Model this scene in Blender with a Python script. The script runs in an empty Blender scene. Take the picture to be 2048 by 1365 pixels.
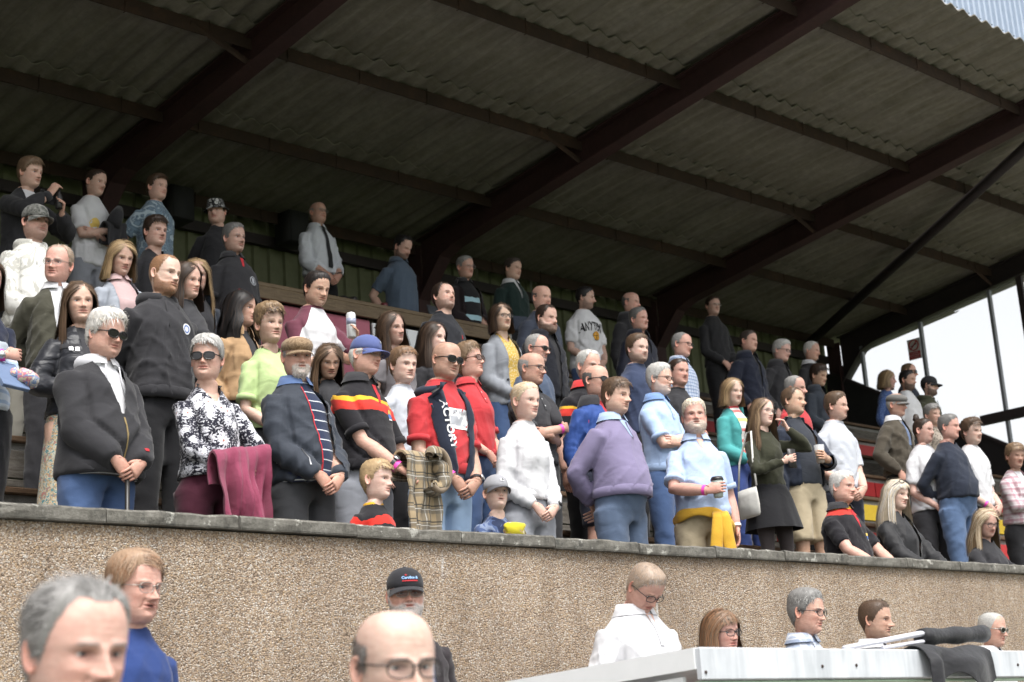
import bpy, bmesh, math, random
import numpy as np
from mathutils import Vector, Matrix
from mathutils.bvhtree import BVHTree

# ---------------------------------------------------------------- camera, sky, sun, exposure
SC = bpy.context.scene
COL = SC.collection
CZ = 1.35                                   # lens height above the ground in front of the stand
FPX = 3372.0                                # focal length in pixels of the 2048 px wide photograph
YAW, PITCH, ROLL = (math.radians(a) for a in (45.354, 14.82, -4.024))
def cam_axes():
    f = np.array([math.sin(YAW)*math.cos(PITCH), math.cos(YAW)*math.cos(PITCH), math.sin(PITCH)])
    r = np.array([math.cos(YAW), -math.sin(YAW), 0.0]); u = np.cross(r, f)
    c, s = math.cos(ROLL), math.sin(ROLL)
    return c*r+s*u, -s*r+c*u, f
RT, UP, FW = cam_axes()
cd = bpy.data.cameras.new('camera'); cam = bpy.data.objects.new('camera', cd); COL.objects.link(cam)
cd.sensor_width = 36; cd.lens = 36*FPX/2048; cd.clip_start = .05; cd.clip_end = 4000
cam.matrix_world = Matrix(((RT[0], UP[0], -FW[0], 0), (RT[1], UP[1], -FW[1], 0), (RT[2], UP[2], -FW[2], CZ), (0, 0, 0, 1)))
cd.dof.use_dof = True; cd.dof.focus_distance = 9.5; cd.dof.aperture_fstop = 4.2
SC.camera = cam
W = bpy.data.worlds.new('World'); SC.world = W; W.use_nodes = True
nt = W.node_tree; bg = nt.nodes['Background']
SUN_EL, SUN_AZ = math.radians(62), math.radians(200)
sky = nt.nodes.new('ShaderNodeTexSky'); sky.sky_type = 'NISHITA'; sky.sun_disc = False
sky.sun_elevation = SUN_EL; sky.sun_rotation = SUN_AZ; sky.dust_density = 4.0; sky.ozone_density = 1.0
hs_ = nt.nodes.new('ShaderNodeHueSaturation'); hs_.inputs['Saturation'].default_value = .12   # overcast: grey-white light
nt.links.new(sky.outputs[0], hs_.inputs['Color']); nt.links.new(hs_.outputs[0], bg.inputs[0])
bg.inputs[1].default_value = .15
sl = bpy.data.lights.new('sun', 'SUN'); sl.energy = 1.5; sl.angle = math.radians(25); sl.color = (1, .965, .91)
so = bpy.data.objects.new('sun', sl); COL.objects.link(so)
_d = Vector((math.sin(SUN_AZ)*math.cos(SUN_EL), math.cos(SUN_AZ)*math.cos(SUN_EL), math.sin(SUN_EL)))
so.rotation_euler = _d.to_track_quat('Z', 'Y').to_euler(); so.location = _d*60
SC.view_settings.view_transform = 'Standard'; SC.view_settings.look = 'None'
SC.view_settings.gamma = 1; SC.view_settings.use_curve_mapping = False
SC.view_settings.exposure = 1.16
try:
    SC.cycles.use_denoising = True; SC.cycles.max_bounces = 8; SC.cycles.diffuse_bounces = 4
    SC.cycles.sample_clamp_indirect = 6
except Exception: pass

def ray(x, y):
    return RT*((x-1024)/FPX) - UP*((y-682.5)/FPX) + FW
def at_y(x, y, Y):
    r = ray(x, y); p = r*(Y/r[1]); return np.array([p[0], p[1], p[2]+CZ])
def at_x(x, y, X):
    r = ray(x, y); p = r*(X/r[0]); return np.array([p[0], p[1], p[2]+CZ])

# ---------------------------------------------------------------- mesh helpers
def lin(r, g, b):
    f = lambda c: (c/255/12.92 if c/255 <= .04045 else ((c/255+.055)/1.055)**2.4)
    return (f(r), f(g), f(b))
def tag(o, label=None, cat=None, group=None, kind=None):
    if label: o['label'] = label
    if cat: o['category'] = cat
    if group: o['group'] = group
    if kind: o['kind'] = kind
    return o
def empty(name, loc=(0, 0, 0), rz=0, label=None, cat=None, group=None):
    o = bpy.data.objects.new(name, None); COL.objects.link(o); o.location = loc; o.rotation_euler = (0, 0, rz)
    o.empty_display_size = .1
    return tag(o, label, cat, group)
class Geo:
    """verts, quads and tris collected into one mesh object"""
    def __init__(s): s.V = []; s.Q = []; s.T = []; s.C = []; s.n = 0; s.qm = []; s.tm = []
    def add(s, V, Q=None, T=None, col=None, m=0):
        V = np.asarray(V, float).reshape(-1, 3); k = len(V); s.V.append(V)
        if Q is not None and len(Q):
            Q = np.asarray(Q, int).reshape(-1, 4); s.Q.append(Q+s.n); s.qm.append(np.full(len(Q), m))
        if T is not None and len(T):
            T = np.asarray(T, int).reshape(-1, 3); s.T.append(T+s.n); s.tm.append(np.full(len(T), m))
        c = np.ones((k, 3)) if col is None else np.broadcast_to(np.asarray(col, float), (k, 3))
        s.C.append(c); s.n += k; return s
    def box(s, c, h, rot=None, bev=0, m=0):
        c = np.asarray(c, float); h = np.asarray(h, float)
        b = min(bev, *(h*.9)) if bev else 0
        P = []
        for zz, e in ((-1, 1), (-1, 0), (1, 0), (1, 1)):
            hx, hy = (h[0]-b*e, h[1]-b*e); z = zz*(h[2]-(0 if e else b))
            P += [(-hx, -hy, z), (hx, -hy, z), (hx, hy, z), (-hx, hy, z)]
        P = np.array(P)
        if not b: P = np.concatenate([P[:4], P[12:]]); nr = 2
        else: nr = 4
        Q = [(3, 2, 1, 0), tuple(range(4*nr-4, 4*nr))]
        for r in range(nr-1):
            for i in range(4):
                j = (i+1) % 4; Q.append((4*r+i, 4*r+j, 4*r+4+j, 4*r+4+i))
        if rot is not None: P = P@np.asarray(rot).T
        return s.add(P+c, Q, m=m)
    def loft(s, R, cap0=True, cap1=True, closed=True, col=None, m=0):
        R = np.asarray(R, float); n, k, _ = R.shape
        i, j = np.meshgrid(np.arange(n-1), np.arange(k if closed else k-1), indexing='ij'); j2 = (j+1) % k
        Q = np.stack([i*k+j, i*k+j2, (i+1)*k+j2, (i+1)*k+j], -1).reshape(-1, 4)
        V = R.reshape(-1, 3); T = []
        if cap0 and closed: V = np.vstack([V, R[0].mean(0)]); c = len(V)-1; T += [(c, (a+1) % k, a) for a in range(k)]
        if cap1 and closed:
            V = np.vstack([V, R[-1].mean(0)]); c = len(V)-1; o = (n-1)*k; T += [(c, o+a, o+(a+1) % k) for a in range(k)]
        if col is not None and np.ndim(col) > 1:
            col = np.asarray(col).reshape(-1, 3)
            if len(col) < len(V): col = np.vstack([col, np.repeat(col[-1:], len(V)-len(col), 0)])
        return s.add(V, Q, T, col, m)
    def tube(s, P, r, k=8, cap=True, col=None, m=0, flat=None):
        """tube along points P with radii r (flat = (dir, ratio): squashed along dir)"""
        P = np.asarray(P, float); r = np.broadcast_to(np.asarray(r, float), (len(P),))
        T = np.gradient(P, axis=0); T /= np.linalg.norm(T, axis=1)[:, None]+1e-12
        a = np.array([0, 0, 1.0]) if abs(T[0][2]) < .8 else np.array([1.0, 0, 0])
        if flat is not None: a = np.asarray(flat[0], float)
        R = []; th = np.arange(k)*2*math.pi/k
        for p, t, q in zip(P, T, r):
            u = a-t*np.dot(a, t); u /= np.linalg.norm(u)+1e-12; v = np.cross(t, u); a = u if flat is None else a
            ru = q*(flat[1] if flat is not None else 1)
            R.append(p+np.outer(np.cos(th), u)*ru+np.outer(np.sin(th), v)*q)
        return s.loft(R, cap, cap, True, col, m)
    def mesh(s, name, smooth=True, color=False, mats=()):
        V = np.vstack(s.V); me = bpy.data.meshes.new(name)
        Q = np.vstack(s.Q) if s.Q else np.zeros((0, 4), int); T = np.vstack(s.T) if s.T else np.zeros((0, 3), int)
        me.vertices.add(len(V)); me.vertices.foreach_set('co', V.astype(np.float32).ravel())
        me.loops.add(len(Q)*4+len(T)*3); me.loops.foreach_set('vertex_index', np.concatenate([Q.ravel(), T.ravel()]).astype(np.int32))
        me.polygons.add(len(Q)+len(T))
        me.polygons.foreach_set('loop_start', np.concatenate([np.arange(len(Q))*4, len(Q)*4+np.arange(len(T))*3]).astype(np.int32))
        if len(mats) > 1:
            me.polygons.foreach_set('material_index', np.concatenate(s.qm+s.tm).astype(np.int32))
        me.update(calc_edges=True)
        me.polygons.foreach_set('use_smooth', np.full(len(me.polygons), bool(smooth)))
        if color:
            a = me.attributes.new('Col', 'FLOAT_COLOR', 'POINT'); C = np.vstack(s.C)
            a.data.foreach_set('color', np.hstack([C, np.ones((len(C), 1))]).astype(np.float32).ravel())
        for m in mats: me.materials.append(m)
        return me
    def obj(s, name, mat, parent=None, smooth=True, color=False, **kw):
        mats = mat if isinstance(mat, (list, tuple)) else [mat]
        o = bpy.data.objects.new(name, s.mesh(name, smooth, color, mats)); COL.objects.link(o)
        if parent: o.parent = parent
        return tag(o, **kw)
def obj_from(name, me, parent=None, loc=None, **kw):
    o = bpy.data.objects.new(name, me); COL.objects.link(o)
    if parent: o.parent = parent
    if loc is not None: o.location = loc
    return tag(o, **kw)
def sm(a, b, x):
    t = np.clip((np.asarray(x, float)-a)/(b-a), 0, 1); return t*t*(3-2*t)
def nrm(v):
    v = np.asarray(v, float); return v/(np.linalg.norm(v, axis=-1, keepdims=True)+1e-12)

# ---------------------------------------------------------------- materials
MATS = {}
def new_mat(name):
    m = bpy.data.materials.new(name); m.use_nodes = True; return m, m.node_tree, m.node_tree.nodes['Principled BSDF']
def N(t, typ, **kw):
    n = t.nodes.new('ShaderNode'+typ)
    for k, v in kw.items():
        if k in n.inputs.keys(): n.inputs[k].default_value = v
        else: setattr(n, k, v)
    return n
def mixc(t, fac, a, b, mode='MIX'):
    n = t.nodes.new('ShaderNodeMix'); n.data_type = 'RGBA'; n.blend_type = mode
    for s_, v in ((n.inputs[0], fac), (n.inputs[6], a), (n.inputs[7], b)):
        if hasattr(v, 'links') or hasattr(v, 'is_linked'): t.links.new(v, s_)
        elif isinstance(v, (int, float)): s_.default_value = v
        else: s_.default_value = (*v[:3], 1)
    return n.outputs[2]
def ramp(t, fac, stops, interp='LINEAR'):
    r = t.nodes.new('ShaderNodeValToRGB'); r.color_ramp.interpolation = interp; e = r.color_ramp.elements
    while len(e) < len(stops): e.new(.5)
    for el, (p, c) in zip(e, stops): el.position = p; el.color = (*c, 1) if len(c) == 3 else c
    t.links.new(fac, r.inputs[0]); return r.outputs[0]
def maths(t, op, a, b=0.0, c=None):
    n = t.nodes.new('ShaderNodeMath'); n.operation = op
    for i, v in enumerate((a, b) if c is None else (a, b, c)):
        if hasattr(v, 'is_linked'): t.links.new(v, n.inputs[i])
        else: n.inputs[i].default_value = v
    return n.outputs[0]
def coords(t, which='Object', scale=(1, 1, 1), rot=(0, 0, 0)):
    c = t.nodes.new('ShaderNodeTexCoord'); mp = t.nodes.new('ShaderNodeMapping')
    mp.inputs['Scale'].default_value = scale; mp.inputs['Rotation'].default_value = rot
    t.links.new(c.outputs[which], mp.inputs[0]); return mp.outputs[0]
def bump(t, bs, h, strength=.4, dist=.01, prev=None):
    b = t.nodes.new('ShaderNodeBump'); b.inputs['Strength'].default_value = strength; b.inputs['Distance'].default_value = dist
    t.links.new(h, b.inputs['Height'])
    if prev is not None: t.links.new(prev, b.inputs['Normal'])
    t.links.new(b.outputs[0], bs.inputs['Normal']); return b.outputs[0]
def noise(t, vec, scale, detail=3, rough=.55, dist=0.0):
    n = N(t, 'TexNoise', Scale=scale, Detail=detail, Roughness=rough, Distortion=dist)
    t.links.new(vec, n.inputs['Vector']); return n.outputs['Fac']
def plain(name, col, rough=.6, metal=0.0, var=.12, nscale=6, bmp=0.0, bscale=60, spec=.5):
    if name in MATS: return MATS[name]
    m, t, b = new_mat(name); v = coords(t)
    d = tuple(c*(1-var) for c in col); u = tuple(min(1, c*(1+var)) for c in col)
    t.links.new(ramp(t, noise(t, v, nscale), [(.3, d), (.7, u)]), b.inputs['Base Color'])
    b.inputs['Roughness'].default_value = rough; b.inputs['Metallic'].default_value = metal
    b.inputs['Specular IOR Level'].default_value = spec
    if bmp: bump(t, b, noise(t, v, bscale, 4), bmp, .01)
    MATS[name] = m; return m
# ================================================================ people
def cloth_finish(t, b, col, rough=.9, fine=.2, wr=.22):
    """shared cloth look: soft wear, weave and creases"""
    v = coords(t)
    wear = noise(t, v, 5, 4, .6)
    c = mixc(t, .35, col, mixc(t, 1.0, col, ramp(t, wear, [(.25, (.72, .72, .72)), (.75, (1.18, 1.18, 1.18))]), 'MULTIPLY'))
    t.links.new(c, b.inputs['Base Color'])
    b.inputs['Roughness'].default_value = rough; b.inputs['Specular IOR Level'].default_value = .25
    b.inputs['Sheen Weight'].default_value = .12; b.inputs['Sheen Roughness'].default_value = .5
    cr = noise(t, coords(t, scale=(1, 1, 1.5)), 9, 2, .45, .5)
    n1 = bump(t, b, cr, wr, .03)
    bump(t, b, noise(t, v, 260, 2), fine, .004, n1)
def rgb_node(t, c):
    n = t.nodes.new('ShaderNodeRGB'); n.outputs[0].default_value = (*c, 1); return n.outputs[0]
def cloth(name, col, rough=.9, fine=.2, wr=.22):
    if name in MATS: return MATS[name]
    m, t, b = new_mat(name); cloth_finish(t, b, rgb_node(t, col), rough, fine, wr); MATS[name] = m; return m
def leather(name, col):
    if name in MATS: return MATS[name]
    m = cloth(name, col, .38, .2, .8); MATS[name] = m; return m
def sepz(t, ax, scale=(1, 1, 1), rot=(0, 0, 0)):
    s = t.nodes.new('ShaderNodeSeparateXYZ'); t.links.new(coords(t, 'Object', scale, rot), s.inputs[0]); return s.outputs[ax]
def bands(name, base, bl, wob=.006, rough=.9):
    """horizontal bands bl = [(z0, z1, colour)] in metres above the feet"""
    if name in MATS: return MATS[name]
    m, t, b = new_mat(name); c = rgb_node(t, base)
    z = maths(t, 'ADD', sepz(t, 2), maths(t, 'MULTIPLY', maths(t, 'SUBTRACT', noise(t, coords(t), 9, 2), .5), wob*4))
    for z0, z1, cc in bl:
        f = maths(t, 'MULTIPLY', maths(t, 'GREATER_THAN', z, z0), maths(t, 'LESS_THAN', z, z1)); c = mixc(t, f, c, cc)
    cloth_finish(t, b, c, rough); MATS[name] = m; return m
def stripes(name, base, cc, period, duty=.5, axis=2, c2=None, wob=.004):
    if name in MATS: return MATS[name]
    m, t, b = new_mat(name)
    z = maths(t, 'ADD', sepz(t, axis), maths(t, 'MULTIPLY', maths(t, 'SUBTRACT', noise(t, coords(t), 8, 2), .5), wob*4))
    f = maths(t, 'LESS_THAN', maths(t, 'FRACT', maths(t, 'DIVIDE', z, period)), duty); c = mixc(t, f, base, cc)
    if c2 is not None:
        f2 = maths(t, 'LESS_THAN', maths(t, 'FRACT', maths(t, 'DIVIDE', z, period*2.6)), .17); c = mixc(t, f2, c, c2)
    cloth_finish(t, b, c); MATS[name] = m; return m
def plaid(name, base, c1, c2, period=.07, thin=None):
    if name in MATS: return MATS[name]
    m, t, b = new_mat(name); c = rgb_node(t, base)
    for ax in (0, 2):
        z = maths(t, 'DIVIDE', sepz(t, ax), period)
        f = maths(t, 'LESS_THAN', maths(t, 'FRACT', z), .38); c = mixc(t, maths(t, 'MULTIPLY', f, .55), c, c1)
        f = maths(t, 'LESS_THAN', maths(t, 'FRACT', maths(t, 'ADD', z, .55)), .09); c = mixc(t, maths(t, 'MULTIPLY', f, .8), c, c2)
        if thin: f = maths(t, 'LESS_THAN', maths(t, 'FRACT', maths(t, 'ADD', z, .78)), .05); c = mixc(t, f, c, thin)
    cloth_finish(t, b, c); MATS[name] = m; return m
def blotch(name, cols, scale=14, dist=1.5, stops=(.4, .5, .6), rough=.9, interp='CONSTANT'):
    if name in MATS: return MATS[name]
    m, t, b = new_mat(name)
    c = ramp(t, noise(t, coords(t), scale, 3, .55, dist), [(0, cols[0])]+list(zip(stops, cols[1:])), interp)
    cloth_finish(t, b, c, rough); MATS[name] = m; return m
def floral(name, ground, petal, heart, scale=17, r=.42, petals=0):
    if name in MATS: return MATS[name]
    m, t, b = new_mat(name); v = coords(t)
    vo = N(t, 'TexVoronoi', Scale=scale, Randomness=.85); t.links.new(v, vo.inputs['Vector'])
    dist = vo.outputs['Distance']
    if petals:                                  # ragged petals round each cell centre
        d = t.nodes.new('ShaderNodeVectorMath'); d.operation = 'SUBTRACT'; t.links.new(v, d.inputs[0]); t.links.new(vo.outputs['Position'], d.inputs[1])
        sp = t.nodes.new('ShaderNodeSeparateXYZ'); t.links.new(d.outputs[0], sp.inputs[0])
        an = maths(t, 'ARCTAN2', sp.outputs[2], maths(t, 'ADD', sp.outputs[0], sp.outputs[1]))
        dist = maths(t, 'ADD', dist, maths(t, 'MULTIPLY', maths(t, 'SINE', maths(t, 'MULTIPLY', an, float(petals))), maths(t, 'MULTIPLY', dist, .22)))
    c = ramp(t, dist, [(0, heart), (.09, heart), (.13, petal), (r, petal), (r+.04, ground)])
    sp = ramp(t, noise(t, v, 150, 2), [(.48, (0, 0, 0)), (.56, (1, 1, 1))]); c = mixc(t, maths(t, 'MULTIPLY', sp, .6), c, ground)
    sp = ramp(t, noise(t, v, 110, 2), [(.56, (0, 0, 0)), (.62, (1, 1, 1))]); c = mixc(t, maths(t, 'MULTIPLY', sp, .7), c, petal)
    cloth_finish(t, b, c); MATS[name] = m; return m
def skin_material():
    m, t, b = new_mat('skin')
    a = N(t, 'Attribute', attribute_name='Col'); v = coords(t)
    c = mixc(t, .5, a.outputs[0], mixc(t, 1.0, a.outputs[0], ramp(t, noise(t, v, 42, 4, .6), [(.3, (.82, .74, .72)), (.7, (1.12, 1.12, 1.12))]), 'MULTIPLY'))
    t.links.new(c, b.inputs['Base Color']); b.inputs['Roughness'].default_value = .52
    b.inputs['Specular IOR Level'].default_value = .38
    b.inputs['Subsurface Weight'].default_value = .12; b.inputs['Subsurface Radius'].default_value = (.012, .005, .003); b.inputs['Subsurface Scale'].default_value = 1.0
    n1 = bump(t, b, noise(t, coords(t, scale=(1, 1, 2.6)), 38, 4, .6, .6), .28, .006)
    bump(t, b, noise(t, v, 420, 2), .18, .002, n1)
    return m
SKIN = skin_material()
def hair_material():
    m, t, b = new_mat('hair'); a = N(t, 'Attribute', attribute_name='Col')
    t.links.new(a.outputs[0], b.inputs['Base Color']); b.inputs['Roughness'].default_value = .48
    b.inputs['Specular IOR Level'].default_value = .35; return m
HAIR = hair_material()
EYEW = plain('eye_white', (.62, .58, .55), .25, var=.03); EYED = plain('eye_dark', (.02, .018, .016), .15, var=.1); EYEB = plain('eye_iris', (.07, .09, .11), .2, var=.2)
LENSD = plain('lens_dark', (.012, .011, .012), .08, var=.05); FRAME_D = plain('frame_dark', (.012, .011, .011), .3, var=.1); FRAME_M = plain('frame_metal', (.35, .33, .3), .3, .9, var=.05)
FRAME_T = plain('frame_brown', (.06, .03, .018), .3, var=.2)
def glass_material():
    m, t, b = new_mat('clear_lens'); b.inputs['Base Color'].default_value = (.5, .52, .53, 1); b.inputs['Roughness'].default_value = .03
    b.inputs['Alpha'].default_value = .06; return m
LENSC = glass_material()
def brown_lens():
    m, t, b = new_mat('tinted_lens'); b.inputs['Base Color'].default_value = (.12, .08, .07, 1); b.inputs['Roughness'].default_value = .05; b.inputs['Alpha'].default_value = .55; return m
LENSB = brown_lens()

# ---- head: one lofted surface from crown to the base of the neck.  z = 0 at the chin, .225 at the crown, face towards -y
HK = np.array([(.2255, .003, .003, .003), (.2225, .028, .034, .032), (.213, .049, .060, .060), (.196, .0635, .077, .082), (.175, .0722, .0862, .0945),
    (.150, .0762, .0905, .0995), (.128, .0762, .0915, .1), (.112, .0748, .0890, .098), (.094, .0725, .0880, .091), (.076, .0695, .0880, .081),
    (.060, .0665, .0885, .071), (.045, .0640, .0885, .063), (.030, .0600, .0875, .058), (.016, .0545, .0855, .0555), (.005, .0465, .0795, .054),
    (-.004, .0410, .067, .053), (-.008, .041, .051, .053), (-.014, .048, .040, .0535), (-.030, .053, .037, .055), (-.055, .0545, .041, .057),
    (-.085, .0575, .047, .062), (-.115, .070, .058, .074), (-.150, .100, .072, .088)])
def spline(K, idx):
    n = len(K); i = np.clip(np.floor(idx).astype(int), 0, n-2); f = (idx-i)[:, None]
    p0, p1, p2, p3 = K[np.clip(i-1, 0, n-1)], K[i], K[i+1], K[np.clip(i+2, 0, n-1)]
    return .5*(2*p1+(p2-p0)*f+(2*p0-5*p1+4*p2-p3)*f**2+(3*p1-p0-3*p2+p3)*f**3)
def G2(x, z, cx, cz, sx, sz): return np.exp(-((x-cx)/sx)**2-((z-cz)/sz)**2)
def build_head(p, lod, rng):
    """returns the grid of points, colours, ring weights"""
    dens = {0: 2, 1: 4, 2: 7}[lod]; nc = {0: 36, 1: 56, 2: 112}[lod]
    idx = [np.linspace(i, i+1, (dens if 4 <= i < 14 else max(2, dens//2)), endpoint=False) for i in range(len(HK)-1)]
    idx = np.concatenate(idx+[[len(HK)-1]]); K = spline(HK, idx)
    z, w, f, b = K.T; w = np.maximum(w, .002)
    fat = p.get('fat', 0); jw = p.get('jaw', 1.0)
    low = sm(.11, .03, z)*(z > -.02)
    w = w*p.get('wid', 1.0)*(1+(jw-1)*low)+fat*.010*sm(.13, .05, z)*sm(-.12, -.01, z)+fat*.006*(z < -.005)
    f = f+fat*.012*np.exp(-((z+.018)/.018)**2)
    u = np.arange(nc)/nc*2-1; th = math.pi*u*(.55+.45*u*u)
    sn, cs = np.sin(th)[None], np.cos(th)[None]
    pw = 2.0+.35*sm(-.01, .05, z)[:, None]
    fb = np.where(cs > 0, f[:, None], b[:, None])
    r = ((np.abs(sn)/w[:, None])**pw+(np.abs(cs)/fb)**pw)**(-1/pw)
    X = r*sn; Y = -r*cs; Z = np.repeat(z[:, None], nc, 1)
    fr = sm(.05, .45, cs)*(Z > -.012); ax = np.abs(X)
    ns = p.get('nose', 1.0); fem = p.get('fem', 0); age = p.get('age', .4)
    nz = np.interp(Z, [.066, .0695, .077, .086, .1, .118, .132], [0, .016, .0315, .0275, .0170, .0078, 0])*ns
    sg = np.interp(Z, [.068, .08, .1, .12], [.0115, .0105, .0078, .0100])
    d = nz*np.exp(-(X/sg)**2)+ns*.0105*G2(ax, Z, .0130, .0765, .0065, .0080)
    d -= .0118*G2(ax, Z, .0310, .1125, .0165, .0105)                       # sockets
    d += (.0066-.003*fem)*G2(ax, Z, .030, .1300, .022, .0075)              # brow
    d += .0035*G2(ax, Z, .031, .1185, .0140, .0032)                        # upper lid
    d += .0022*G2(ax, Z, .031, .1055, .0140, .0032)*(1+age)                # lower lid / bag
    d += .0045*G2(ax, Z, .045, .086, .018, .016)                           # cheekbones
    d -= .0035*age*np.exp(-(((ax-.024-(.075-Z)*.35)/.005)**2))*(Z < .078)*(Z > .042)   # fold beside the mouth
    d += .0056*np.exp(-(X/.021)**2)*np.exp(-((Z-.0585)/.0048)**2)+.0062*np.exp(-(X/.019)**2)*np.exp(-((Z-.0465)/.005)**2)
    d -= .0068*np.exp(-(X/.025)**4)*np.exp(-((Z-.0525)/.0023)**2)
    d -= .0042*np.exp(-(X/.02)**2)*np.exp(-((Z-.0375)/.005)**2)
    d += (.0055+.002*(1-fem))*np.exp(-(X/.019)**2)*np.exp(-((Z-.019)/.011)**2)
    if p.get('open'): d -= .010*p['open']*np.exp(-(X/.013)**2)*np.exp(-((Z-.051)/.005)**2)
    d -= .0011*age*np.maximum(0, np.sin((Z-.14)*520+6*X))**2*np.exp(-(X/.045)**4)*sm(.142, .15, Z)*sm(.19, .175, Z)   # forehead lines
    d -= .0016*age*np.exp(-((ax-.0075)/.0025)**2)*np.exp(-((Z-.132)/.008)**2)                # frown
    d -= .0014*age*np.exp(-((Z-.098+.25*(ax-.03))/.0022)**2)*np.exp(-((ax-.034)/.014)**4)      # under the eye
    d *= fr
    Y = Y-d
    hc = np.zeros(Z.shape)
    # colours
    S = np.array(p['skin']); C = np.broadcast_to(S, X.shape+(3,)).copy()
    sd = rng.random(8)*6; mot = np.sin(X*150+sd[0]+2*np.sin(Z*90+sd[1]))*np.sin(Z*130+sd[2]+2*np.sin(X*80+sd[3]))
    C = C*(1+.05*mot[..., None]*np.array([.6, 1.2, 1.2]))
    def paint(mask, col, k=1.0):
        nonlocal C; a = np.clip(mask*k, 0, 1)[..., None]; C = C*(1-a)+np.array(col)*a
    paint(fr*(G2(ax, Z, .045, .078, .02, .02)*.8+np.exp(-(X/.016)**2)*np.exp(-((Z-.08)/.015)**2)), S*np.array([1.02, .74, .7]), .45*p.get('flush', 1))
    paint(fr*G2(ax, Z, .031, .110, .018, .010), S*np.array([.72, .56, .54]), .7)  # eye socket shade painted into the skin colour
    paint(fr*np.exp(-((ax-.031)/.0150)**4)*np.exp(-((Z-.1180+12*(ax-.031)**2)/.0024)**2), S*np.array([.20, .14, .13]), .85)
    paint(fr*np.exp(-((ax-.031)/.0140)**4)*np.exp(-((Z-.1065)/.0018)**2), S*np.array([.45, .30, .28]), .5)
    paint(fr*age*np.exp(-(((ax-.025-(.075-Z)*.38)/.0040)**2))*sm(.08, .074, Z)*sm(.040, .048, Z), S*np.array([.62, .46, .43]), .6)  # crease shade beside the mouth, painted stronger with age
    lip = np.exp(-(X/(.0255))**4)*np.exp(-((Z-.0525)/.0095)**4)*fr
    paint(lip, S*np.array([.82, .50, .50]) if not fem else S*np.array([.80, .40, .42]), .75)
    if p.get('open'): paint(np.exp(-(X/.013)**4)*np.exp(-((Z-.0515)/.0052)**4)*fr, (.05, .015, .015), .95)
    else: paint(np.exp(-(X/.025)**4)*np.exp(-((Z-.0525)/.0024)**2)*fr, S*np.array([.42, .22, .2]), .7)
    bz = .1315+.05*(ax-.02)*(ax < .036)-.12*np.maximum(ax-.036, 0)
    brow = sm(.010, .016, ax)*sm(.053, .044, ax)*np.exp(-((Z-bz)/(.0040-.0008*fem))**4)*fr
    paint(brow, p.get('brow', (.10, .065, .045)), 1.0*p.get('browk', 1))
    paint(fr*G2(ax, Z, .0075, .0705, .0045, .0032), S*np.array([.30, .18, .16]), .8)  # nostril shade painted on, no holes modelled
    bd = p.get('beard')
    disp = np.zeros(Z.shape); bm = np.zeros(Z.shape)
    if bd:
        at = np.abs(np.degrees(th))[None]
        line = np.interp(at, [0, 22, 40, 62, 78, 92, 104], [.0685, .066, .058, .066, .096, .112, .112])
        bm = sm(-.008, .014, line-Z)*sm(106, 96, at)*sm(-.03, -.012, Z)
        bm *= 1-.95*np.exp(-(X/.021)**4)*np.exp(-((Z-.053)/.008)**4)
        if bd[0] == 'goatee': bm *= sm(42, 30, at)
        bm *= (.8+.2*rng.random(bm.shape))
        paint(bm, bd[1], bd[2]); disp = bm*bd[3]
    if p.get('buzz'):
        pass
    n_ = np.stack([X, Y, np.zeros_like(X)], -1); n_ /= np.linalg.norm(n_, axis=-1, keepdims=True)+1e-9
    P = np.stack([X, Y, Z], -1)+n_*disp[..., None]
    P[..., 2] -= disp*.5*(Z < .03)
    if p.get('tat'): pass
    wt = np.interp(z, [-.15, -.11, -.03, 0], [0, .12, .8, 1])
    return dict(P=P, C=C, th=th, z=z, w=wt, nc=nc, bm=bm)
def ear_geo(side, S, big=1.0):
    """an outer ear: bowl with a rolled rim"""
    k = 14; a = np.arange(k)*2*math.pi/k; R = []
    for rr, out in ((1.0, .000), (1.02, .010), (.97, .0145), (.82, .013), (.55, .0055), (.2, .004)):
        ey = np.cos(a)*.0165*rr*big*(1+.18*np.sin(a)); ez = np.sin(a)*.031*rr*big
        R.append(np.stack([np.full(k, out), ey, ez], -1))
    R = np.array(R); c, s = math.cos(.45), math.sin(.45)
    x = R[..., 0]*c+R[..., 1]*s*.9; y = -R[..., 0]*s*.2+R[..., 1]*c-R[..., 2]*-.12
    return np.stack([side*(.0705+x), .013+y, .103+R[..., 2]], -1)

# ---- hair
ELL = np.array([.0765, .0965, .113]); ECEN = np.array([0, .004, .112])
HLINE = {'full': ([0, 28, 46, 60, 70, 78, 88, 104, 118, 140, 180], [.190, .187, .172, .150, .120, .098, .105, .103, .062, .026, .010]),
    'recede': ([0, 14, 26, 38, 50, 62, 70, 78, 88, 104, 118, 140, 180], [.200, .203, .209, .204, .183, .150, .122, .098, .105, .103, .062, .026, .010]),
    'thin': ([0, 30, 50, 62, 72, 78, 88, 104, 118, 140, 180], [.216, .216, .206, .170, .130, .098, .105, .103, .062, .026, .010]),
    'bald': ([0, 60, 72, 78, 88, 104, 118, 140, 180], [.40, .40, .16, .105, .108, .103, .062, .026, .010])}
def hair_mask(style, th, z):
    a, h = HLINE[style]; at = np.abs(np.degrees(th))
    m = z-np.interp(at, a, h)
    if style == 'bald': m = np.minimum(m, np.interp(at, [60, 90, 130, 180], [.150, .158, .172, .178])-z)
    return m
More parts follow.
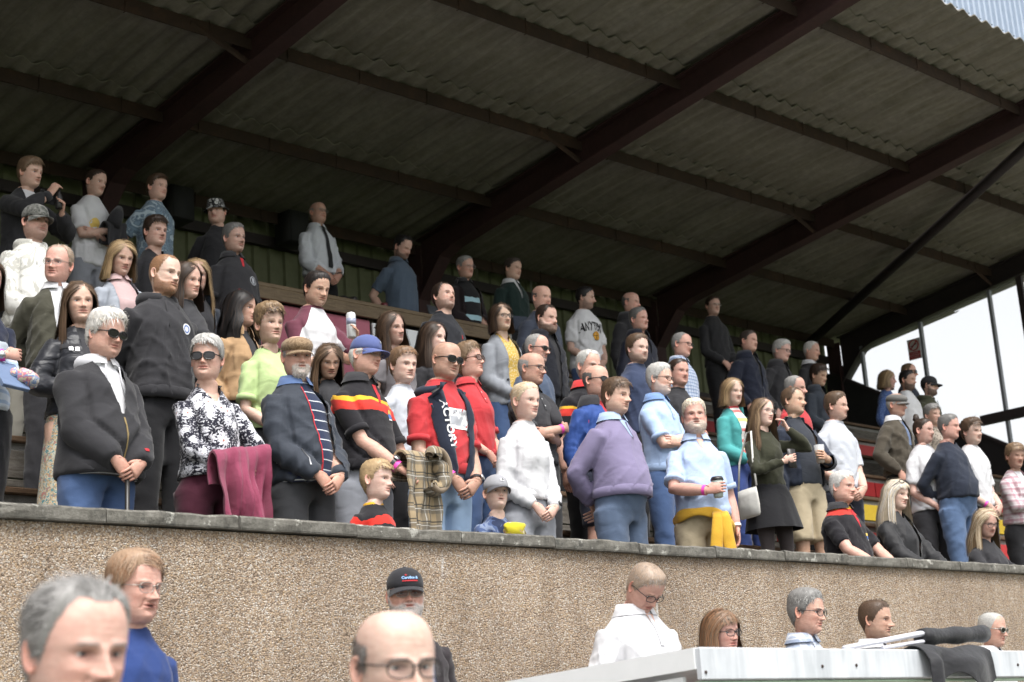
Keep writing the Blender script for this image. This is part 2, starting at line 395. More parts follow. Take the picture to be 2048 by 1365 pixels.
def strips(geo, P0, D, Nn, L, wd, lift, col, seg=3, grav=0.0, rng=None):
    """flat locks that hug the skull: roots P0, direction D, normals Nn"""
    n = len(P0); L = np.broadcast_to(L, (n,)); wd = np.broadcast_to(wd, (n,)); lift = np.broadcast_to(lift, (n,))
    u0 = (P0-ECEN)/ELL; r0 = np.linalg.norm(u0, axis=1)
    V = np.zeros((n, seg+1, 2, 3)); prev = P0
    t = np.linspace(0, 1, seg+1)
    cen = []
    for s_ in t:
        q = P0+D*(L*s_)[:, None]; q[:, 2] -= grav*(L*s_)**2*6
        u = (q-ECEN)/ELL; u /= np.linalg.norm(u, axis=1)[:, None]+1e-9
        cen.append(ECEN+u*ELL*(r0+lift/.09*math.sin(min(1, s_*1.3)*1.57))[:, None])
    cen = np.array(cen).transpose(1, 0, 2)
    tg = np.gradient(cen, axis=1); side = nrm(np.cross(tg, Nn[:, None, :]))
    wv = wd[:, None]*np.array([.75, 1, .85, .15])[None, :seg+1] if seg == 3 else wd[:, None]*np.linspace(1, .15, seg+1)[None]
    V[:, :, 0] = cen-side*wv[..., None]; V[:, :, 1] = cen+side*wv[..., None]
    b = (np.arange(n)*(2*(seg+1)))[:, None]; i = np.arange(seg)[None]*2
    Q = np.stack([b+i, b+i+1, b+i+3, b+i+2], -1).reshape(-1, 4)
    geo.add(V.reshape(-1, 3), Q, col=np.repeat(col, 2*(seg+1), 0))
def hair_cols(rng, n, c1, c2, mix=.35, var=.42):
    a = (rng.random(n) < mix)[:, None]; c = np.where(a, np.array(c2), np.array(c1))
    return c*(1+var*(rng.random(n)*2-1))[:, None]
def short_hair(hd, st, rng, near=False):
    g = Geo(); P = hd['P']; nr, nc, _ = P.shape
    TH = np.repeat(hd['th'][None], nr, 0); Zg = np.repeat(hd['z'][:, None], nc, 1)
    M = hair_mask(st['line'], TH, Zg)+(.0015 if near else .003)*np.sin(TH*23+Zg*90)
    thick = st.get('thick', .012)
    if st.get('zmax'): M = np.minimum(M, st['zmax']-Zg)
    cen = np.array([0, .005, .11]); nv = nrm(P-cen)
    top = sm(.14, .20, Zg); back = sm(40, 130, np.abs(np.degrees(TH)))
    tk = thick*(.55+.45*top)*(1+st.get('vol', 0)*top)
    H = tk*sm(0, st.get('fade', .03), M)
    H = H*(1+(.06 if near else .22)*np.sin(TH*17+3*np.sin(Zg*120))*np.sin(Zg*140+TH*6))+.0012
    sp = P+nv*H[..., None]
    ok = (M > -.003)&(Zg > -.005)
    sh = np.array(st['col'])*(1-.5*st.get('mix', .35))+np.array(st.get('col2', st['col']))*.5*st.get('mix', .35)
    idx = np.arange(nr*nc).reshape(nr, nc); j2 = np.roll(np.arange(nc), -1)
    f = np.stack([idx[:-1], idx[:-1][:, j2], idx[1:][:, j2], idx[1:]], -1)
    keep = ok[:-1]&ok[:-1][:, j2]&ok[1:]&ok[1:][:, j2]
    F = f[keep]
    if len(F) == 0: return g
    nosh = st.get('noshell')
    cl = sh*(.72+.3*rng.random((nr*nc, 1)))
    used = np.unique(F); rem = np.full(nr*nc, -1); rem[used] = np.arange(len(used))
    if not nosh: g.add(sp.reshape(-1, 3)[used], rem[F], col=cl[used])
    # locks
    n = st.get('n', 1300 if not near else 5200)
    A = sp.reshape(-1, 3)[F]; area = np.linalg.norm(np.cross(A[:, 1]-A[:, 0], A[:, 3]-A[:, 0]), axis=1)
    pick = rng.choice(len(F), n, p=area/area.sum()); uv = rng.random((n, 2, 1))
    a = A[pick]; p0 = (a[:, 0]*(1-uv[:, 0])+a[:, 1]*uv[:, 0])*(1-uv[:, 1])+(a[:, 3]*(1-uv[:, 0])+a[:, 2]*uv[:, 0])*uv[:, 1]
    nn = nrm((p0-ECEN)/ELL**2); hl = H.ravel()[F[pick, 0]]
    p0 = p0-nn*(hl*.35)[:, None]
    fl = st.get('flow', 'crown')
    if fl == 'crown': d = p0-np.array([.012, .055, .215])
    elif fl == 'back': d = np.stack([p0[:, 0]*.6, np.full(n, .08), -.03-.3*np.maximum(.15-p0[:, 2], 0)], -1)
    elif fl == 'side':
        sd = np.where(p0[:, 0] > st.get('part', -.03), 1.0, -1.0); d = np.stack([sd*.07, p0[:, 1]*.25-.012, -.02-.6*np.maximum(.17-p0[:, 2], 0)], -1)
    else: d = np.stack([p0[:, 0]*.25, np.full(n, -.08), .01-.5*np.maximum(.15-p0[:, 2], 0)], -1)
    d = nrm(d)+.28*st.get('mess', 1)*rng.normal(size=(n, 3)); d = d-nn*(d*nn).sum(1)[:, None]; d = nrm(d)
    topf = sm(.13, .2, p0[:, 2])
    L = st.get('len', .03)*(.5+.7*rng.random(n))*(.35+.65*topf if st.get('fadelen', 1) else 1)
    strips(g, p0, d, nn, L, (.0010 if not near else .0006)*(.6+.8*rng.random(n)), st.get('lift', .006)*(rng.random(n)*1.2-.15+1.6*(rng.random(n) < .07))*(.4+.6*topf), hair_cols(rng, n, st['col'], st.get('col2', st['col']), st.get('mix', .35)))
    if st.get('fringe'):
        k = 90 if not near else 300; x = (rng.random(k)*2-1)*.055; ph = np.degrees(np.arctan2(x, .075))
        p0 = np.stack([x, -.078*np.sqrt(np.maximum(0, 1-(x/.09)**2))-.002, .193-.2*np.abs(x)+rng.random(k)*.012], -1)
        nn = nrm((p0-ECEN)/ELL**2); d = nrm(np.stack([st['fringe'][1]+.25*rng.normal(size=k), -.25+.1*rng.normal(size=k), -1+.2*rng.normal(size=k)], -1)); d = nrm(d-nn*(d*nn).sum(1)[:, None])
        strips(g, p0+nn*thick*.6, d, nn, st['fringe'][0]*(.6+.6*rng.random(k)), .0026, .004+.004*rng.random(k), hair_cols(rng, k, st['col'], st.get('col2', st['col']), st.get('mix', .35)))
    return g
def long_path(u, sd, s, st, jit=0.0):
    """point on a strand: u 0 front .. 1 crown, sd side, s 0 root .. 1 tip"""
    u = np.asarray(u); part = st.get('part', 0.0)
    y0 = -.070+.145*u; p0 = np.stack([part+sd*.002+0*u, y0, .112+.113*np.sqrt(np.maximum(.05, 1-((y0-.004)/.0965)**2-(part/.0765)**2))], -1)
    ph = np.radians(st.get('face', 62)+(180-st.get('face', 62))*u**.85)
    d1 = np.stack([sd*np.sin(ph), -np.cos(ph), 0*u-.02], -1); d0 = nrm((p0-ECEN)/ELL)
    zend = st.get('end', -.12)-st.get('backlong', .0)*u; hang = .10-zend; arc = .155; tot = arc+hang
    sa = np.clip(s*tot/arc, 0, 1); sh = np.clip((s*tot-arc), 0, None)
    om = np.arccos(np.clip((d0*nrm(d1)).sum(-1), -1, 1)); so_ = np.sin(om)+1e-6
    d = (np.sin((1-sa)*om)/so_)[..., None]*d0+(np.sin(sa*om)/so_)[..., None]*nrm(d1)
    th = (.006+.013*sm(0, .6, sa))*st.get('vol', 1)+jit
    P = ECEN+d*(ELL+th[..., None])
    low = sm(.0, .2, sh)
    P[..., 2] -= sh
    P[..., 0] += d[..., 0]*low*st.get('flare', .02)+.004*np.sin(sh*34+u*9)*st.get('wave', .5)*sm(0, .1, sh)
    fr_ = -np.cos(ph)
    P[..., 1] += low*np.where(fr_ < -.05, -.030*st.get('fwd', 1), .03*(1-st.get('tuck', 0)))+.005*np.cos(sh*30+u*13)*st.get('wave', .5)*sm(0, .1, sh)
    return P
def long_hair(st, rng, near=False):
    g = Geo(); nu, ns = 22, 16
    for sd in (-1, 1):
        u, s = np.meshgrid(np.linspace(0, 1, nu), np.linspace(0, 1, ns), indexing='ij')
        P = long_path(u.ravel(), sd, s.ravel(), st, -.004).reshape(nu, ns, 3)
        c = np.array(st['col'])*(.55+.25*rng.random((nu*ns, 1)))
        g.loft(P, closed=False, col=c)
        n = st.get('n', 640); seg = 8; uu = rng.random(n)**.85; jit = .001+.009*rng.random(n)**2+.012*(rng.random(n) < .05); sc = 1-.22*rng.random(n)**2
        cc = hair_cols(rng, n, st['col'], st.get('col2', st['col']), st.get('mix', .35))
        S = np.linspace(0, 1, seg+1); C_ = np.stack([long_path(uu, sd, S[i]*sc, st, jit) for i in range(seg+1)], 1)
        C_ += (rng.normal(size=(n, 1, 3))*.004)*np.linspace(0, 1, seg+1)[None, :, None]
        tg = np.gradient(C_, axis=1); out = nrm(C_-np.array([0, .01, .08])*np.array([1, 1, 0])-np.stack([0*C_[..., 0], 0*C_[..., 0], C_[..., 2]*.7], -1))
        side = nrm(np.cross(tg, out)); wv = .0015*(.5+rng.random((n, 1)))*np.interp(S, [0, .2, .8, 1], [.7, 1, 1, .25])[None]
        V = np.stack([C_-side*wv[..., None], C_+side*wv[..., None]], 2)
        b = (np.arange(n)*(2*(seg+1)))[:, None]; i = np.arange(seg)[None]*2
        g.add(V.reshape(-1, 3), np.stack([b+i, b+i+1, b+i+3, b+i+2], -1).reshape(-1, 4), col=np.repeat(cc, 2*(seg+1), 0))
    return g
def tuft(g, path, rad, col, rng, n=160, wd=.002):
    """a tail or bun core with strands along it"""
    path = np.asarray(path, float); g.tube(path, rad, 10, col=np.array(col)*.7)
    rad = np.asarray(rad); k = len(path)
    for _ in range(n):
        a = rng.random()*6.28; o = np.array([math.cos(a), .6*math.sin(a), .8*math.sin(a)])
        p = path+o*(rad[:, None]*(.85+.3*rng.random())); side = nrm(np.cross(np.gradient(p, axis=0), o))*wd
        V = np.stack([p-side, p+side], 1).reshape(-1, 3); i = np.arange(k-1)*2
        g.add(V, np.stack([i, i+1, i+3, i+2], -1), col=np.array(col)*(.7+.6*rng.random()))

# ---- body under the clothes
TK = np.array([(.78, .135, .092, .102), (.86, .148, .100, .116), (.94, .146, .098, .112), (1.03, .133, .095, .095), (1.12, .133, .099, .093), (1.22, .145, .107, .103),
    (1.305, .152, .109, .111), (1.345, .148, .101, .109), (1.38, .130, .087, .100), (1.41, .106, .071, .088), (1.438, .084, .060, .075), (1.46, .074, .056, .069), (1.50, .068, .052, .064)])
def torso_dims(z, b):
    """half width, front, back at height z (in units of a 1.75 m body)"""
    K = TK; w = np.interp(z, K[:, 0], K[:, 1]); f = np.interp(z, K[:, 0], K[:, 2]); k = np.interp(z, K[:, 0], K[:, 3])
    fat, bel = b['fat'], b['belly']
    mid = np.exp(-((z-1.06)/.17)**2); w = w*(b['sw']**sm(1.15, 1.3, z))*(1+.20*fat*sm(1.46, 1.3, z)); w = w+fat*.026*mid
    f = f+bel*.16*np.exp(-((z-1.05)/.16)**2)+fat*.02*sm(1.45, 1.3, z); k = k+fat*.02
    if b['fem']:
        w = w*np.interp(z, [.8, .92, 1.08, 1.25, 1.4], [.97, .98, .87, .86, .94]); f = f+.035*b.get('bust', 1)*np.exp(-((z-1.245)/.06)**2)
    return w, f, k
def sring(z, w, f, k, n, p=2.4, y0=0.0):
    th = np.arange(n)*2*math.pi/n; s, c = np.sin(th), np.cos(th)
    fb = np.where(c > 0, f, k); r = ((np.abs(s)/w)**p+(np.abs(c)/fb)**p)**(-1/p)
    return np.stack([r*s, -r*c+y0, np.full(n, z)], -1)
def folds(P, rng, amp):
    """creases: a few drag lines and soft vertical drapes, never all over"""
    o = np.zeros(len(P)); z0 = P[:, 2].min(); zr = np.ptp(P[:, 2])+1e-6; low = 1-.55*sm(.55, .95, (P[:, 2]-z0)/zr)
    for i in range(7):
        sg = 1 if i % 2 else -1
        if i < 4: k = nrm(np.array([1, .5*sg, .75*sg*(.4+rng.random())]))*(26+22*rng.random())       # diagonal drags
        elif i < 6: k = nrm(np.array([1, sg, .15*rng.normal()]))*(30+24*rng.random())                 # drapes
        else: k = nrm(np.array([.2*rng.normal(), .2, 1]))*(34+20*rng.random())                        # a few waist rolls
        k2 = nrm(rng.normal(size=3))*(7+6*rng.random()); ph = P@k+1.1*np.sin(P@k2+rng.random()*6)+rng.random()*6
        m = sm(.15, .95, np.sin(P@(nrm(rng.normal(size=3))*(8+5*rng.random()))+rng.random()*6))
        o += m*((1-np.abs(np.sin(ph)))**(3.0 if i % 3 else 1.6)-.25)*(.55 if i == 6 else 1)
    return amp*o*low
def ik(S, Wt, l1, l2, pole):
    d = Wt-S; L = np.linalg.norm(d); mx = (l1+l2)*.995
    if L > mx: Wt = S+d*mx/L; d = Wt-S; L = mx
    n = d/L; a = (l1*l1-l2*l2+L*L)/(2*L); h = math.sqrt(max(0, l1*l1-a*a))
    p = np.asarray(pole, float); p = p-n*np.dot(p, n); p /= np.linalg.norm(p)+1e-9
    return S+n*a+p*h, Wt
def hand_geo(g, Wp, d, pn, side, s, curl, col, thumb=.6):
    d = nrm(d); pn = nrm(pn-d*np.dot(pn, d)); t = nrm(side*np.cross(pn, d))
    th = np.arange(10)*2*math.pi/10; R = []
    for x, w, h, o in ((-.02, .026, .021, 0), (.0, .027, .020, 0), (.03, .036, .0175, .002), (.065, .041, .0150, .001), (.092, .040, .0125, 0), (.100, .034, .008, 0)):
        R.append(Wp+d*x*s+np.outer(np.cos(th), t)*w*s+np.outer(np.sin(th), -pn)*h*s+t*o*s)
    g.loft(R, col=np.array(col)*np.array([1, .93, .91]))
    for i, (off, ln) in enumerate(((.031, .070), (.0105, .078), (-.0105, .073), (-.0310, .058))):
        p = Wp+d*.090*s+t*off*s; a = .15+.08*i*curl; dirv = d; pts = [p-d*.012*s, p]
        for j, fr_ in enumerate((.42, .32, .26)):
            ang = curl*(.75+.15*i if j == 0 else 1.0); c_, s_ = math.cos(ang), math.sin(ang)
            dirv = nrm(dirv*c_+pn*s_*1.0); p = p+dirv*ln*fr_*s; pts.append(p)
        g.tube(pts, np.array([.0080, .0082, .0078, .0072, .0052])*s, 7, col=np.array(col)*np.array([1, .90, .88]))
    p = Wp+d*.022*s+t*.026*s; dv = nrm(d*.75+t*.75*thumb+pn*.35)
    g.tube([p-dv*.015*s, p, p+dv*.034*s, p+nrm(dv+d*.5+pn*.4*curl)*.06*s], np.array([.013, .0135, .0105, .0075])*s, 7, col=np.array(col)*np.array([1, .92, .9]))
def arm_pose(name, b, zs):
    """per side (x sign): wrist, elbow pole, hand direction, palm normal, curl (1.75 m units)"""
    fb = lambda z: float(torso_dims(np.array([z]), b)[1][0])
    w = b['sw']; o = {}
    if name == 'clasp':
        y = -max(fb(.9), fb(.98)*.97)-.065
        o[-1] = ((-.085, y, .925), (-.65, .7, -.1), (.70, -.12, -.62), (.3, .95, -.1), .35)
        o[1] = ((.085, y-.02, .915), (.65, .7, -.1), (-.72, -.16, -.60), (-.3, .95, -.1), .5)
    elif name == 'behind':
        o[-1] = ((-.06, .20, .96), (-1, .3, 0), (.8, .15, -.4), (0, 1, 0), .4); o[1] = ((.08, .22, .93), (1, .3, 0), (-.8, .1, -.4), (0, 1, 0), .4)
    elif name == 'cross':
        y = -fb(1.14)-.075
        o[-1] = ((.055, y-.04, 1.15), (-.9, .35, -.5), (.92, .25, .22), (-.2, 1, 0), .35); o[1] = ((-.065, y, 1.10), (.9, .35, -.5), (-.9, .3, .2), (.2, 1, 0), .35)
    elif name == 'down':
        for s_ in (-1, 1): o[s_] = ((s_*(.245*w+.05*b['fat']), -.02, .845), (s_*.4, 1, 0), (0, -.12, -1), (-s_, 0, 0), .35)
    elif name == 'pocket':
        for s_ in (-1, 1): o[s_] = ((s_*.20, -.10, .93), (s_*.8, .8, 0), (-s_*.15, -.25, -.9), (-s_*.7, .7, 0), .3)
    elif name == 'cup':                   # right hand holds a cup in front, left hangs
        y = -fb(1.1)-.115
        o[-1] = ((-.06, y, 1.06), (-.9, .4, -.4), (.86, -.35, .16), (.30, .95, -.05), .62); o[1] = ((.25*w, -.02, .845), (.4, 1, 0), (0, -.12, -1), (-1, 0, 0), .35)
    elif name == 'cupleft':
        y = -fb(1.12)-.10
        o[1] = ((.03, y-.05, 1.10), (.9, .4, -.5), (-.75, -.55, .12), (-.3, .9, 0), .6); o[-1] = ((-.25*w, -.02, .845), (-.4, 1, 0), (0, -.12, -1), (1, 0, 0), .35)
    elif name == 'can':                   # arms folded, left hand holding a can up
        y = -fb(1.14)-.075
        o[-1] = ((.10, y, 1.12), (-.9, .35, -.5), (.9, .3, .15), (-.2, 1, 0), .3); o[1] = ((.12, y-.13, 1.20), (.9, .3, -.6), (-.15, -.45, .85), (-.9, .3, 0), .6)
    elif name == 'bottle':
        o[-1] = ((.01, -.30, 1.40), (-.8, .2, -.6), (.35, -.25, .9), (.8, .3, 0), .9); o[1] = ((.13, -.31, 1.28), (.8, .2, -.6), (-.2, -.45, .85), (-.8, .3, 0), .8)
    elif name == 'phone':
        y = -fb(1.1)-.10
        o[-1] = ((-.01, y-.05, 1.16), (-.9, .35, -.6), (.75, -.5, .2), (.2, .9, .1), .6); o[1] = ((.155, -.17, 1.46), (.8, -.3, -.6), (-.35, .1, .9), (-.8, .5, 0), .7)
    elif name == 'chest':                 # child with a hand at the chest
        o[-1] = ((-.03, -.20, 1.08), (-.9, .3, -.5), (.55, -.1, .8), (.2, 1, 0), .5); o[1] = ((.10, -.22, 1.00), (.9, .3, -.5), (-.3, -.85, .1), (-.5, .2, .8), .5)
    elif name == 'drape':                 # right forearm across the front, as when a coat hangs over it
        y = -max(fb(.98), fb(1.06))-.085
        o[-1] = ((.03, y, .985), (-.95, .3, -.3), (.86, -.15, -.42), (.1, 1, 0), .3); o[1] = ((.14, y+.01, .965), (.95, .3, -.3), (-.85, -.1, -.35), (-.1, 1, 0), .35)
    elif name == 'lap':
        for s_ in (-1, 1): o[s_] = ((s_*.13, -.36, .98), (s_, .3, -.4), (-s_*.55, -.75, -.3), (0, .1, -1), .3)
    return o
cloth('trousers_black', (.012, .012, .014)); plain('shoe_dark', (.02, .018, .016), .45)
REM = []                                    # garments waiting for their union into one skin
def garment(raw, name, mat, parent, voxel, rng, amp=.004, cut=None, keep_above=None, it=3, push=.002, crease=None):
    me = raw.mesh(name); o = bpy.data.objects.new(name, me); COL.objects.link(o)
    md = o.modifiers.new('r', 'REMESH'); md.mode = 'VOXEL'; md.voxel_size = voxel
    s = o.modifiers.new('s', 'SMOOTH'); s.factor = .5; s.iterations = it
    REM.append((o, mat, parent, rng, amp, cut, push, crease)); return o
def arm_crease(V, arms, ez, zt):
    """the line where a sleeve lies against the body"""
    o = np.zeros(len(V))
    for s_ in (-1, 1):
        pts, r = arms[s_][5], arms[s_][6]; best = np.full(len(V), 9.0)
        for a, b_, ra, rb in zip(pts[:-1], pts[1:], r[:-1], r[1:]):
            d = b_-a; t = np.clip(((V-a)@d)/(d@d), 0, 1); best = np.minimum(best, np.linalg.norm(V-a-t[:, None]*d, axis=1)-(ra+(rb-ra)*t)-ez)
        o += .016*np.exp(-((best-.012)/.009)**2)*sm(zt, zt-.07, V[:, 2])
    return o
def finish_garments():
    dg = bpy.context.evaluated_depsgraph_get(); dg.update()
    new = [(bpy.data.meshes.new_from_object(t[0].evaluated_get(dg)), t) for t in REM]
    for me, (o, mat, parent, rng, amp, cut, push, crease) in new:
        old = o.data; o.modifiers.clear(); o.data = me; me.name = old.name; bpy.data.meshes.remove(old)
        V = np.zeros(len(me.vertices)*3, np.float32); me.vertices.foreach_get('co', V); V = V.reshape(-1, 3).astype(float)
        Nn = np.zeros(len(me.vertices)*3, np.float32); me.vertices.foreach_get('normal', Nn); Nn = Nn.reshape(-1, 3)
        V = V+Nn*(push+folds(V, rng, amp)-(crease(V) if crease else 0))[:, None]
        if cut is not None:
            ins, V2 = cut(V, Nn)
            me.vertices.foreach_set('co', V2.astype(np.float32).ravel())
            bm = bmesh.new(); bm.from_mesh(me); bm.verts.ensure_lookup_table()
            dead = [f for f in bm.faces if all(ins[v.index] for v in f.verts)]
            bmesh.ops.delete(bm, geom=dead, context='FACES'); bm.to_mesh(me); bm.free()
        else:
            me.vertices.foreach_set('co', V.astype(np.float32).ravel())
        me.update(); me.materials.clear(); me.materials.append(mat)
        me.polygons.foreach_set('use_smooth', np.ones(len(me.polygons), bool)); o.parent = parent
    REM.clear()

SKINS = {'pale': (.60, .42, .35), 'pink': (.57, .365, .295), 'ruddy': (.55, .325, .26), 'tan': (.46, .29, .215), 'mid': (.52, .345, .275)}
HC = {'white': (.62, .60, .57), 'grey': (.30, .29, .28), 'dgrey': (.13, .125, .12), 'brown': (.085, .052, .033), 'dbrown': (.040, .025, .018), 'black': (.014, .012, .012),
      'ltbrown': (.17, .11, .068), 'ginger': (.26, .13, .065), 'blond': (.44, .31, .17), 'dblond': (.27, .18, .10), 'plat': (.62, .52, .38), 'silver': (.45, .44, .42), 'sandy': (.36, .25, .17)}
TREAD, RISE, Y0, Z0 = .75, .45, 6.6, (.70+CZ)
def tier_z(Y):
    k = max(0, math.floor((Y-(Y0-TREAD/2))/TREAD+1e-6)); return Z0+RISE*k
PEOPLE = {}
def rot_zx(yaw, pit):
    cy, sy, cp, sp = math.cos(yaw), math.sin(yaw), math.cos(pit), math.sin(pit)
    return np.array([[cy, -sy, 0], [sy, cy, 0], [0, 0, 1]])@np.array([[1, 0, 0], [0, cp, -sp], [0, sp, cp]])
NP = [0]
LEGS = set('whman lady cap bluecap redtee white purple coffee teal53 beer58 grey60 bun66 navy67 boy68 blue43 teeboy olive stripe'.split())     # whose legs show
def person(key, px, py, Y, label, a=50, pitch=6, roll=0, H=None, hs=.905, extra=.014, floor=None, fem=0, fat=.25, belly=.15, sw=1.0, skin='pink', head=None, hair=None, hat=None,
           glasses=None, top=None, sleeve='short', neck='crew', jacket=None, jopen=None, hem=.92, ease=.012, legs=None, shorts=False, skirt=None, pose='down', lod=None, seated=False,
           body=None, near=False, collar=None, hood=None, extras=None, group=None, armcol=None, jease=.024, poses=None, cutv=None, jhem=None, legk=1.0):
    rng = np.random.default_rng(abs(hash_(key))); NP[0] += 1
    P = at_y(px, py, Y); fz = tier_z(Y) if floor is None else floor
    if pitch == 6: pitch = 3+9*rng.random()
    if a in (50, 55, 56, 58, 60, 52): a = a+8*rng.normal()
    if not roll and not near: roll = 3.2*rng.normal()
    pit = math.radians(pitch)
    Hh = P[2]-fz+.195*hs-(.195*hs+extra)*math.cos(pit)
    drop = 0.0
    if seated: Hs = 1.62; drop = Hs-Hh; Hh = Hs
    elif H is not None: fz = fz+Hh-H; Hh = H
    psi_c = math.atan2(-P[0], P[1]); psi_h = psi_c+math.radians(a)
    psi_b = psi_h*.45 if body is None else psi_c+math.radians(body)
    yaw = max(-1.15, min(1.15, psi_h-psi_b))
    zc = Hh-.225*hs; zsh = zc-.084*(Hh/1.75)**.6; kz = zsh/1.425; S = (Hh/1.75)**.85*.93; SL = Hh/1.75
    dpx = math.dist((0, 0), (P[0], P[1]))
    if lod is None: lod = 2 if near else (1 if dpx < 12.5 else 0)
    b = dict(fat=fat, belly=belly, sw=sw*(.89 if fem else .98), fem=fem)
    # head pose
    piv = np.array([0, .012, .03])*hs; yo = -.028*S
    def hx(Q, w=1.0):
        Q = np.asarray(Q, float); sh = Q.shape; Q = Q.reshape(-1, 3)*hs; w = np.broadcast_to(np.asarray(w, float), (len(Q),)) if np.ndim(w) < 2 else np.asarray(w).ravel()
        cp, sp = np.cos(pit*w), np.sin(pit*w); ya = yaw*(.15+.85*w)*(w > 0); cy, sy = np.cos(ya), np.sin(ya); rl = math.radians(roll)*w; cr, sr = np.cos(rl), np.sin(rl)
        q = Q-piv; x, y, z = q.T; x, z = x*cr+z*sr, z*cr-x*sr; y, z = y*cp-z*sp, y*sp+z*cp; x, y = x*cy-y*sy, x*sy+y*cy
        return (np.stack([x, y, z], -1)+piv+np.stack([0*w, yo*np.clip(w+.15, 0, 1), 0*w+zc-drop], -1)).reshape(sh)
    topl = hx(np.array([[0, .0, .225+extra/hs]]))[0]
    cb, sb = math.cos(psi_b), math.sin(psi_b)
    tl = (0, 0) if seated or near else (math.radians(1.6)*rng.normal(), math.radians(1.6)*rng.normal())   # nobody stands quite plumb
    from mathutils import Euler
    RM = np.array(Euler((tl[0], tl[1], psi_b)).to_matrix()); hp_ = RM@topl
    root = empty('person', (P[0]-hp_[0], P[1]-hp_[1], fz+topl[2]-hp_[2]), psi_b, label, 'person', group); root.rotation_euler = (tl[0], tl[1], psi_b)
    SK = np.array(SKINS[skin])*(1+.06*rng.normal()); SK = SK*np.array([1, 1+.02*rng.normal(), 1])
    hp = dict(skin=SK, fem=fem, fat=fat*.9, wid=.95+.09*rng.random()-.03*fem, jaw=.97+.14*rng.random()-.10*fem, nose=(.88+.42*rng.random())*(1-.18*fem), age=.5, flush=.6+.9*rng.random(), browk=.65+.35*rng.random(), eye=.0062+.0018*rng.random())
    hp.update(head or {})
    if hair and 'brow' not in hp: hp['brow'] = tuple(np.array(HC[hair['c']])*.55+SK*.12)
    hd = build_head(hp, lod, rng)
    g = Geo()
    g.loft(hx(hd['P'], np.repeat(hd['w'][:, None], hd['nc'], 1)), col=hd['C'], cap0=True, cap1=False)
    if not (hair and hair['t'] == 'long'):
        for s_ in (-1, 1): g.loft(hx(ear_geo(s_, SK, hp.get('ear', 1.0))), cap0=False, col=SK*np.array([1.0, .80, .76]))
    else:
        pass
    sc3 = np.array([S, S, kz]); off = np.array([0, 0, -drop])
    zz = np.linspace(.90, 1.50, 15); w, f, k = torso_dims(zz, b)
    g.loft([sring(z_, w_-.006, f_-.006, k_-.006, 20)*sc3+off for z_, w_, f_, k_ in zip(zz, w, f, k)], col=SK)
    # arms
    ap = arm_pose(pose, b, zsh)
    if poses: ap.update(poses)
    AW = SK if armcol is None else np.array(armcol); arms = {}
    for s_ in (-1, 1):
        Wt, pole, hdv, pn, curl = ap[s_]
        Sh = np.array([s_*(.164*b['sw']+.012*fat), .004, 1.342])*sc3+off; Wp = np.array(Wt)*sc3+off
        El, Wp = ik(Sh, Wp, .280*SL, .246*SL, pole)
        r = np.array([.046, .047, .044, .040, .042, .040, .031, .0265])*S*(1+.24*fat-.14*fem)
        pts = np.array([Sh, Sh*.7+El*.3, Sh*.35+El*.65, El, El*.75+Wp*.25, El*.45+Wp*.55, El*.12+Wp*.88, Wp])
        g.tube(pts, r, 12, col=AW); hand_geo(g, Wp, np.array(hdv), np.array(pn), s_, S*(1-.08*fem), curl, AW)
        arms[s_] = (Sh, El, Wp, nrm(np.array(hdv)), nrm(np.array(pn)), pts, r)
    # legs
    legm = legs if legs is not None else MATS['trousers_black']
    hipw = .092*(1+.15*fat); lp = {}
    for s_ in (-1, 1):
        if seated:
            zt = (.50*kz); A = np.array([s_*hipw, .02, zt]); B = np.array([s_*.13, -.40, zt+.01]); C_ = np.array([s_*.13, -.40, .08])
        else:
            A = np.array([s_*hipw, 0, .88])*sc3; B = np.array([s_*.108, -.015, .49])*sc3; C_ = np.array([s_*.118, .02, .085])*sc3
        r = np.array([.092, .088, .075, .058, .054, .056, .044, .036])*S*(1+.22*fat)*legk
        pts = np.array([A, A*.75+B*.25, A*.35+B*.65, B, B*.85+C_*.15, B*.6+C_*.4, B*.2+C_*.8, C_])
        g.tube(pts, r*(1 if shorts or skirt else .86), 12, col=SK*np.array([.95, .92, .9])); lp[s_] = (pts, r)
    g.obj('body', SKIN, root, color=True)
    # eyes
    if dpx < 14 and not (glasses and glasses[0] == 'sun'):
        gz = hd['P']; zr = np.argmin(np.abs(hd['z']-.1125)); row = gz[zr]
        for s_ in (-1, 1):
            fr_ = row[(row[:, 1] < 0)]; y = np.interp(.031, np.abs(fr_[np.argsort(np.abs(fr_[:, 0]))][:, 0]), fr_[np.argsort(np.abs(fr_[:, 0]))][:, 1])
            e = Geo(); m_ = 12; open_ = hp.get('eye', .0060)*(.8 if pitch > 12 else 1)
            for lo, hi, mi in ((1.25, .62, 0), (.62, .34, 2), (.34, .02, 1)):
                R = [np.stack([np.sin(an)*np.cos(np.arange(m_)*6.2832/m_)*.0142, -np.cos(an)*.0080+0*np.arange(m_), np.sin(an)*np.sin(np.arange(m_)*6.2832/m_)*open_], -1) for an in np.linspace(lo, hi, 4)]
                e.loft(hx(np.array(R)*np.array([1, 1, 1])+np.array([s_*.031, y+.0042, .1122])), cap0=False, cap1=(mi == 1), m=mi)
            e.obj('eye', [EYEW, EYED, EYEB], root)
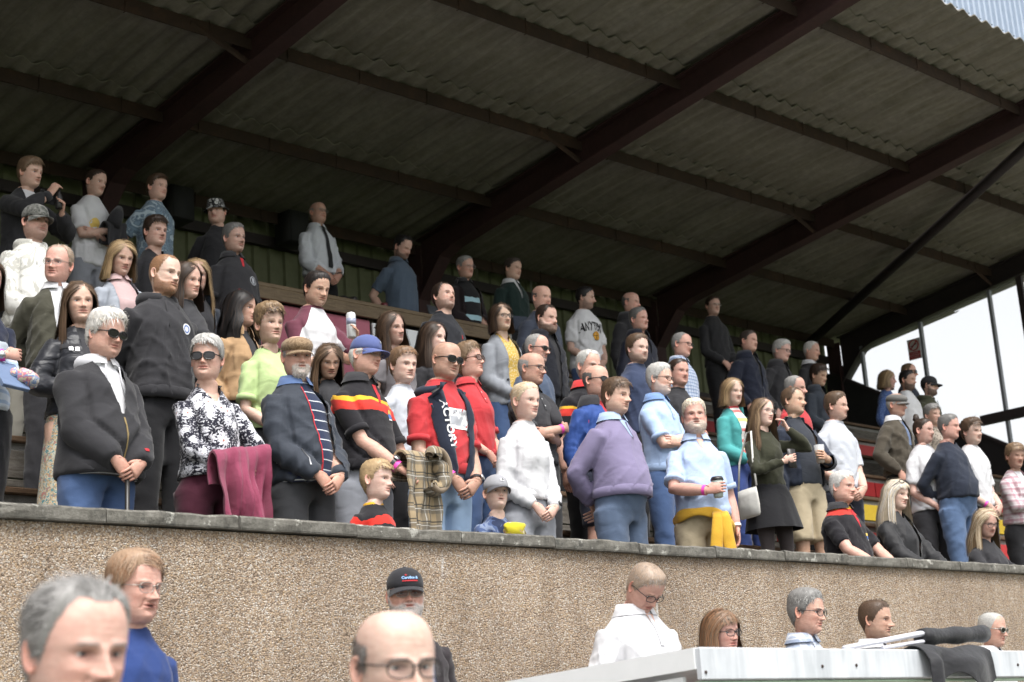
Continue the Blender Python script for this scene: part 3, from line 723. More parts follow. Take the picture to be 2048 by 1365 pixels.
    # hair
    if hair:
        st = dict(hair)
        if hat: st['zmax'] = .146 if hat[0] != 'bucket' else .14
        st = dict(st); st['col'] = HC[st['c']]; st['col2'] = HC[st.get('c2', st['c'])]
        if dpx > 11.5 and not near: st['n'] = 650 if st['t'] == 'short' else 300
        hg = long_hair(st, rng, near) if st['t'] == 'long' else short_hair(hd, st, rng, near)
        if st.get('fr2'):
            f2 = short_hair(hd, dict(line='full', thick=.008, col=st['col'], col2=st['col2'], n=120, fringe=st['fr2'], flow='side', fade=.02), rng)
            for a_, V in zip(range(len(f2.V)), f2.V): pass
            hg.V += f2.V; hg.C += f2.C; hg.Q += [q+hg.n for q in f2.Q]; hg.qm += f2.qm; hg.n += f2.n
        if st.get('tail'): tuft(hg, st['tail'][0], st['tail'][1], st['col'], rng, st['tail'][2] if len(st['tail']) > 2 else 160)
        wmap = lambda V: np.interp(V[:, 2], [-.25, -.06, .03], [.12, .55, 1]) if st['t'] == 'long' or st.get('tail') else np.ones(len(V))
        hg.V = [hx(V, wmap(V)) for V in hg.V]
        hg.obj('hair', HAIR, root, color=True)
    if hp.get('beard') and hp['beard'][3] > .004:
        bg_ = Geo(); bmk = hd['bm'].ravel(); PP = hd['P'].reshape(-1, 3); wv = np.where(bmk > .45, bmk, 0)
        n = 500 if lod else 220; n = 2200 if near else n; pk = rng.choice(len(PP), n, p=wv/wv.sum()); p0 = PP[pk]+rng.normal(size=(n, 3))*.002
        nn = nrm(p0*np.array([1, 1, 0])); d = nrm(np.stack([p0[:, 0]*4+.25*rng.normal(size=n), np.full(n, -.30)+.25*rng.normal(size=n), -1+.2*rng.normal(size=n)], -1))
        strips(bg_, p0+nn*.0005, d, nn, hp['beard'][3]*1.6*(.5+rng.random(n)), .0013 if not near else .0008, .003*rng.random(n), hair_cols(rng, n, hp['beard'][1], hp['beard'][4] if len(hp['beard']) > 4 else hp['beard'][1], .4))
        bg_.V = [hx(V) for V in bg_.V]; bg_.obj('beard', HAIR, root, color=True)
    # clothes: trousers, skirt
    vx = .0128 if dpx < 11.2 else .0165
    vx = vx*(.9 if near else 1)
    if True:
        if skirt:
            zt, zb, wt, fl_ = skirt[1:5]; R = []
            for t_ in np.linspace(0, 1, 9):
                z_ = zt+(zb-zt)*t_; w_, f_, k_ = torso_dims(np.array([max(z_, .9)]), b); e_ = .014+fl_*t_**.8; n_ = 48
                rr = sring(z_, w_[0]+e_, f_[0]+e_, k_[0]+e_, n_, 2.2); an = np.arange(n_)*2*math.pi/n_
                rr[:, :2] *= (1+.035*t_*np.sin(an*7+1.3*np.sin(an*3)))[:, None]; R.append(rr*sc3+off)
            Geo().loft(R, cap0=True, cap1=False).obj('skirt', skirt[0], root)
            for s_ in (-1, 1):
                if skirt[5]: Geo().tube(lp[s_][0], lp[s_][1]+.003, 12).obj('stocking', skirt[5], root)
        else:
            q = Geo(); zz = np.linspace(.80, .985, 6); w, f, k = torso_dims(zz, b); ez = .014
            q.loft([sring(z_, w_+ez, f_*(.94 if belly > .3 else 1)+ez, k_+ez, 24)*sc3+off for z_, w_, f_, k_ in zip(zz, w, f, k)])
            for s_ in (-1, 1):
                pts, r = lp[s_]; r2 = r+np.array([.016, .016, .018, .02, .02, .02, .024, .026])*S
                if shorts: m_ = 4; pts, r2 = pts[:m_], r2[:m_]*np.array([1, 1.02, 1.08, 1.22])
                q.tube(pts, r2, 14)
            garment(q, 'shorts' if shorts else 'trousers', legm, root, .018 if key in LEGS else .034, rng, .008, it=3 if key in LEGS else 2, crease=lambda V: (.020*np.exp(-(V[:, 0]/.016)**2)*sm(.85*kz, .77*kz, V[:, 2])+.006*np.exp(-((V[:, 2]-.83*kz-.9*np.abs(V[:, 0]))/.012)**2)*(np.abs(V[:, 0]) < .13)*(V[:, 1] < 0)+.007*np.exp(-((np.abs(V[:, 0])-.115-.25*(V[:, 2]-.93*kz))/.008)**2)*sm(.86*kz, .9*kz, V[:, 2])))
        if not seated:
            for s_ in (-1, 1):
                sh = Geo()
                c = lp[s_][0][-1]*np.array([1, 1, 0]); R = []
                for y_, w_, h_ in ((.075, .02, .03), (.065, .034, .075), (.02, .038, .085), (-.05, .041, .065), (-.12, .046, .05), (-.17, .040, .042), (-.195, .018, .025)):
                    an = np.arange(12)*2*math.pi/12; R.append(np.stack([c[0]+np.cos(an)*w_, np.full(12, c[1]+y_), h_/2+np.sin(an)*h_/2], -1)*np.array([1, 1, 1]))
                sh.loft(np.array(R)+np.array([0, 0, .002])); sh.obj('shoe', MATS['shoe_dark'], root)
    # top
    def top_raw(ez, hemz, slv, neckz=1.478, sl_ease=.012, zcut=None):
        q = Geo(); zz = np.concatenate([np.linspace(hemz, 1.305, 13), [1.33, 1.355, 1.38, 1.41, 1.438, 1.458, neckz]]); w, f, k = torso_dims(zz, b)
        bf = torso_dims(np.array([1.05]), b)[1][0]
        f = np.where(zz < 1.05, np.maximum(f, bf*(1-.10*sm(1.05, .85, zz))), f)
        if fem and b.get('bust', 1): f = np.where(zz < 1.2, np.maximum(f, f+.006), f)
        eh = ez*(1+.25*sm(1.0, .86, zz))*sm(1.50, 1.42, zz)+.009
        q.loft([sring(z_, w_+e_, f_+e_, k_+e_, 32)*sc3+off for z_, w_, f_, k_, e_ in zip(zz, w, f, k, eh)])
        for s_ in (-1, 1):
            Sh, El, Wp, hdv, pn, pts, r = arms[s_]
            if slv == 'none': continue
            inb = Sh+np.array([-s_*.05, 0, .0])*S
            if slv == 'long': p2 = np.vstack([inb, pts[:-1], pts[-1]]); r2 = np.concatenate([[.05*S], r+sl_ease*np.array([1.1, 1.15, 1.15, 1.2, 1.15, 1.0, .75, .55])])
            elif slv == '34': p2 = np.vstack([inb, pts[:6]]); r2 = np.concatenate([[.05*S], r[:6]+sl_ease*np.array([1.1, 1.1, 1.1, 1.2, 1.2, 1.3])])
            else:
                e_ = Sh*.22+El*.78 if slv == 'short' else Sh*.5+El*.5
                p2 = np.vstack([inb, Sh, Sh*.6+e_*.4, e_]); r2 = np.concatenate([[.05*S], np.array([r[0]+.010, r[1]+.013, r[2]+.020])])
            q.tube(p2, r2, 14)
        return q
    def hems(mat, hz, ez, slv, sl_e):
        if hz is not None and not near:
            zz = np.array([hz+.055, hz+.05, hz-.004, hz-.006]); w, f, k = torso_dims(zz, b); bf = torso_dims(np.array([1.05]), b)[1][0]
            f = np.where(zz < 1.05, np.maximum(f, bf*(1-.10*sm(1.05, .85, zz))), f); e_ = ez*1.2+.009+np.array([-.004, .001, .0, -.012])
            Geo().loft([sring(a_, w_+q_, f_+q_, k_+q_, 40)*sc3+off for a_, w_, f_, k_, q_ in zip(zz, w, f, k, e_)], False, False).obj('hem', mat, root)
        for s_ in (-1, 1):
            Sh, El, Wp, hdv, pn, pts, r = arms[s_]; d_ = nrm(Wp-El)
            if slv == 'long': Geo().tube([Wp-d_*.060, Wp-d_*.055, Wp-d_*.005, Wp-d_*.004], np.array([r[-1]+sl_e*.45, r[-1]+sl_e*.62+.003, r[-1]+sl_e*.5+.002, r[-1]+.002]), 14, cap=False).obj('cuff', mat, root)
            elif slv == 'short': e_ = Sh*.22+El*.78; u_ = nrm(El-Sh); Geo().tube([e_-u_*.024, e_-u_*.022, e_+u_*.010, e_+u_*.009], np.array([r[2]+.014, r[2]+.020, r[2]+.022, r[2]+.010]), 16, cap=False).obj('sleeve_hem', mat, root)
    ctr = lambda z_: float(torso_dims(np.array([z_]), b)[1][0])
    def vcut(depth, width):
        zt = 1.49*kz-drop; zl = zt-depth
        def c(V, Nn):
            hw = width*np.clip((V[:, 2]-zl)/(zt-zl), 0, 1.2)
            ins = (V[:, 1] < -.02)&(V[:, 2] > zl)&(np.abs(V[:, 0]) < hw)
            V2 = V.copy(); V2[ins, 0] = np.sign(V[ins, 0]+1e-9)*hw[ins]*.98; return ins, V2
        return c
    if top is not None:
        sl_e = {'tee': .012}.get('x', ease)
        cut = vcut(*cutv) if cutv else None
        q = top_raw(ease if jacket is None else .005, hem, sleeve if jacket is None else 'none', sl_ease=max(.010, ease))
        garment(q, 'top', top, root, vx, rng, .0015 if jacket is not None else (.0075 if ease < .02 else .010), cut, crease=(lambda V: arm_crease(V, arms, max(.010, ease), zsh-.03-drop)) if jacket is None and sleeve != 'none' else None)
        if dpx < 12 and not seated: hems(top, hem, ease if jacket is None else .010, sleeve if jacket is None else 'none', max(.010, ease))
    if jacket is not None:
        cut = None
        if jopen:
            w0, w1, zl, shift = jopen           # half gap at hem and at neck (m), height below which it is closed, sideways shift
            def cut(V, Nn, w0=w0, w1=w1, zl=zl, shift=shift):
                z_ = (V[:, 2]+drop)/kz; zb = max(zl, hem); t_ = np.clip((z_-zb)/(1.49-zb), 0, 1); hw = (w0+(w1-w0)*t_)*(z_ > zl)
                x_ = V[:, 0]-shift; ins = (V[:, 1] < -.01)&(np.abs(x_) < hw)&(Nn[:, 1] < .25)
                V2 = V.copy(); V2[ins, 0] = shift+np.sign(x_[ins]+1e-9)*hw[ins]*.98; return ins, V2
        q = top_raw(jease, jhem or hem, 'long' if sleeve != 'jshort' else 'short', 1.485, sl_ease=jease*.9)
        garment(q, 'jacket', jacket, root, vx, rng, .009, cut, push=.004, crease=lambda V: arm_crease(V, arms, jease*.9, zsh-.03-drop))
        if dpx < 12: hems(jacket, None if (jopen and jopen[2] < .95) or seated else (jhem or hem), jease, 'long', jease*.9)
    # collars and necks
    def nring(z_, e_, n=28, a0=0.0, a1=360.0, ylift=0.0):
        an = np.radians(np.linspace(a0, a1, n)); w, f, k = torso_dims(np.array([1.476]), b); s__, c__ = np.sin(an), np.cos(an)
        fb_ = np.where(c__ > 0, f[0]+e_, k[0]+e_); rr = ((np.abs(s__)/(w[0]+e_))**2.1+(np.abs(c__)/fb_)**2.1)**(-1/2.1)
        return np.stack([rr*s__, -rr*c__, z_+ylift*(1-c__)/2], -1)*sc3+off
    cm = collar or (jacket if jacket is not None else top)
    if neck == 'crew' and top is not None:
        Geo().loft([nring(1.468, .012, 29)[:-1], nring(1.486, .011, 29)[:-1], nring(1.489, .006, 29)[:-1], nring(1.475, .003, 29)[:-1]], False, False).obj('neckband', collar or top, root)
    if neck in ('polo', 'shirt'):
        g0 = 14 if neck == 'polo' else 9
        for s_ in (0, 1):
            a0, a1 = (g0, 180) if s_ == 0 else (180, 360-g0)
            q = Geo(); q.loft([nring(1.462, .010, 16, a0, a1), nring(1.497, .010, 16, a0, a1, .012), nring(1.503, .014, 16, a0, a1, .012), nring(1.475, .030, 16, a0, a1), nring(1.452, .042, 16, a0+2, a1-2)], closed=False)
            q.obj('collar', cm, root)
    if neck == 'coat':
        for s_ in (0, 1):
            a0, a1 = (24, 180) if s_ == 0 else (180, 336)
            q = Geo(); q.loft([nring(1.445, .026, 16, a0, a1), nring(1.500, .024, 16, a0, a1, .012), nring(1.508, .030, 16, a0, a1, .012), nring(1.47, .052, 16, a0, a1), nring(1.425, .064, 16, a0+4, a1-4)], closed=False)
            q.obj('collar', cm, root)
    if neck == 'lapel':
        for s_ in (-1, 1):
            q = Geo(); zl = [1.485, 1.44, 1.38, 1.30, 1.20, 1.12]; wi = [.030, .05, .062, .060, .045, .010]; base = [.070, .072, .068, .056, .038, .024]; R = []
            for z_, w_, b_ in zip(zl, wi, base):
                xs = np.linspace(b_, b_+w_, 5); fz_ = np.array([float(torso_dims(np.array([z_]), b)[1][0])]); tw, tf, tk = torso_dims(np.array([z_]), b)
                yv = -(tf[0]+jease+.016)*(1-np.clip(xs/(tw[0]+jease+.02), 0, .98)**2.4)**(1/2.4)-.004
                R.append(np.stack([s_*xs, yv, np.full(5, z_)], -1)*sc3+off)
            q.loft(R, closed=False); q.obj('lapel', cm, root)
    if hood is not None:
        q = Geo(); R = []
        for t_ in np.linspace(0, 1, 22):
            an = math.radians(28+304*t_); th_ = np.arange(12)*2*math.pi/12; bk = (1-math.cos(an))/2
            c0 = np.array([math.sin(an)*(.088+.010*bk), -math.cos(an)*(.078+.022*bk)+.004, 1.462+.012*bk]); u = nrm(np.array([math.sin(an), -math.cos(an), 0])); rr = (.022+.030*bk**1.2)
            R.append((c0+np.outer(np.cos(th_), u)*rr*.85+np.outer(np.sin(th_), [0, 0, 1])*rr*1.05-np.array([0, 0, .010*bk]))*sc3+off)
        q.loft(R); q.obj('hood', hood, root)
        for s_ in (-1, 1):
            p = np.array([(s_*.045, -ctr(1.43)-.05, 1.44), (s_*.047, -ctr(1.38)-.034, 1.38), (s_*.05, -ctr(1.3)-.033, 1.29)])*sc3+off
            Geo().tube(p, .0035, 6).obj('drawstring', hood, root)
    # glasses
    if glasses:
        kind, fm, lm = glasses[:3]; gw = glasses[3] if len(glasses) > 3 else 1.0
        q = Geo(); eyx, ez_ = .0325, .1125; n_ = 18; an = np.arange(n_)*2*math.pi/n_
        hwid, hh = (.0285*gw, .0205*gw) if kind == 'sun' else (.0265*gw, .0175*gw)
        sq = lambda c_: np.sign(c_)*np.abs(c_)**.75
        yb = -.0985
        for s_ in (-1, 1):
            cx = s_*eyx*1.02; ring = np.stack([cx+sq(np.cos(an))*hwid, yb+.35*np.abs(cx+sq(np.cos(an))*hwid-0)**1.0*.55-.006, ez_-.001+sq(np.sin(an))*hh], -1)
            fr_ = .0030 if kind == 'sun' else (.0019 if fm != FRAME_M else .0013)
            cl = np.vstack([ring, ring[:1], ring[1:2]]); q.tube(hx(cl), fr_, 6, cap=False)
            L_ = Geo(); L_.add(hx(np.vstack([ring, ring.mean(0)-np.array([0, .001, 0])])), T=[(n_, i_, (i_+1) % n_) for i_ in range(n_)]); L_.obj('lens', lm, root)
            x1 = cx+s_*hwid; q.tube(hx([(x1, yb+.35*abs(x1)*.55-.006, ez_+.006), (s_*.0775, -.045, ez_+.006), (s_*.081, .0, ez_+.004), (s_*.0805, .018, ez_-.004)]), fr_*.95, 6)
        q.tube(hx([(-.012, yb-.004, ez_+.004), (0, yb-.008, ez_+.007), (.012, yb-.004, ez_+.004)]), .0018, 6)
        q.obj('glasses_frame', fm, root)
    if hat: make_hat(hat, hx, root, hp)
    info = dict(root=root, kz=kz, sc3=sc3, off=off, arms=arms, S=S, hx=hx, b=b, ctr=ctr, drop=drop, zc=zc, psi=psi_b, H=Hh, legs=lp, hd=hd, rng=rng, SK=SK, RM=RM, neck=neck, jk=jacket is not None, topm=top)
    PEOPLE[key] = info
    for fn in (extras or []): fn(info)
    return info
def hash_(s):
    h = 7
    for c in s: h = (h*131+ord(c)) % 1000003
    return h
def to_world(info, p):
    return np.asarray(p, float)@info['RM'].T+np.array(info['root'].location)

# ---- hats
def make_hat(hat, hx, root, hp):
    kind, mat = hat[0], hat[1]; bm_ = hat[2] if len(hat) > 2 and hat[2] is not None else mat
    n = 40; an = np.arange(n)*2*math.pi/n; wd = hp.get('wid', 1)
    def ring(z, w, f, b): c, s = np.cos(an), np.sin(an); return np.stack([s*w*wd, -c*np.where(c > 0, f, b), np.full(n, 1.0)*z], -1)
    if kind == 'cap':
        R = [ring(.137, .0795, .0955, .103), ring(.139, .0825, .0985, .106)]
        for z, w, f, b in ((.160, .0835, .0985, .1055), (.183, .0805, .095, .100), (.204, .0715, .085, .088), (.222, .056, .066, .068), (.234, .034, .04, .042), (.2385, .012, .014, .015), (.239, .002, .002, .002)): R.append(ring(z, w, f, b))
        R = np.array(R); seam = 1-.012*np.exp(-((((an*6/(2*math.pi))+.5) % 1-.5)/.05)**2); R[1:, :, :2] *= seam[None, :, None]
        g = Geo(); g.loft(R, cap0=False); g.tube([(0, 0, .237), (0, 0, .243)], .007, 10); g.V = [hx(V) for V in g.V]; g.obj('cap', mat, root)
        br = Geo(); nu, nv = 19, 7; u = np.linspace(-1, 1, nu)[:, None]; v = np.linspace(0, 1, nv)[None]
        aa = u*1.22; bx = np.sin(aa)*.0815*wd; by = -np.cos(aa)*.097; ext = hat[3] if len(hat) > 3 else .068
        X = bx*(1+.05*v); Y = by-ext*v*np.sqrt(np.maximum(0, 1-np.abs(u)**2.6)); Zz = .141-.020*v-.020*(np.abs(u)**2)*(.4+.6*v)+0*u
        T = np.stack([X, Y, Zz], -1); B = T-np.array([0, 0, .0035])
        br.loft(T, closed=False); br.loft(B, closed=False)
        e1 = np.concatenate([T[:, -1], ]); e2 = B[:, -1]; br.loft(np.stack([e1, e2]), closed=False); br.V = [hx(V) for V in br.V]; br.obj('cap_peak', bm_, root)
    elif kind == 'flat':
        R = [ring(.140, .080, .097, .104), ring(.143, .0845, .104, .108), ring(.160, .090, .112, .112), ring(.178, .0885, .116, .108), ring(.195, .080, .110, .096), ring(.209, .063, .088, .076), ring(.217, .038, .055, .046), ring(.219, .004, .006, .006)]
        R = np.array(R); R[..., 2] -= .16*np.maximum(-R[..., 1]-.05, 0)*sm(.15, .2, R[..., 2]); g = Geo(); g.loft(R, cap0=False); g.V = [hx(V) for V in g.V]; g.obj('flat_cap', mat, root)
        br = Geo(); nu, nv = 19, 6; u = np.linspace(-1, 1, nu)[:, None]; v = np.linspace(0, 1, nv)[None]; aa = u*1.15
        X = np.sin(aa)*.082*(1+.04*v); Y = -np.cos(aa)*.099-.040*v*np.sqrt(np.maximum(0, 1-np.abs(u)**2.4)); Zz = .1435-.014*v-.014*np.abs(u)**2+0*u
        T = np.stack([X, Y, Zz], -1); B = T-np.array([0, 0, .006]); br.loft(T, closed=False); br.loft(B, closed=False); br.loft(np.stack([T[:, -1], B[:, -1]]), closed=False); br.V = [hx(V) for V in br.V]; br.obj('cap_peak', bm_, root)
    elif kind == 'bucket':
        R = [ring(.122, .118, .132, .136), ring(.126, .120, .134, .138), ring(.140, .098, .114, .116), ring(.154, .0845, .100, .106), ring(.19, .080, .095, .100), ring(.222, .0725, .086, .090), ring(.2285, .066, .078, .082), ring(.230, .004, .004, .004)]
        g = Geo(); g.loft(R, cap0=False); g.V = [hx(V) for V in g.V]; g.obj('bucket_hat', mat, root)
# ================================================================ the setting
R = np.random.default_rng(11)
def rough_surface(name, stops, sc1=1.2, sc2=14, b1=.5, bd=.02, rough=.92, streak=None):
    if name in MATS: return MATS[name]
    m, t, b = new_mat(name); v = coords(t)
    c = ramp(t, maths(t, 'ADD', maths(t, 'MULTIPLY', noise(t, v, sc1, 4, .6), .55), maths(t, 'MULTIPLY', noise(t, v, sc2, 5, .65), .45)), stops)
    if streak:
        s_ = noise(t, coords(t, scale=streak[0]), streak[1], 3, .6, .4); c = mixc(t, 1.0, c, ramp(t, s_, [(.35, streak[2]), (.62, (1, 1, 1))]), 'MULTIPLY')
    t.links.new(c, b.inputs['Base Color']); b.inputs['Roughness'].default_value = rough; b.inputs['Specular IOR Level'].default_value = .3
    bump(t, b, noise(t, v, sc2*3, 5, .7), b1, bd); MATS[name] = m; return m
GRASS = rough_surface('grass_green', [(.3, (.055, .075, .032)), (.7, (.095, .115, .055))], .3, 30)
CONC = rough_surface('concrete_grey', [(.3, (.17, .165, .155)), (.7, (.31, .30, .28))], 1.5, 25)
def pebbledash():
    m, t, b = new_mat('pebbledash'); v = coords(t)
    vo = N(t, 'TexVoronoi', Scale=160.0, Randomness=1.0); t.links.new(v, vo.inputs['Vector'])
    pick = t.nodes.new('ShaderNodeSeparateColor'); t.links.new(vo.outputs['Color'], pick.inputs[0])
    c = ramp(t, pick.outputs[0], [(0, (.20, .155, .12)), (.16, (.30, .225, .165)), (.32, (.41, .315, .23)), (.48, (.47, .375, .29)), (.64, (.48, .345, .205)), (.78, (.52, .445, .365)), (.9, (.58, .52, .455)), (1, (.68, .65, .61))])
    sh = ramp(t, vo.outputs['Distance'], [(0, (1, 1, 1)), (.48, (.97, .97, .97)), (.78, (.66, .63, .60))]); c = mixc(t, 1.0, c, sh, 'MULTIPLY')
    big = ramp(t, noise(t, v, 1.1, 4, .6), [(.28, (.72, .70, .69)), (.5, (.95, .94, .93)), (.72, (1.1, 1.1, 1.1))]); c = mixc(t, 1.0, c, big, 'MULTIPLY')
    # white lime drips
    dr = noise(t, coords(t, scale=(1, 1, .22)), 9.0, 2, .5, .3); gt = noise(t, coords(t, scale=(1, 1, .3)), 3.2, 4, .65, .5); c = mixc(t, 1.0, c, ramp(t, gt, [(.35, (.82, .80, .78)), (.58, (1.04, 1.03, 1.02))]), 'MULTIPLY'); c = mixc(t, maths(t, 'MULTIPLY', ramp(t, dr, [(.735, (0, 0, 0)), (.78, (1, 1, 1))]), .55), c, (.68, .68, .68))
    t.links.new(c, b.inputs['Base Color']); b.inputs['Roughness'].default_value = .75; b.inputs['Specular IOR Level'].default_value = .35
    inv = maths(t, 'SUBTRACT', 1.0, vo.outputs['Distance']); n1 = bump(t, b, inv, .9, .012); bump(t, b, noise(t, v, 30, 3), .25, .01, n1)
    return m
PEB = pebbledash()
COPE = rough_surface('coping_concrete', [(.3, (.055, .052, .044)), (.5, (.12, .113, .098)), (.68, (.22, .21, .185))], 7, 40, .6, .01)
def lichen():
    m = COPE; t = m.node_tree; b = t.nodes['Principled BSDF']; src = b.inputs['Base Color'].links[0].from_socket; g = N(t, 'NewGeometry') if False else t.nodes.new('ShaderNodeNewGeometry')
    v = t.nodes.new('ShaderNodeTexCoord').outputs['Object']; tc = t.nodes.new('ShaderNodeVectorMath'); tc.operation = 'ADD'; oi = t.nodes.new('ShaderNodeObjectInfo'); sc = t.nodes.new('ShaderNodeVectorMath'); sc.operation = 'SCALE'; sc.inputs['Scale'].default_value = 1.0
    t.links.new(oi.outputs['Location'], sc.inputs[0]); t.links.new(v, tc.inputs[0]); t.links.new(sc.outputs[0], tc.inputs[1])
    w = noise(t, tc.outputs[0], 13, 5, .7); c = mixc(t, ramp(t, w, [(.58, (0, 0, 0)), (.64, (.8, .8, .8))]), src, (.40, .39, .35))
    k = noise(t, tc.outputs[0], 17, 4, .7); c = mixc(t, ramp(t, k, [(.56, (0, 0, 0)), (.68, (.75, .75, .75))]), c, (.05, .05, .045)); t.links.new(c, b.inputs['Base Color'])
lichen()
ROOFM = rough_surface('asbestos_cement', [(.28, (.155, .142, .122)), (.5, (.225, .208, .182)), (.72, (.30, .28, .25))], 1.6, 16, .35, .01, streak=((1, .07, 1), 14.0, (.78, .77, .70)))
STEEL = rough_surface('oxide_red_steel', [(.3, (.036, .020, .020)), (.7, (.068, .032, .032))], 2.2, 20, .25, .006, .7)
STEELD = rough_surface('dark_steel', [(.3, (.022, .018, .020)), (.7, (.045, .034, .034))], 2.2, 20, .25, .006, .65)
RUST = rough_surface('rusty_purlin', [(.3, (.028, .019, .016)), (.55, (.045, .027, .020)), (.75, (.085, .043, .026))], 4, 22, .3, .006, .8)
CLAD = rough_surface('olive_cladding', [(.3, (.095, .105, .055)), (.7, (.155, .165, .095))], 1.4, 12, .15, .006, .6)
FASC = rough_surface('pale_blue_cladding', [(.3, (.30, .36, .45)), (.7, (.38, .44, .54))], 1.2, 12, .1, .004, .45)
TIMB = rough_surface('grey_timber', [(.3, (.085, .075, .065)), (.7, (.17, .155, .135))], 3, 40, .5, .006, .9, streak=((.15, 1, 1), 60, (.6, .58, .55)))
PLANK = rough_surface('brown_plank', [(.3, (.085, .052, .030)), (.7, (.16, .10, .06))], 3, 40, .4, .006, .7, streak=((.12, 1, 1), 70, (.65, .6, .55)))
DESKW = rough_surface('varnished_plank', [(.3, (.10, .068, .036)), (.7, (.17, .12, .066))], 3, 40, .3, .004, .5, streak=((.12, 1, 1), 70, (.7, .66, .6)))
YEL = rough_surface('yellow_paint', [(.3, (.42, .28, .015)), (.7, (.56, .39, .03))], 2, 25, .2, .004, .55)
REDP = rough_surface('red_paint', [(.3, (.30, .018, .02)), (.7, (.42, .03, .03))], 2, 25, .2, .004, .55)
MAROON = rough_surface('maroon_board', [(.3, (.34, .10, .14)), (.7, (.44, .15, .20))], 6, 60, .3, .004, .8)
WHITEP = rough_surface('white_paint', [(.3, (.68, .69, .70)), (.7, (.78, .79, .80))], 2, 12, .08, .004, .4)
BLACKM = plain('black_panel', (.012, .011, .012), .7, var=.3)
PANEW = plain('white_board', (.70, .71, .72), .5, var=.04); INK = plain('black_ink', (.02, .02, .025), .6, var=.05); SIGNR = plain('sign_red', (.45, .02, .03), .5, var=.05)

tag(Geo().box((0, 0, -.26), (900, 900, .25)).obj('ground', GRASS), kind='structure')
g = Geo(); g.box((9, 3.10, -.1), (26, 1.6, .22)); tag(g.obj('path', CONC, smooth=False), kind='structure')
g = Geo(); g.box((9, 5.42, .25), (26, .62, .37)); g.box((9, 4.66, .10), (26, .16, .27)); tag(g.obj('terrace', CONC, smooth=False), kind='structure')

# parapet wall with its coping stones
WX0, WX1, WY = -7.5, 19.9, 6.0
cope_z = lambda x: CZ+1.205+.0098*(x-3.63)
wall = Geo(); n = 60; xs = np.linspace(WX0, WX1, n)
for yv, flip in ((WY, 0), (WY+.22, 1)): pass
Rr = [np.stack([xs, 0*xs+WY, 0*xs-.2], -1), np.stack([xs, 0*xs+WY, cope_z(xs)-.058], -1), np.stack([xs, 0*xs+WY+.22, cope_z(xs)-.058], -1), np.stack([xs, 0*xs+WY+.22, 0*xs-.2], -1)]
wall.loft(np.array(Rr).transpose(1, 0, 2)[:, ::-1])
parapet = wall.obj('parapet_wall', PEB, smooth=False, label='tan pebbledash parapet wall with grey coping stones in front of the stand', cat='wall')
x = 3.63-.655*17
while x < WX1-.4:
    g = Geo(); L = .655; nn = 9; zc0 = cope_z(x+L/2)
    xx = np.linspace(.003, L-.003, nn); R_ = []
    for q in xx:
        e = .006*R.normal(); e2 = .004*R.normal(); y0, y1 = -.036+e*.4, .255; zt = e2*.5
        R_.append([(q, y0+.004, -.060), (q, y1, -.060), (q, y1, zt), (q, y0+.012, zt), (q, y0, zt-.010), (q, y0+e*.3, -.03), (q, y0+.001, -.052)])
    g.loft(np.array(R_)[:, ::-1]); o = g.obj('coping_stone', COPE, parapet, smooth=False); o.location = (x, WY, zc0+.003*R.normal()); o.rotation_euler = (0, -.0098+.003*R.normal(), 0); x += L

# the stand itself
stand = empty('grandstand', (12, 10, 0), 0, 'old open-fronted grandstand with corrugated roof on dark red steel frames', 'grandstand')
def part(geo, name, mat, smooth=False, parent=None):
    o = geo.obj(name, mat, smooth=smooth); o.parent = parent or stand; o.matrix_parent_inverse = Matrix.Translation((-12, -10, 0)) if (parent or stand) is stand else Matrix(); return o
def part_mesh(me, name, loc=(0, 0, 0), rot=(0, 0, 0)):
    o = bpy.data.objects.new(name, me); COL.objects.link(o); o.parent = stand; o.matrix_parent_inverse = Matrix.Translation((-12, -10, 0)); o.location = loc; o.rotation_euler = rot; return o
SX0, SX1 = -6.0, 19.85
NT = 9
for k in range(NT):
    yf = Y0-TREAD/2+TREAD*k; yb = yf+TREAD if k < NT-1 else 13.36; zt = Z0+RISE*k
    yf_ = yf if k else WY+.24
    part(Geo().box(((SX0+SX1)/2, (yf_+yb)/2+.02, zt-.07), ((SX1-SX0)/2, (yb-yf_)/2+.02, .07)), 'step_tread', CONC)
    if k:
        for j in range(5):
            part(Geo().box(((SX0+SX1)/2, yf-.012, zt-RISE+.025+.048*j), ((SX1-SX0)/2, .016, .021), bev=.004), 'riser_board', TIMB)
        xx = SX0; pm = {1: YEL, 2: TIMB, 3: REDP, 4: YEL}.get(k, REDP if k % 2 else TIMB)
        while xx < SX1-.1:
            L = min(1.95, SX1-xx); part(Geo().box((xx+L/2, yf-.016, zt-.125), (L/2-.008, .014, .078), bev=.003), 'riser_panel', pm if xx > 10.4 else TIMB); xx += 1.95
        part(Geo().box(((SX0+SX1)/2, yf+.06, zt+.018), ((SX1-SX0)/2, .10, .017), bev=.006), 'seat_plank', PLANK)
SA = math.atan(.1485)
roof_z = lambda Y: CZ+7.9-.1485*Y
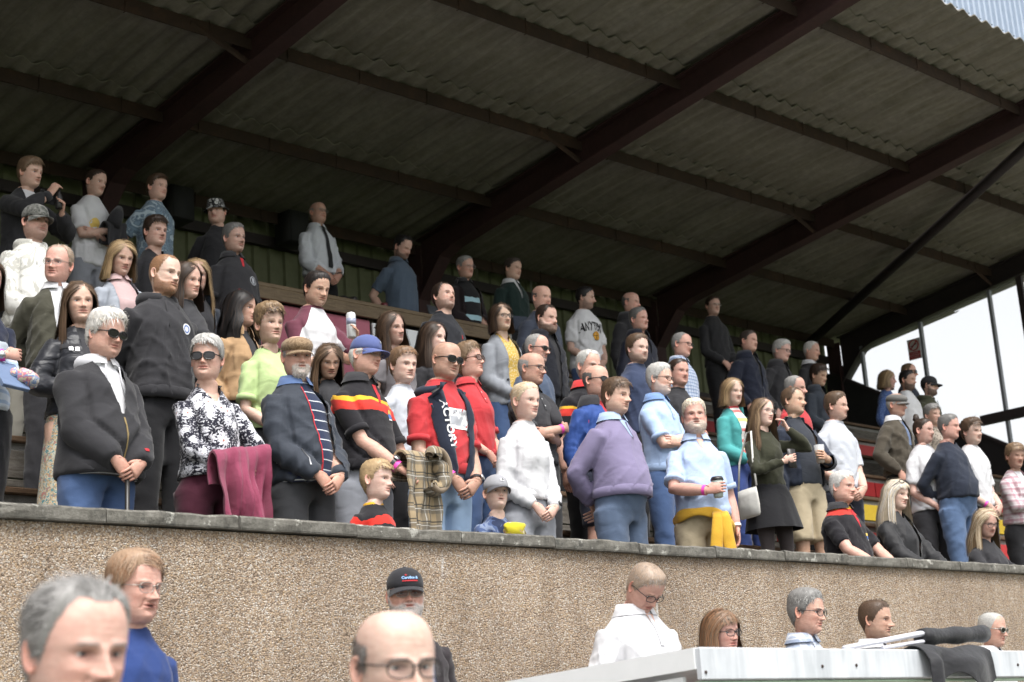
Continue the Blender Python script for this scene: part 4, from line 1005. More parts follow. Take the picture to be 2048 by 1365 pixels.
# corrugated roof sheets, five rows, each lapping under the row in front
PITCHX = .2125; PUR = [13.42, 11.98, 10.63, 9.31, 7.9, 7.16]
for r_ in range(5):
    yb, yf = PUR[r_], PUR[r_+1]-(.17 if r_ < 4 else 0); L = (yb-yf)/math.cos(SA)
    g = Geo(); nx = 5*8; xs = np.arange(-2, nx+3)/nx*PITCHX*5
    ph = xs/PITCHX*2*math.pi; zz = np.sin(ph)*.023
    ys = np.linspace(0, 1, 3); Rt = np.array([[(x_, yb+(yf-yb)*s_, roof_z(yb+(yf-yb)*s_)+z_+.016-.034*s_) for x_, z_ in zip(xs, zz)] for s_ in ys]); Rb = Rt-np.array([0, 0, .009])
    g.loft(Rt[::-1], closed=False); g.loft(Rb, closed=False)
    for s_ in (0, -1): g.loft(np.stack([Rt[s_], Rb[s_]]), closed=False)
    me = g.mesh('roof_sheet', smooth=True, mats=[ROOFM]); x = SX0-.6
    i = 0
    while x < 20.2: part_mesh(me, 'roof_sheet', (x, .004*R.normal(), .0012*R.normal()+.003*(i % 2))); x += PITCHX*5; i += 1
RAFX = [-4.1, -.1, 3.9, 7.9, 11.97, 15.95, 19.95]
def rafter(X):
    g = Geo(); fl, tw = .085, .008
    prof = [(7.22, -.06, -.30), (12.55, -.06, -.335), (12.75, -.06, -.38), (13.12, -.06, -.72)]
    top = np.array([(Y, roof_z(Y)+a) for Y, a, b_ in prof]); bot = np.array([(Y, roof_z(Y)+b_) for Y, a, b_ in prof])
    g.loft(np.array([[(X-tw, y, z), (X+tw, y, z)] for y, z in bot]), closed=False)
    for s_ in (-1, 1): g.loft(np.array([[(X+s_*tw, a[0], a[1]), (X+s_*tw, c[0], c[1])] for a, c in zip(top, bot)]), closed=False)
    w = g
    for ln, dz in ((top, 0), (bot, 0)):
        R_ = []
        for y, z in ln: R_.append([(X-fl, y, z-.009), (X+fl, y, z-.009), (X+fl, y, z+.009), (X-fl, y, z+.009)])
        w.loft(np.array(R_))
    part(w, 'rafter', STEELD if X > 19 else STEEL)
    c = Geo(); zt = roof_z(13.2)-.1; zb = CZ+3.2
    c.box((X, 13.25, (zt+zb)/2), (tw, .11, (zt-zb)/2)); c.box((X, 13.13, (zt-.35+zb)/2), (fl, .009, (zt-.35-zb)/2)); part(c, 'column', STEEL)
for X in RAFX: rafter(X)
for i, Y in enumerate(PUR[1:5]+[13.22]):
    for a, b_ in zip(RAFX[:-1], RAFX[1:]):
        z = roof_z(Y)-.055; g = Geo(); x0, x1 = a+.012, b_-.012
        g.box(((x0+x1)/2, Y, z-.050), ((x1-x0)/2, .006, .062)); g.box(((x0+x1)/2, Y+.035, z+.004), ((x1-x0)/2, .036, .006)); part(g, 'purlin', RUST)
        for q in np.arange(x0+.35, x1, .80):                       # hook bolts
            part(Geo().tube([(q, Y-.012, z+.03), (q, Y-.014, z-.075), (q, Y+.0, z-.12), (q, Y+.02, z-.115)], .005, 5), 'hook_bolt', RUST)
for X in RAFX[1:]:
    Y = 10.63; z = roof_z(Y); g = Geo(); g.tube([(X-.62, Y-.012, z-.09), (X-.02, Y-.012, z-.31)], .032, 4, flat=((0, 1, 0), .2)); part(g, 'fly_brace', RUST)
g = Geo(); g.tube([(16.05, 7.3, roof_z(7.3)-.27), (19.25, 13.15, roof_z(13.15)-.20)], .068, 6); part(g, 'diagonal_brace', STEELD, True)
# front fascia of vertical ribbed sheets
g = Geo(); n5 = 10; xs = []; ys = []
for i in range(n5):
    for f_, d_ in ((0, 0), (.30, 0), (.36, .030), (.64, .030), (.70, 0)): xs.append((i+f_)*.106); ys.append(-d_)
xs.append(n5*.106); ys.append(0); xs, ys = np.array(xs), np.array(ys)
F0 = np.stack([xs, ys, 0*xs], -1); g.loft(np.array([F0, F0+np.array([0, 0, 1.6])]), closed=False); me = g.mesh('fascia_sheet', smooth=False, mats=[FASC]); x = SX0
while x < 20: part_mesh(me, 'fascia_sheet', (x, 7.20, roof_z(7.2)+.012)); x += n5*.106
# back wall: ribbed olive sheets on rails
g = Geo(); xs = []; ys = []
for i in range(5):
    for f_, d_ in ((0, 0), (.45, 0), (.52, .03), (.86, .03), (.93, 0)): xs.append((i+f_)*.2); ys.append(-d_)
xs.append(1.0); ys.append(0); F0 = np.stack([np.array(xs), np.array(ys), 0*np.array(xs)], -1)
g.loft(np.array([F0, F0+np.array([0, 0, 4.05])]), closed=False); me = g.mesh('wall_sheet', smooth=False, mats=[CLAD]); x = SX0
while x < 19.9: part_mesh(me, 'wall_sheet', (x, 13.44+.003*R.normal(), CZ+2.0)); x += 1.0
for z in (5.62, 4.75):
    for a, b_ in zip(RAFX[:-1], RAFX[1:]): part(Geo().box(((a+b_)/2, 13.375, CZ+z), ((b_-a)/2-.012, .03, .055)), 'sheeting_rail', STEELD)
for a, b_ in zip(RAFX[:-1], RAFX[1:]): part(Geo().box(((a+b_)/2, 13.375, CZ+5.90), ((b_-a)/2-.012, .035, .05)), 'eaves_rail', STEELD)
# unseen left end, added to block light from that side
for i in range(7): part(Geo().box((SX0+.1, 7.3+.9*i+.45, CZ+3.3), (.02, .445, 3.3 if i else 3.2)), 'unseen_end_sheet', CLAD)
# glazed end wall
EX = 19.95; sill = lambda Y: CZ+5.32+.6*(Y-13.2)
g = Geo(); ys = np.array([13.4, 12, 10, 8, 6.9]); g.loft(np.array([[(EX-.04, y, CZ+.2), (EX-.04, y, sill(y)), (EX+.04, y, sill(y)), (EX+.04, y, CZ+.2)] for y in ys])); part(g, 'end_wall', BLACKM)
g = Geo(); g.loft(np.array([[(EX-.055, y, sill(y)+.002), (EX+.055, y, sill(y)+.002), (EX+.055, y, sill(y)+.05), (EX-.055, y, sill(y)+.05)] for y in (13.3, 6.9)])); part(g, 'end_sill', STEELD)
PY = [13.3, 12.78, 11.8, 10.71, 10.25, 9.2, 8.2, 7.25]
GREYM = plain('grey_mullion', (.20, .21, .23), .5, var=.1)
for i, Y in enumerate(PY[1:]):
    zb, zt = sill(Y)+.04, roof_z(Y)-.31; w = .021 if i != 3 else .04
    part(Geo().box((EX, Y, (zb+zt)/2), (.03, w, (zt-zb)/2)), 'mullion', GREYM if i != 3 else STEELD)
zt_ = CZ+4.26
part(Geo().box((EX-.045, (11.06+7.1)/2, zt_), (.035, (11.06-7.1)/2, .065)), 'transom', STEELD)
mg, tg, bgm = new_mat('window_glass'); bgm.inputs['Base Color'].default_value = (.93, .96, .96, 1); bgm.inputs['Roughness'].default_value = .03; bgm.inputs['Alpha'].default_value = .10
for a, b_ in zip(PY[:-1], PY[1:]):
    g = Geo(); m_ = .032; A, B = a-m_, b_+m_; P4 = [(EX, A, sill(A)+.052), (EX, B, sill(B)+.052), (EX, B, roof_z(B)-.33), (EX, A, roof_z(A)-.33 if a < 13 else roof_z(12.6)-.6)]
    g.add(np.vstack([np.array(P4)-[.003, 0, 0], np.array(P4)+[.003, 0, 0]]), Q=[(0, 1, 2, 3), (7, 6, 5, 4), (0, 4, 5, 1), (1, 5, 6, 2), (2, 6, 7, 3), (3, 7, 4, 0)]); part(g, 'glass_pane', mg)
def text_mesh(txt, size, mat, name='lettering', ext=.0008, font_scale=1.0, bold=0.0):
    cu = bpy.data.curves.new(name, 'FONT'); cu.body = txt; cu.size = size; cu.extrude = ext; cu.align_x = 'CENTER'; cu.align_y = 'CENTER'; cu.offset = bold
    o = bpy.data.objects.new(name, cu); COL.objects.link(o); dg = bpy.context.evaluated_depsgraph_get(); me = bpy.data.meshes.new_from_object(o.evaluated_get(dg)); bpy.data.objects.remove(o); me.materials.clear(); me.materials.append(mat); me.name = name; return me
# no-smoking notice on the glass (faces into the stand, -x)
sg = empty('notice', (EX-.012, 11.935, CZ+5.31), 0, 'white no smoking notice with red ring and red text block on the end glass', 'notice')
def sbox(name, y0, y1, z0, z1, mat, d=.0): o = Geo().box((d, (y0+y1)/2, (z0+z1)/2), (.003, (y1-y0)/2, (z1-z0)/2)).obj(name, mat, sg, smooth=False); return o
sbox('board', -.10, .10, 0, .29, PANEW); sbox('text_panel', -.088, .088, .012, .058, SIGNR, -.004); sbox('text_panel', -.088, .088, .066, .110, SIGNR, -.004)
an = np.linspace(0, 2*math.pi, 33); Geo().tube(np.stack([0*an-.006, .072*np.cos(an), .20+.072*np.sin(an)], -1), .009, 6, cap=False).obj('ring', SIGNR, sg)
Geo().tube([(-.007, -.05, .25), (-.007, .05, .15)], .008, 6).obj('bar', SIGNR, sg); Geo().tube([(-.006, .045, .185), (-.006, -.04, .215)], .007, 6).obj('cigarette', INK, sg)
for i, z in enumerate((.035, .088)):
    me = text_mesh('NO SMOKING' if i else 'ON THIS STAND', .020 if i else .018, PANEW); o = obj_from('lettering', me, sg); o.rotation_euler = (math.pi/2, 0, -math.pi/2); o.location = (-.009, 0, z)
# loudspeakers on the back wall
for px, py, lb in ((352, 412, 'black loudspeaker on the back wall behind the boy in the tie-dye tee'), (584, 460, 'black loudspeaker on the back wall beside the man in the black tie')):
    p = at_y(px, py, 13.15); sp = empty('loudspeaker', (p[0], p[1], p[2]), 0, lb, 'loudspeaker', 'loudspeakers on the back wall')
    Geo().box((0, 0, 0), (.13, .12, .17), bev=.010).obj('cabinet', BLACKM, sp); Geo().box((0, -.124, 0), (.11, .006, .165), bev=.004).obj('grille', plain('grille_black', (.02, .02, .022), .8), sp); Geo().box((0, .16, 0), (.05, .06, .05)).obj('bracket', STEELD, sp)
# press desk
dk = empty('press_desk', (9.2, 10.75, CZ+3.26), 0, 'long varnished plank press desk with maroon front board in the middle of the stand', 'desk')
def dpart(c, h, name, mat, bev=.004): o = Geo().box(np.array(c)-np.array([9.2, 10.75, CZ+3.26]), h, bev=bev).obj(name, mat, dk, smooth=False); return o
dpart((9.22, 10.85, CZ+4.085), (1.36, .25, .018), 'desk_top', DESKW); dpart((9.22, 10.61, CZ+4.015), (1.36, .014, .052), 'front_board', DESKW)
dpart((8.46, 10.66, CZ+3.62), (.60, .012, .335), 'maroon_board', MAROON); dpart((10.28, 10.66, CZ+3.60), (.24, .012, .33), 'front_panel', STEELD)
for x in (7.9, 9.1, 10.5): dpart((x, 10.86, CZ+3.66), (.03, .18, .39), 'leg', TIMB)
sb = empty('sponsor_board', (9.56, 10.64, CZ+3.27), 0, 'white board lettered rugby below the press desk', 'sign')
Geo().box((0, 0, .33), (.48, .008, .335), bev=.003).obj('board', PANEW, sb, smooth=False)
me = text_mesh('rugby', .20, plain('ink_grey', (.12, .13, .15), .6, var=.05)); o = obj_from('lettering', me, sb, (.16, -.0105, .44)); o.rotation_euler = (math.pi/2, 0, 0)
me = text_mesh('T', .13, INK); o = obj_from('lettering', me, sb, (-.43, -.0105, .58)); o.rotation_euler = (math.pi/2, 0, 0)
# ================================================================ who stands where
def sh(c, line='full', **k): return dict(t='short', line=line, c=c, **k)
def lg(c, **k): return dict(t='long', c=c, **k)
SUN = ('sun', FRAME_D, LENSD); SPM = ('clear', FRAME_M, LENSC); SPD = ('clear', FRAME_D, LENSC); SPT = ('clear', FRAME_T, LENSC)
BLK = cloth('black_cotton', (.026, .0255, .029)); BLK2 = cloth('charcoal_cotton', (.034, .034, .038)); NAVY = cloth('navy_cotton', (.022, .028, .046)); NAVY2 = cloth('navy_jacket', (.028, .034, .047), .75)
WHT = cloth('white_cotton', (.57, .57, .59)); GRYL = cloth('light_grey_marl', (.46, .48, .53)); DGRN = cloth('olive_jacket', (.052, .050, .036)); SLATE = cloth('slate_blue_tee', (.062, .085, .135))
JEAN = cloth('blue_jeans', (.055, .095, .20)); JEANL = cloth('pale_jeans', (.30, .42, .60)); JEANM = cloth('mid_blue_jeans', (.085, .135, .24)); GREYT = cloth('grey_trousers', (.22, .23, .26)); KHAKI = cloth('khaki_shorts', (.42, .35, .24)); NAVYT = cloth('navy_shorts', (.012, .014, .026)); CHARC = cloth('charcoal_trousers', (.035, .036, .040)); STONE = cloth('stone_trousers', (.22, .21, .18))
RED = cloth('red_tee', (.44, .035, .042)); LBLUE = cloth('light_blue_polo', (.36, .48, .70)); PALEB = cloth('pale_blue_polo', (.36, .45, .63))
RUGBY = bands('rugby_polo', (.012, .011, .014), [(1.275, 1.335, (.52, .035, .025)), (1.328, 1.350, (.68, .38, .03))], .014)
RUGBY2 = bands('rugby_polo_b', (.012, .011, .014), [(1.225, 1.285, (.52, .035, .025)), (1.278, 1.30, (.68, .38, .03))], .010)
STUB = lambda k=.35, c=(.12, .085, .07): ('full', c, k, .0005)
def raglan(name, body, sleeve):
    m, t, b = new_mat(name); x = maths(t, 'ABSOLUTE', sepz(t, 0)); T = maths(t, 'MINIMUM', maths(t, 'ADD', .075, maths(t, 'MULTIPLY', maths(t, 'SUBTRACT', 1.39, sepz(t, 2)), .55)), .185)
    cloth_finish(t, b, mixc(t, maths(t, 'GREATER_THAN', x, T), body, sleeve)); MATS[name] = m; return m
# ---- top of the stand, left
person('teen', 65, 315, 10.35, 'person in dark jacket over white tee raising a small black bottle at top left', a=48, hair=sh('ltbrown', thick=.022, len=.045, flow='fwd', fringe=(.03, .3), mess=1.6), top=WHT, jacket=BLK, jopen=(.05, .07, .8, 0), neck='none', pose='bottle', fat=.1, belly=.05)
person('teeboy', 197, 337, 11.1, 'person in white tee and grey joggers with arms folded over a black jacket', a=48, hair=sh('dbrown', thick=.006, len=.012), top=WHT, legs=GREYT, pose='cross', fat=.15, belly=.05, hem=.84, ease=.02)
person('tiedye', 316, 349, 11.1, 'person in blue tie-dye tee in the back row', a=45, hair=sh('brown', thick=.02, len=.04, flow='fwd', fringe=(.03, .2)), top=blotch('tie_dye', [(.10, .15, .20), (.17, .24, .31), (.09, .13, .18), (.36, .44, .50)], 9, 2.5, (.45, .52, .60), interp='LINEAR'), pose='behind', fat=.2, belly=.1, ease=.018)
person('bucket', 430, 398, 11.1, 'person in black tee and black bucket hat with white flowers', a=-18, hs=.90, extra=.012, fem=1, hair=sh('brown', thick=.01), hat=('bucket', floral('bucket_floral', (.012, .012, .013), (.6, .6, .6), (.5, .5, .4), 22, .33)), top=BLK, fat=.6, belly=.4, pose='behind', head=dict(jaw=1.1))
person('camo', 72, 405, 8.85, 'person in pale camouflage hoodie and grey camouflage cap', a=35, pitch=4, extra=.026, hair=sh('dbrown', thick=.006), hat=('cap', blotch('camo_cap', [(.05, .055, .05), (.11, .11, .10), (.17, .17, .16)], 22, 1.2, (.46, .56))), head=dict(beard=STUB(.4), age=.9), top=blotch('pale_camo', [(.70, .69, .64), (.52, .51, .47), (.74, .73, .70)], 6.5, 1.6, (.42, .5)), sleeve='long', neck='none', hood=MATS['pale_camo'], ease=.028, hem=.88, fat=.2, belly=.1, pose='clasp', legs=STONE)
person('fringe', 313, 432, 9.6, 'person in black scoop-neck top between the camouflage hoodie and the black polo', a=35, hair=sh('dbrown', thick=.022, len=.05, flow='side', fringe=(.04, .5), mess=1.3), top=BLK, neck='none', cutv=(.085, .075), fat=.6, belly=.3, pose='down')
person('redcollar', 468, 445, 9.6, 'person in black polo with red collar lining and chest emblem', a=42, hair=sh('dgrey', thick=.014, len=.028, c2='grey', flow='fwd'), head=dict(age=.9, beard=STUB(.15)), top=BLK, neck='polo', fat=.6, belly=.3, pose='down', ease=.018)
person('olive', 122, 488, 8.1, 'person in olive zip jacket over white shirt turning towards the left edge', a=-24, skin='ruddy', hair=sh('sandy', 'thin', c2='silver', thick=.010, len=.045, flow='back'), glasses=SPM, head=dict(age=1), top=WHT, neck='shirt', collar=WHT, jacket=DGRN, jopen=(.015, .065, .86, 0), fat=.35, belly=.3, pose='behind', legs=BLK, body=15)
person('blonde', 248, 480, 8.85, 'person in pale grey coat over pink collared shirt looking down', a=25, pitch=20, fem=1, hair=lg('blond', c2='dblond', end=-.06, part=-.01), top=cloth('pink_shirt', (.56, .40, .40)), neck='shirt', collar=cloth('pink_shirt', (.56, .40, .40)), jacket=cloth('pale_grey_coat', (.40, .43, .49)), jopen=(.06, .09, .8, 0), pose='pocket')
person('redbeard', 336, 507, 7.35, 'person in black hoodie with round white badge on the chest', a=55, skin='pale', hair=sh('ginger', 'recede', thick=.005, len=.012, c2='sandy'), head=dict(beard=('full', (.27, .125, .06), .8, .006, (.33, .17, .09))), top=BLK, sleeve='long', neck='none', hood=BLK, ease=.028, fat=.45, belly=.2, sw=1.06, pose='behind')
person('hidden_brunette', 374, 522, 8.1, 'person half hidden behind the black hoodie with the white badge', a=50, pitch=6, fem=1, hair=lg('dbrown', end=-.10, c2='brown'), top=BLK2, pose='down')
person('blonde_girl', 394, 517, 8.85, 'person in navy jacket over black vest just behind the black hoodie', a=8, fem=1, hair=lg('dblond', c2='blond', end=-.24, mix=.5, face=55), top=BLK, neck='none', cutv=(.10, .08), jacket=NAVY2, jopen=(.07, .11, .8, 0), pose='down')
person('leather', 158, 563, 7.35, 'person in black leather biker jacket over a multicoloured floral dress', a=12, fem=1, hair=lg('brown', c2='ltbrown', end=-.20, part=.012, fwd=1.4), head=dict(eye=.0070), top=BLK2, neck='none', jacket=leather('biker_leather', (.016, .017, .022)), jopen=(.02, .06, .9, .02), skirt=(blotch('dress_floral', [(.10, .24, .26), (.50, .47, .38), (.52, .30, .12), (.12, .26, .27), (.50, .16, .13)], 55, .6, (.40, .5, .55, .62)), 1.0, .30, .2, .05, None), pose='drape', hem=.93, poses={-1: ((-.10, -.20, 1.06), (-.9, .5, -.5), (.7, -.3, -.3), (.2, .9, 0), .4)})
person('stripe', -22, 515, 7.35, 'person in navy and pale blue striped top with folded arms at the left edge', a=20, fem=1, hair=lg('brown', end=-.05), top=bands('left_stripe_top', (.55, .62, .70), [(1.10, 1.5, (.012, .016, .035))]+[(z/100, z/100+.018, (.35, .45, .6)) for z in range(75, 110, 5)]), sleeve='34', fat=.4, belly=.2, pose='cross', hem=.88)
# ---- front row
person('whman', 222, 613, 6.6, 'person in black zip hoodie with white lining leaning on a walking stick', a=42, skin='ruddy', fat=.85, belly=.62, hair=sh('white', thick=.026, len=.055, flow='crown', lift=.012, c2='plat', mix=.1), glasses=SUN, head=dict(age=1, jaw=1.1), top=WHT, neck='shirt', collar=WHT, jacket=BLK, jopen=(.004, .085, 1.16, 0), hood=cloth('fleece_grey', (.52, .52, .55)), jease=.032, pose='clasp', legs=JEAN, hem=0.865, body=38, extra=.030)
person('lady', 415, 668, 6.6, 'person in daisy print blouse and sunglasses with a maroon fleece over one arm', a=-12, pitch=6, fem=1, fat=.6, belly=.4, hair=sh('silver', thick=.022, len=.06, flow='side', fringe=(.035, .6), c2='grey'), glasses=SUN, head=dict(age=1, eye=.0070), top=floral('daisy_blouse', (.012, .012, .022), (.72, .72, .78), (.42, .17, .12), 17, .43, 11), sleeve='34', cutv=(.12, .075), neck='none', pose='drape', legs=cloth('maroon_trousers', (.055, .010, .022)), body=25, hem=0.95, extra=.022)
person('cap', 594, 671, 6.6, 'person in tan flat cap and open navy jacket over a striped polo with hands clasped', a=18, pitch=10, extra=.004, skin='ruddy', fat=.55, belly=.5, hair=sh('grey', 'recede', c2='silver', thick=.010), hat=('flat', blotch('tweed_cap', [(.20, .135, .08), (.27, .19, .115), (.16, .105, .06)], 60, .5, (.45, .55))), head=dict(age=1, beard=('goatee', (.55, .52, .48), .8, .007)), top=stripes('navy_stripe_polo', (.018, .026, .060), (.55, .57, .60), .052, .10), neck='polo', collar=cloth('blue_collar', (.10, .16, .32)), jacket=NAVY2, jopen=(.045, .075, .8, .035), pose='clasp', legs=CHARC, body=42, hem=0.9)
person('bluecap', 735, 668, 6.74, 'person in faded blue cap and red-yoked black polo holding a tartan-lined coat', a=58, extra=.02, skin='ruddy', fat=.6, belly=.5, hair=sh('white', thick=.012, len=.03), hat=('cap', cloth('faded_blue_cap', (.085, .11, .26))), glasses=SPM, head=dict(age=1), top=RUGBY, neck='polo', collar=BLK, pose='clasp', legs=GREYT, shorts=True, body=48, poses={-1: ((.0, -.30, .955), (-.75, .6, -.3), (.80, -.3, -.4), (.1, .6, -.6), .7), 1: ((.16, -.27, .95), (.75, .6, -.3), (-.5, -.75, -.2), (-.3, .3, -.8), .6)}, hem=0.955)
person('redtee', 897, 684, 6.74, 'person in red tee and sunglasses with a navy sweatshirt round the shoulders', a=50, extra=.004, skin='tan', fat=.5, belly=.34, sw=1.08, hair=None, glasses=SUN, head=dict(brow=(.10, .07, .05), beard=STUB(.18), jaw=1.1), top=RED, pose='clasp', legs=JEANL, body=42, hem=0.97)
person('white', 1052, 763, 6.72, 'person in white long-sleeved sweater and grey jeans with a ponytail', a=46, fem=1, skin='pale', fat=.1, belly=.05, hair=sh('plat', thick=.010, len=.06, flow='back', mess=.4, c2='blond', mix=.4, tail=([(0, .10, .15), (.02, .125, .11), (.045, .10, .02), (.07, .04, -.06), (.085, -.04, -.12), (.085, -.09, -.20), (.075, -.115, -.27)], [.020, .024, .024, .022, .020, .016, .006])), top=WHT, sleeve='long', pose='clasp', legs=cloth('pale_grey_jeans', (.27, .28, .31)), body=40, hem=0.98, ease=.018, head=dict(eye=.0080))
person('purple', 1235, 756, 6.6, 'person in faded purple rugby sweater with hands behind the back', a=60, fat=.55, belly=.62, hair=sh('brown', thick=.020, len=.05, flow='side', part=-.035, fringe=(.035, .8), c2='ltbrown'), head=dict(beard=STUB(.28), jaw=1.08), top=cloth('faded_purple', (.19, .165, .27)), sleeve='long', neck='polo', collar=cloth('collar_blue', (.32, .42, .60)), pose='behind', legs=cloth('slate_chinos', (.075, .105, .165)), body=52, hem=0.965, ease=.018)
person('coffee', 1385, 799, 6.6, 'person in pale blue polo with yellow jumper round the waist holding coffee', a=8, pitch=-2, skin='ruddy', fat=.65, belly=.55, hair=sh('plat', thick=.018, len=.04, c2='white', mix=.5), head=dict(age=1, jaw=1.12, beard=('full', (.52, .46, .40), .75, .005, (.60, .56, .52))), top=PALEB, neck='polo', collar=PALEB, pose='cup', legs=KHAKI, body=20, hem=0.92)
person('boy', 755, 918, 6.36, 'child in black, red and yellow sports top in front of the tartan-lined coat', a=60, hs=.83, skin='pale', fat=.05, belly=.0, hair=sh('blond', thick=.016, len=.045, flow='fwd', fringe=(.035, .3), c2='dblond', mess=1.6), head=dict(eye=.0080, nose=.8, age=0, jaw=.92, browk=.5), top=bands('child_rugby', (.014, .013, .016), [(.82, .87, (.55, .03, .02)), ], .03), neck='crew', collar=cloth('yellow_neck', (.62, .33, .02)), pose='down', lod=1, H=1.16)
person('toddler', 990, 947, 6.36, 'small child in grey cap and blue camouflage tee with a hand to the chest', a=22, hs=.78, pitch=-6, extra=.022, skin='pale', fat=.1, belly=.1, hair=sh('dblond', thick=.006), hat=('cap', cloth('grey_cap', (.27, .27, .29)), cloth('dark_peak', (.06, .06, .07))), head=dict(eye=.0070, nose=.7, age=0, jaw=.92, open=.6, browk=.5), top=blotch('blue_camo', [(.02, .03, .07), (.06, .09, .19), (.16, .20, .30)], 16, 1.2, (.46, .56)), pose='chest', H=1.0)
# ---- second and third rows
person('blackhair', 485, 582, 8.1, 'person in camel coat with glossy black waves behind the lime green tee', a=62, fem=1, skin='tan', hair=lg('black', c2='dbrown', mix=.1, end=-.12, wave=2, vol=1.4, part=.02), top=BLK, jacket=cloth('camel_coat', (.36, .23, .125)), jopen=(.03, .05, 1.0, 0), neck='coat', pose='down')
person('lime', 538, 610, 7.35, 'person in lime green tee behind the tan flat cap', a=30, fem=1, skin='mid', fat=.35, belly=.2, hair=sh('dblond', thick=.026, len=.055, flow='crown', c2='brown', mix=.5, fringe=(.035, .7), vol=.3), head=dict(age=.8, eye=.0070), top=cloth('lime_tee', (.40, .51, .24)), neck='none', cutv=(.06, .085), pose='clasp', hem=0.95)
RAG = raglan('raglan_tee', (.60, .60, .62), (.12, .035, .055))
person('raglan', 640, 542, 8.1, 'person in white and maroon raglan tee with folded arms holding a white can', a=38, pitch=18, skin='tan', fat=.2, belly=.1, sw=1.08, hair=sh('black', thick=.016, len=.03, flow='back', c2='dbrown'), head=dict(beard=STUB(.2)), top=RAG, neck='crew', collar=cloth('maroon_sleeve', (.12, .035, .055)), pose='can')
person('girldown', 660, 685, 7.9, 'child with centre-parted hair looking down behind the faded blue cap', a=14, pitch=26, fem=1, hs=.89, skin='tan', hair=lg('brown', c2='ltbrown', end=-.16, face=58), head=dict(age=0, nose=.85), top=BLK2, pose='clasp')
person('girl24', 780, 622, 8.1, 'person in sleeveless top with long straight hair in front of the white rugby board', a=45, fem=1, skin='mid', hair=lg('brown', c2='dbrown', end=-.30, part=0, face=60), head=dict(age=.1, eye=.0080), top=cloth('grey_vest', (.16, .15, .16)), sleeve='cap', neck='none', cutv=(.07, .08), pose='down', fat=.05)
person('boy25', 808, 693, 7.35, 'child in light grey tee behind the tartan-lined coat', a=35, hs=.89, skin='pale', fat=.05, belly=0, hair=sh('ltbrown', thick=.018, len=.035, flow='side', fringe=(.02, .5), c2='ginger'), head=dict(age=0, nose=.85, browk=.7, eye=.0064), top=GRYL, pose='down', sw=.9)
person('brun26', 868, 643, 8.1, 'person in black top with long sleek hair behind the red tee', a=56, fem=1, skin='pale', hair=lg('dbrown', c2='brown', end=-.14, part=-.005), head=dict(eye=.0080), top=BLK, pose='down', neck='none', cutv=(.06, .08))
person('blacktee', 885, 568, 8.85, 'person in plain black tee with small red chest logo in front of the press desk', a=42, pitch=-6, fat=.35, belly=.15, sw=1.05, hair=sh('dbrown', 'recede', thick=.016, len=.03, flow='crown'), head=dict(beard=('full', (.10, .07, .055), .55, .0018)), top=cloth('black_tee_b', (.018, .019, .024)), pose='down')
person('woman39', 932, 688, 7.35, 'person in red polo and sunglasses just behind the navy sweatshirt', a=56, pitch=-4, fem=1, skin='ruddy', fat=.4, belly=.2, hair=sh('ltbrown', thick=.028, len=.055, c2='dblond', flow='crown', mess=1.6), glasses=('sun', FRAME_T, LENSB, .95), head=dict(age=.9), top=RED, neck='polo', collar=RED, pose='clasp', legs=JEAN)
person('blazer', 1000, 606, 8.85, 'person in light grey blazer over a mustard print top', a=36, fem=1, skin='mid', fat=.2, belly=.08, hair=lg('brown', c2='dbrown', end=-.035, part=-.028, tuck=1, flare=.012), glasses=SPD, head=dict(eye=.0074), top=floral('mustard_print', (.55, .35, .06), (.70, .60, .36), (.45, .25, .05), 55, .36), neck='none', cutv=(.10, .07), jacket=cloth('grey_blazer', (.27, .285, .315)), jopen=(.05, .085, .8, .01), pose='clasp', hem=0.84, legs=JEAN)
NECKLAPEL = PEOPLE['blazer']
person('bigbeard', 1095, 608, 8.85, 'person in dark navy coat with a bushy beard behind the folded arms', a=52, fat=.5, belly=.25, sw=1.08, hair=sh('dbrown', 'recede', thick=.012, len=.03), head=dict(beard=('full', (.12, .085, .065), .85, .020, (.24, .22, .20)), age=.9), top=BLK, jacket=cloth('dark_navy_coat', (.011, .012, .018)), neck='coat', jopen=(.01, .05, .8, 0), pose='down')
person('sung35', 1077, 666, 8.1, 'person in slate blue tee and sunglasses with a grey moustache', a=55, fat=.3, belly=.15, skin='ruddy', hair=sh('grey', 'thin', thick=.006, len=.015, c2='silver'), glasses=('sun', FRAME_D, LENSD, .88), head=dict(age=1, beard=('goatee', (.20, .18, .17), .55, .002)), top=SLATE, pose='down')
person('bald36', 1065, 705, 7.35, 'person in black polo with folded arms and a dark jacket over one shoulder', a=58, extra=.004, skin='tan', fat=.4, belly=.2, sw=1.05, hair=sh('grey', 'bald', thick=.003, len=.008), glasses=SPD, head=dict(age=1), top=BLK2, neck='polo', collar=BLK, pose='cross', legs=CHARC)
person('polo42', 1180, 700, 7.5, 'person in red and yellow yoked black polo behind the royal blue jacket', a=55, skin='ruddy', fat=.4, hair=sh('silver', 'recede', thick=.016, len=.04, c2='white', flow='back'), head=dict(age=1), top=RUGBY2, neck='polo', collar=cloth('red_collar', (.5, .03, .03)), pose='down')
person('blue43', 1192, 731, 7.2, 'person in royal blue jacket and black sunglasses', a=55, extra=.003, skin='ruddy', fat=.3, hair=sh('dgrey', 'bald', thick=.003, len=.008), glasses=SUN, head=dict(age=.9, beard=STUB(.2)), top=RED, jacket=cloth('royal_blue', (.018, .055, .22), .7), neck='coat', collar=BLK, jopen=(.004, .04, 1.2, 0), pose='down', legs=NAVYT, shorts=True)
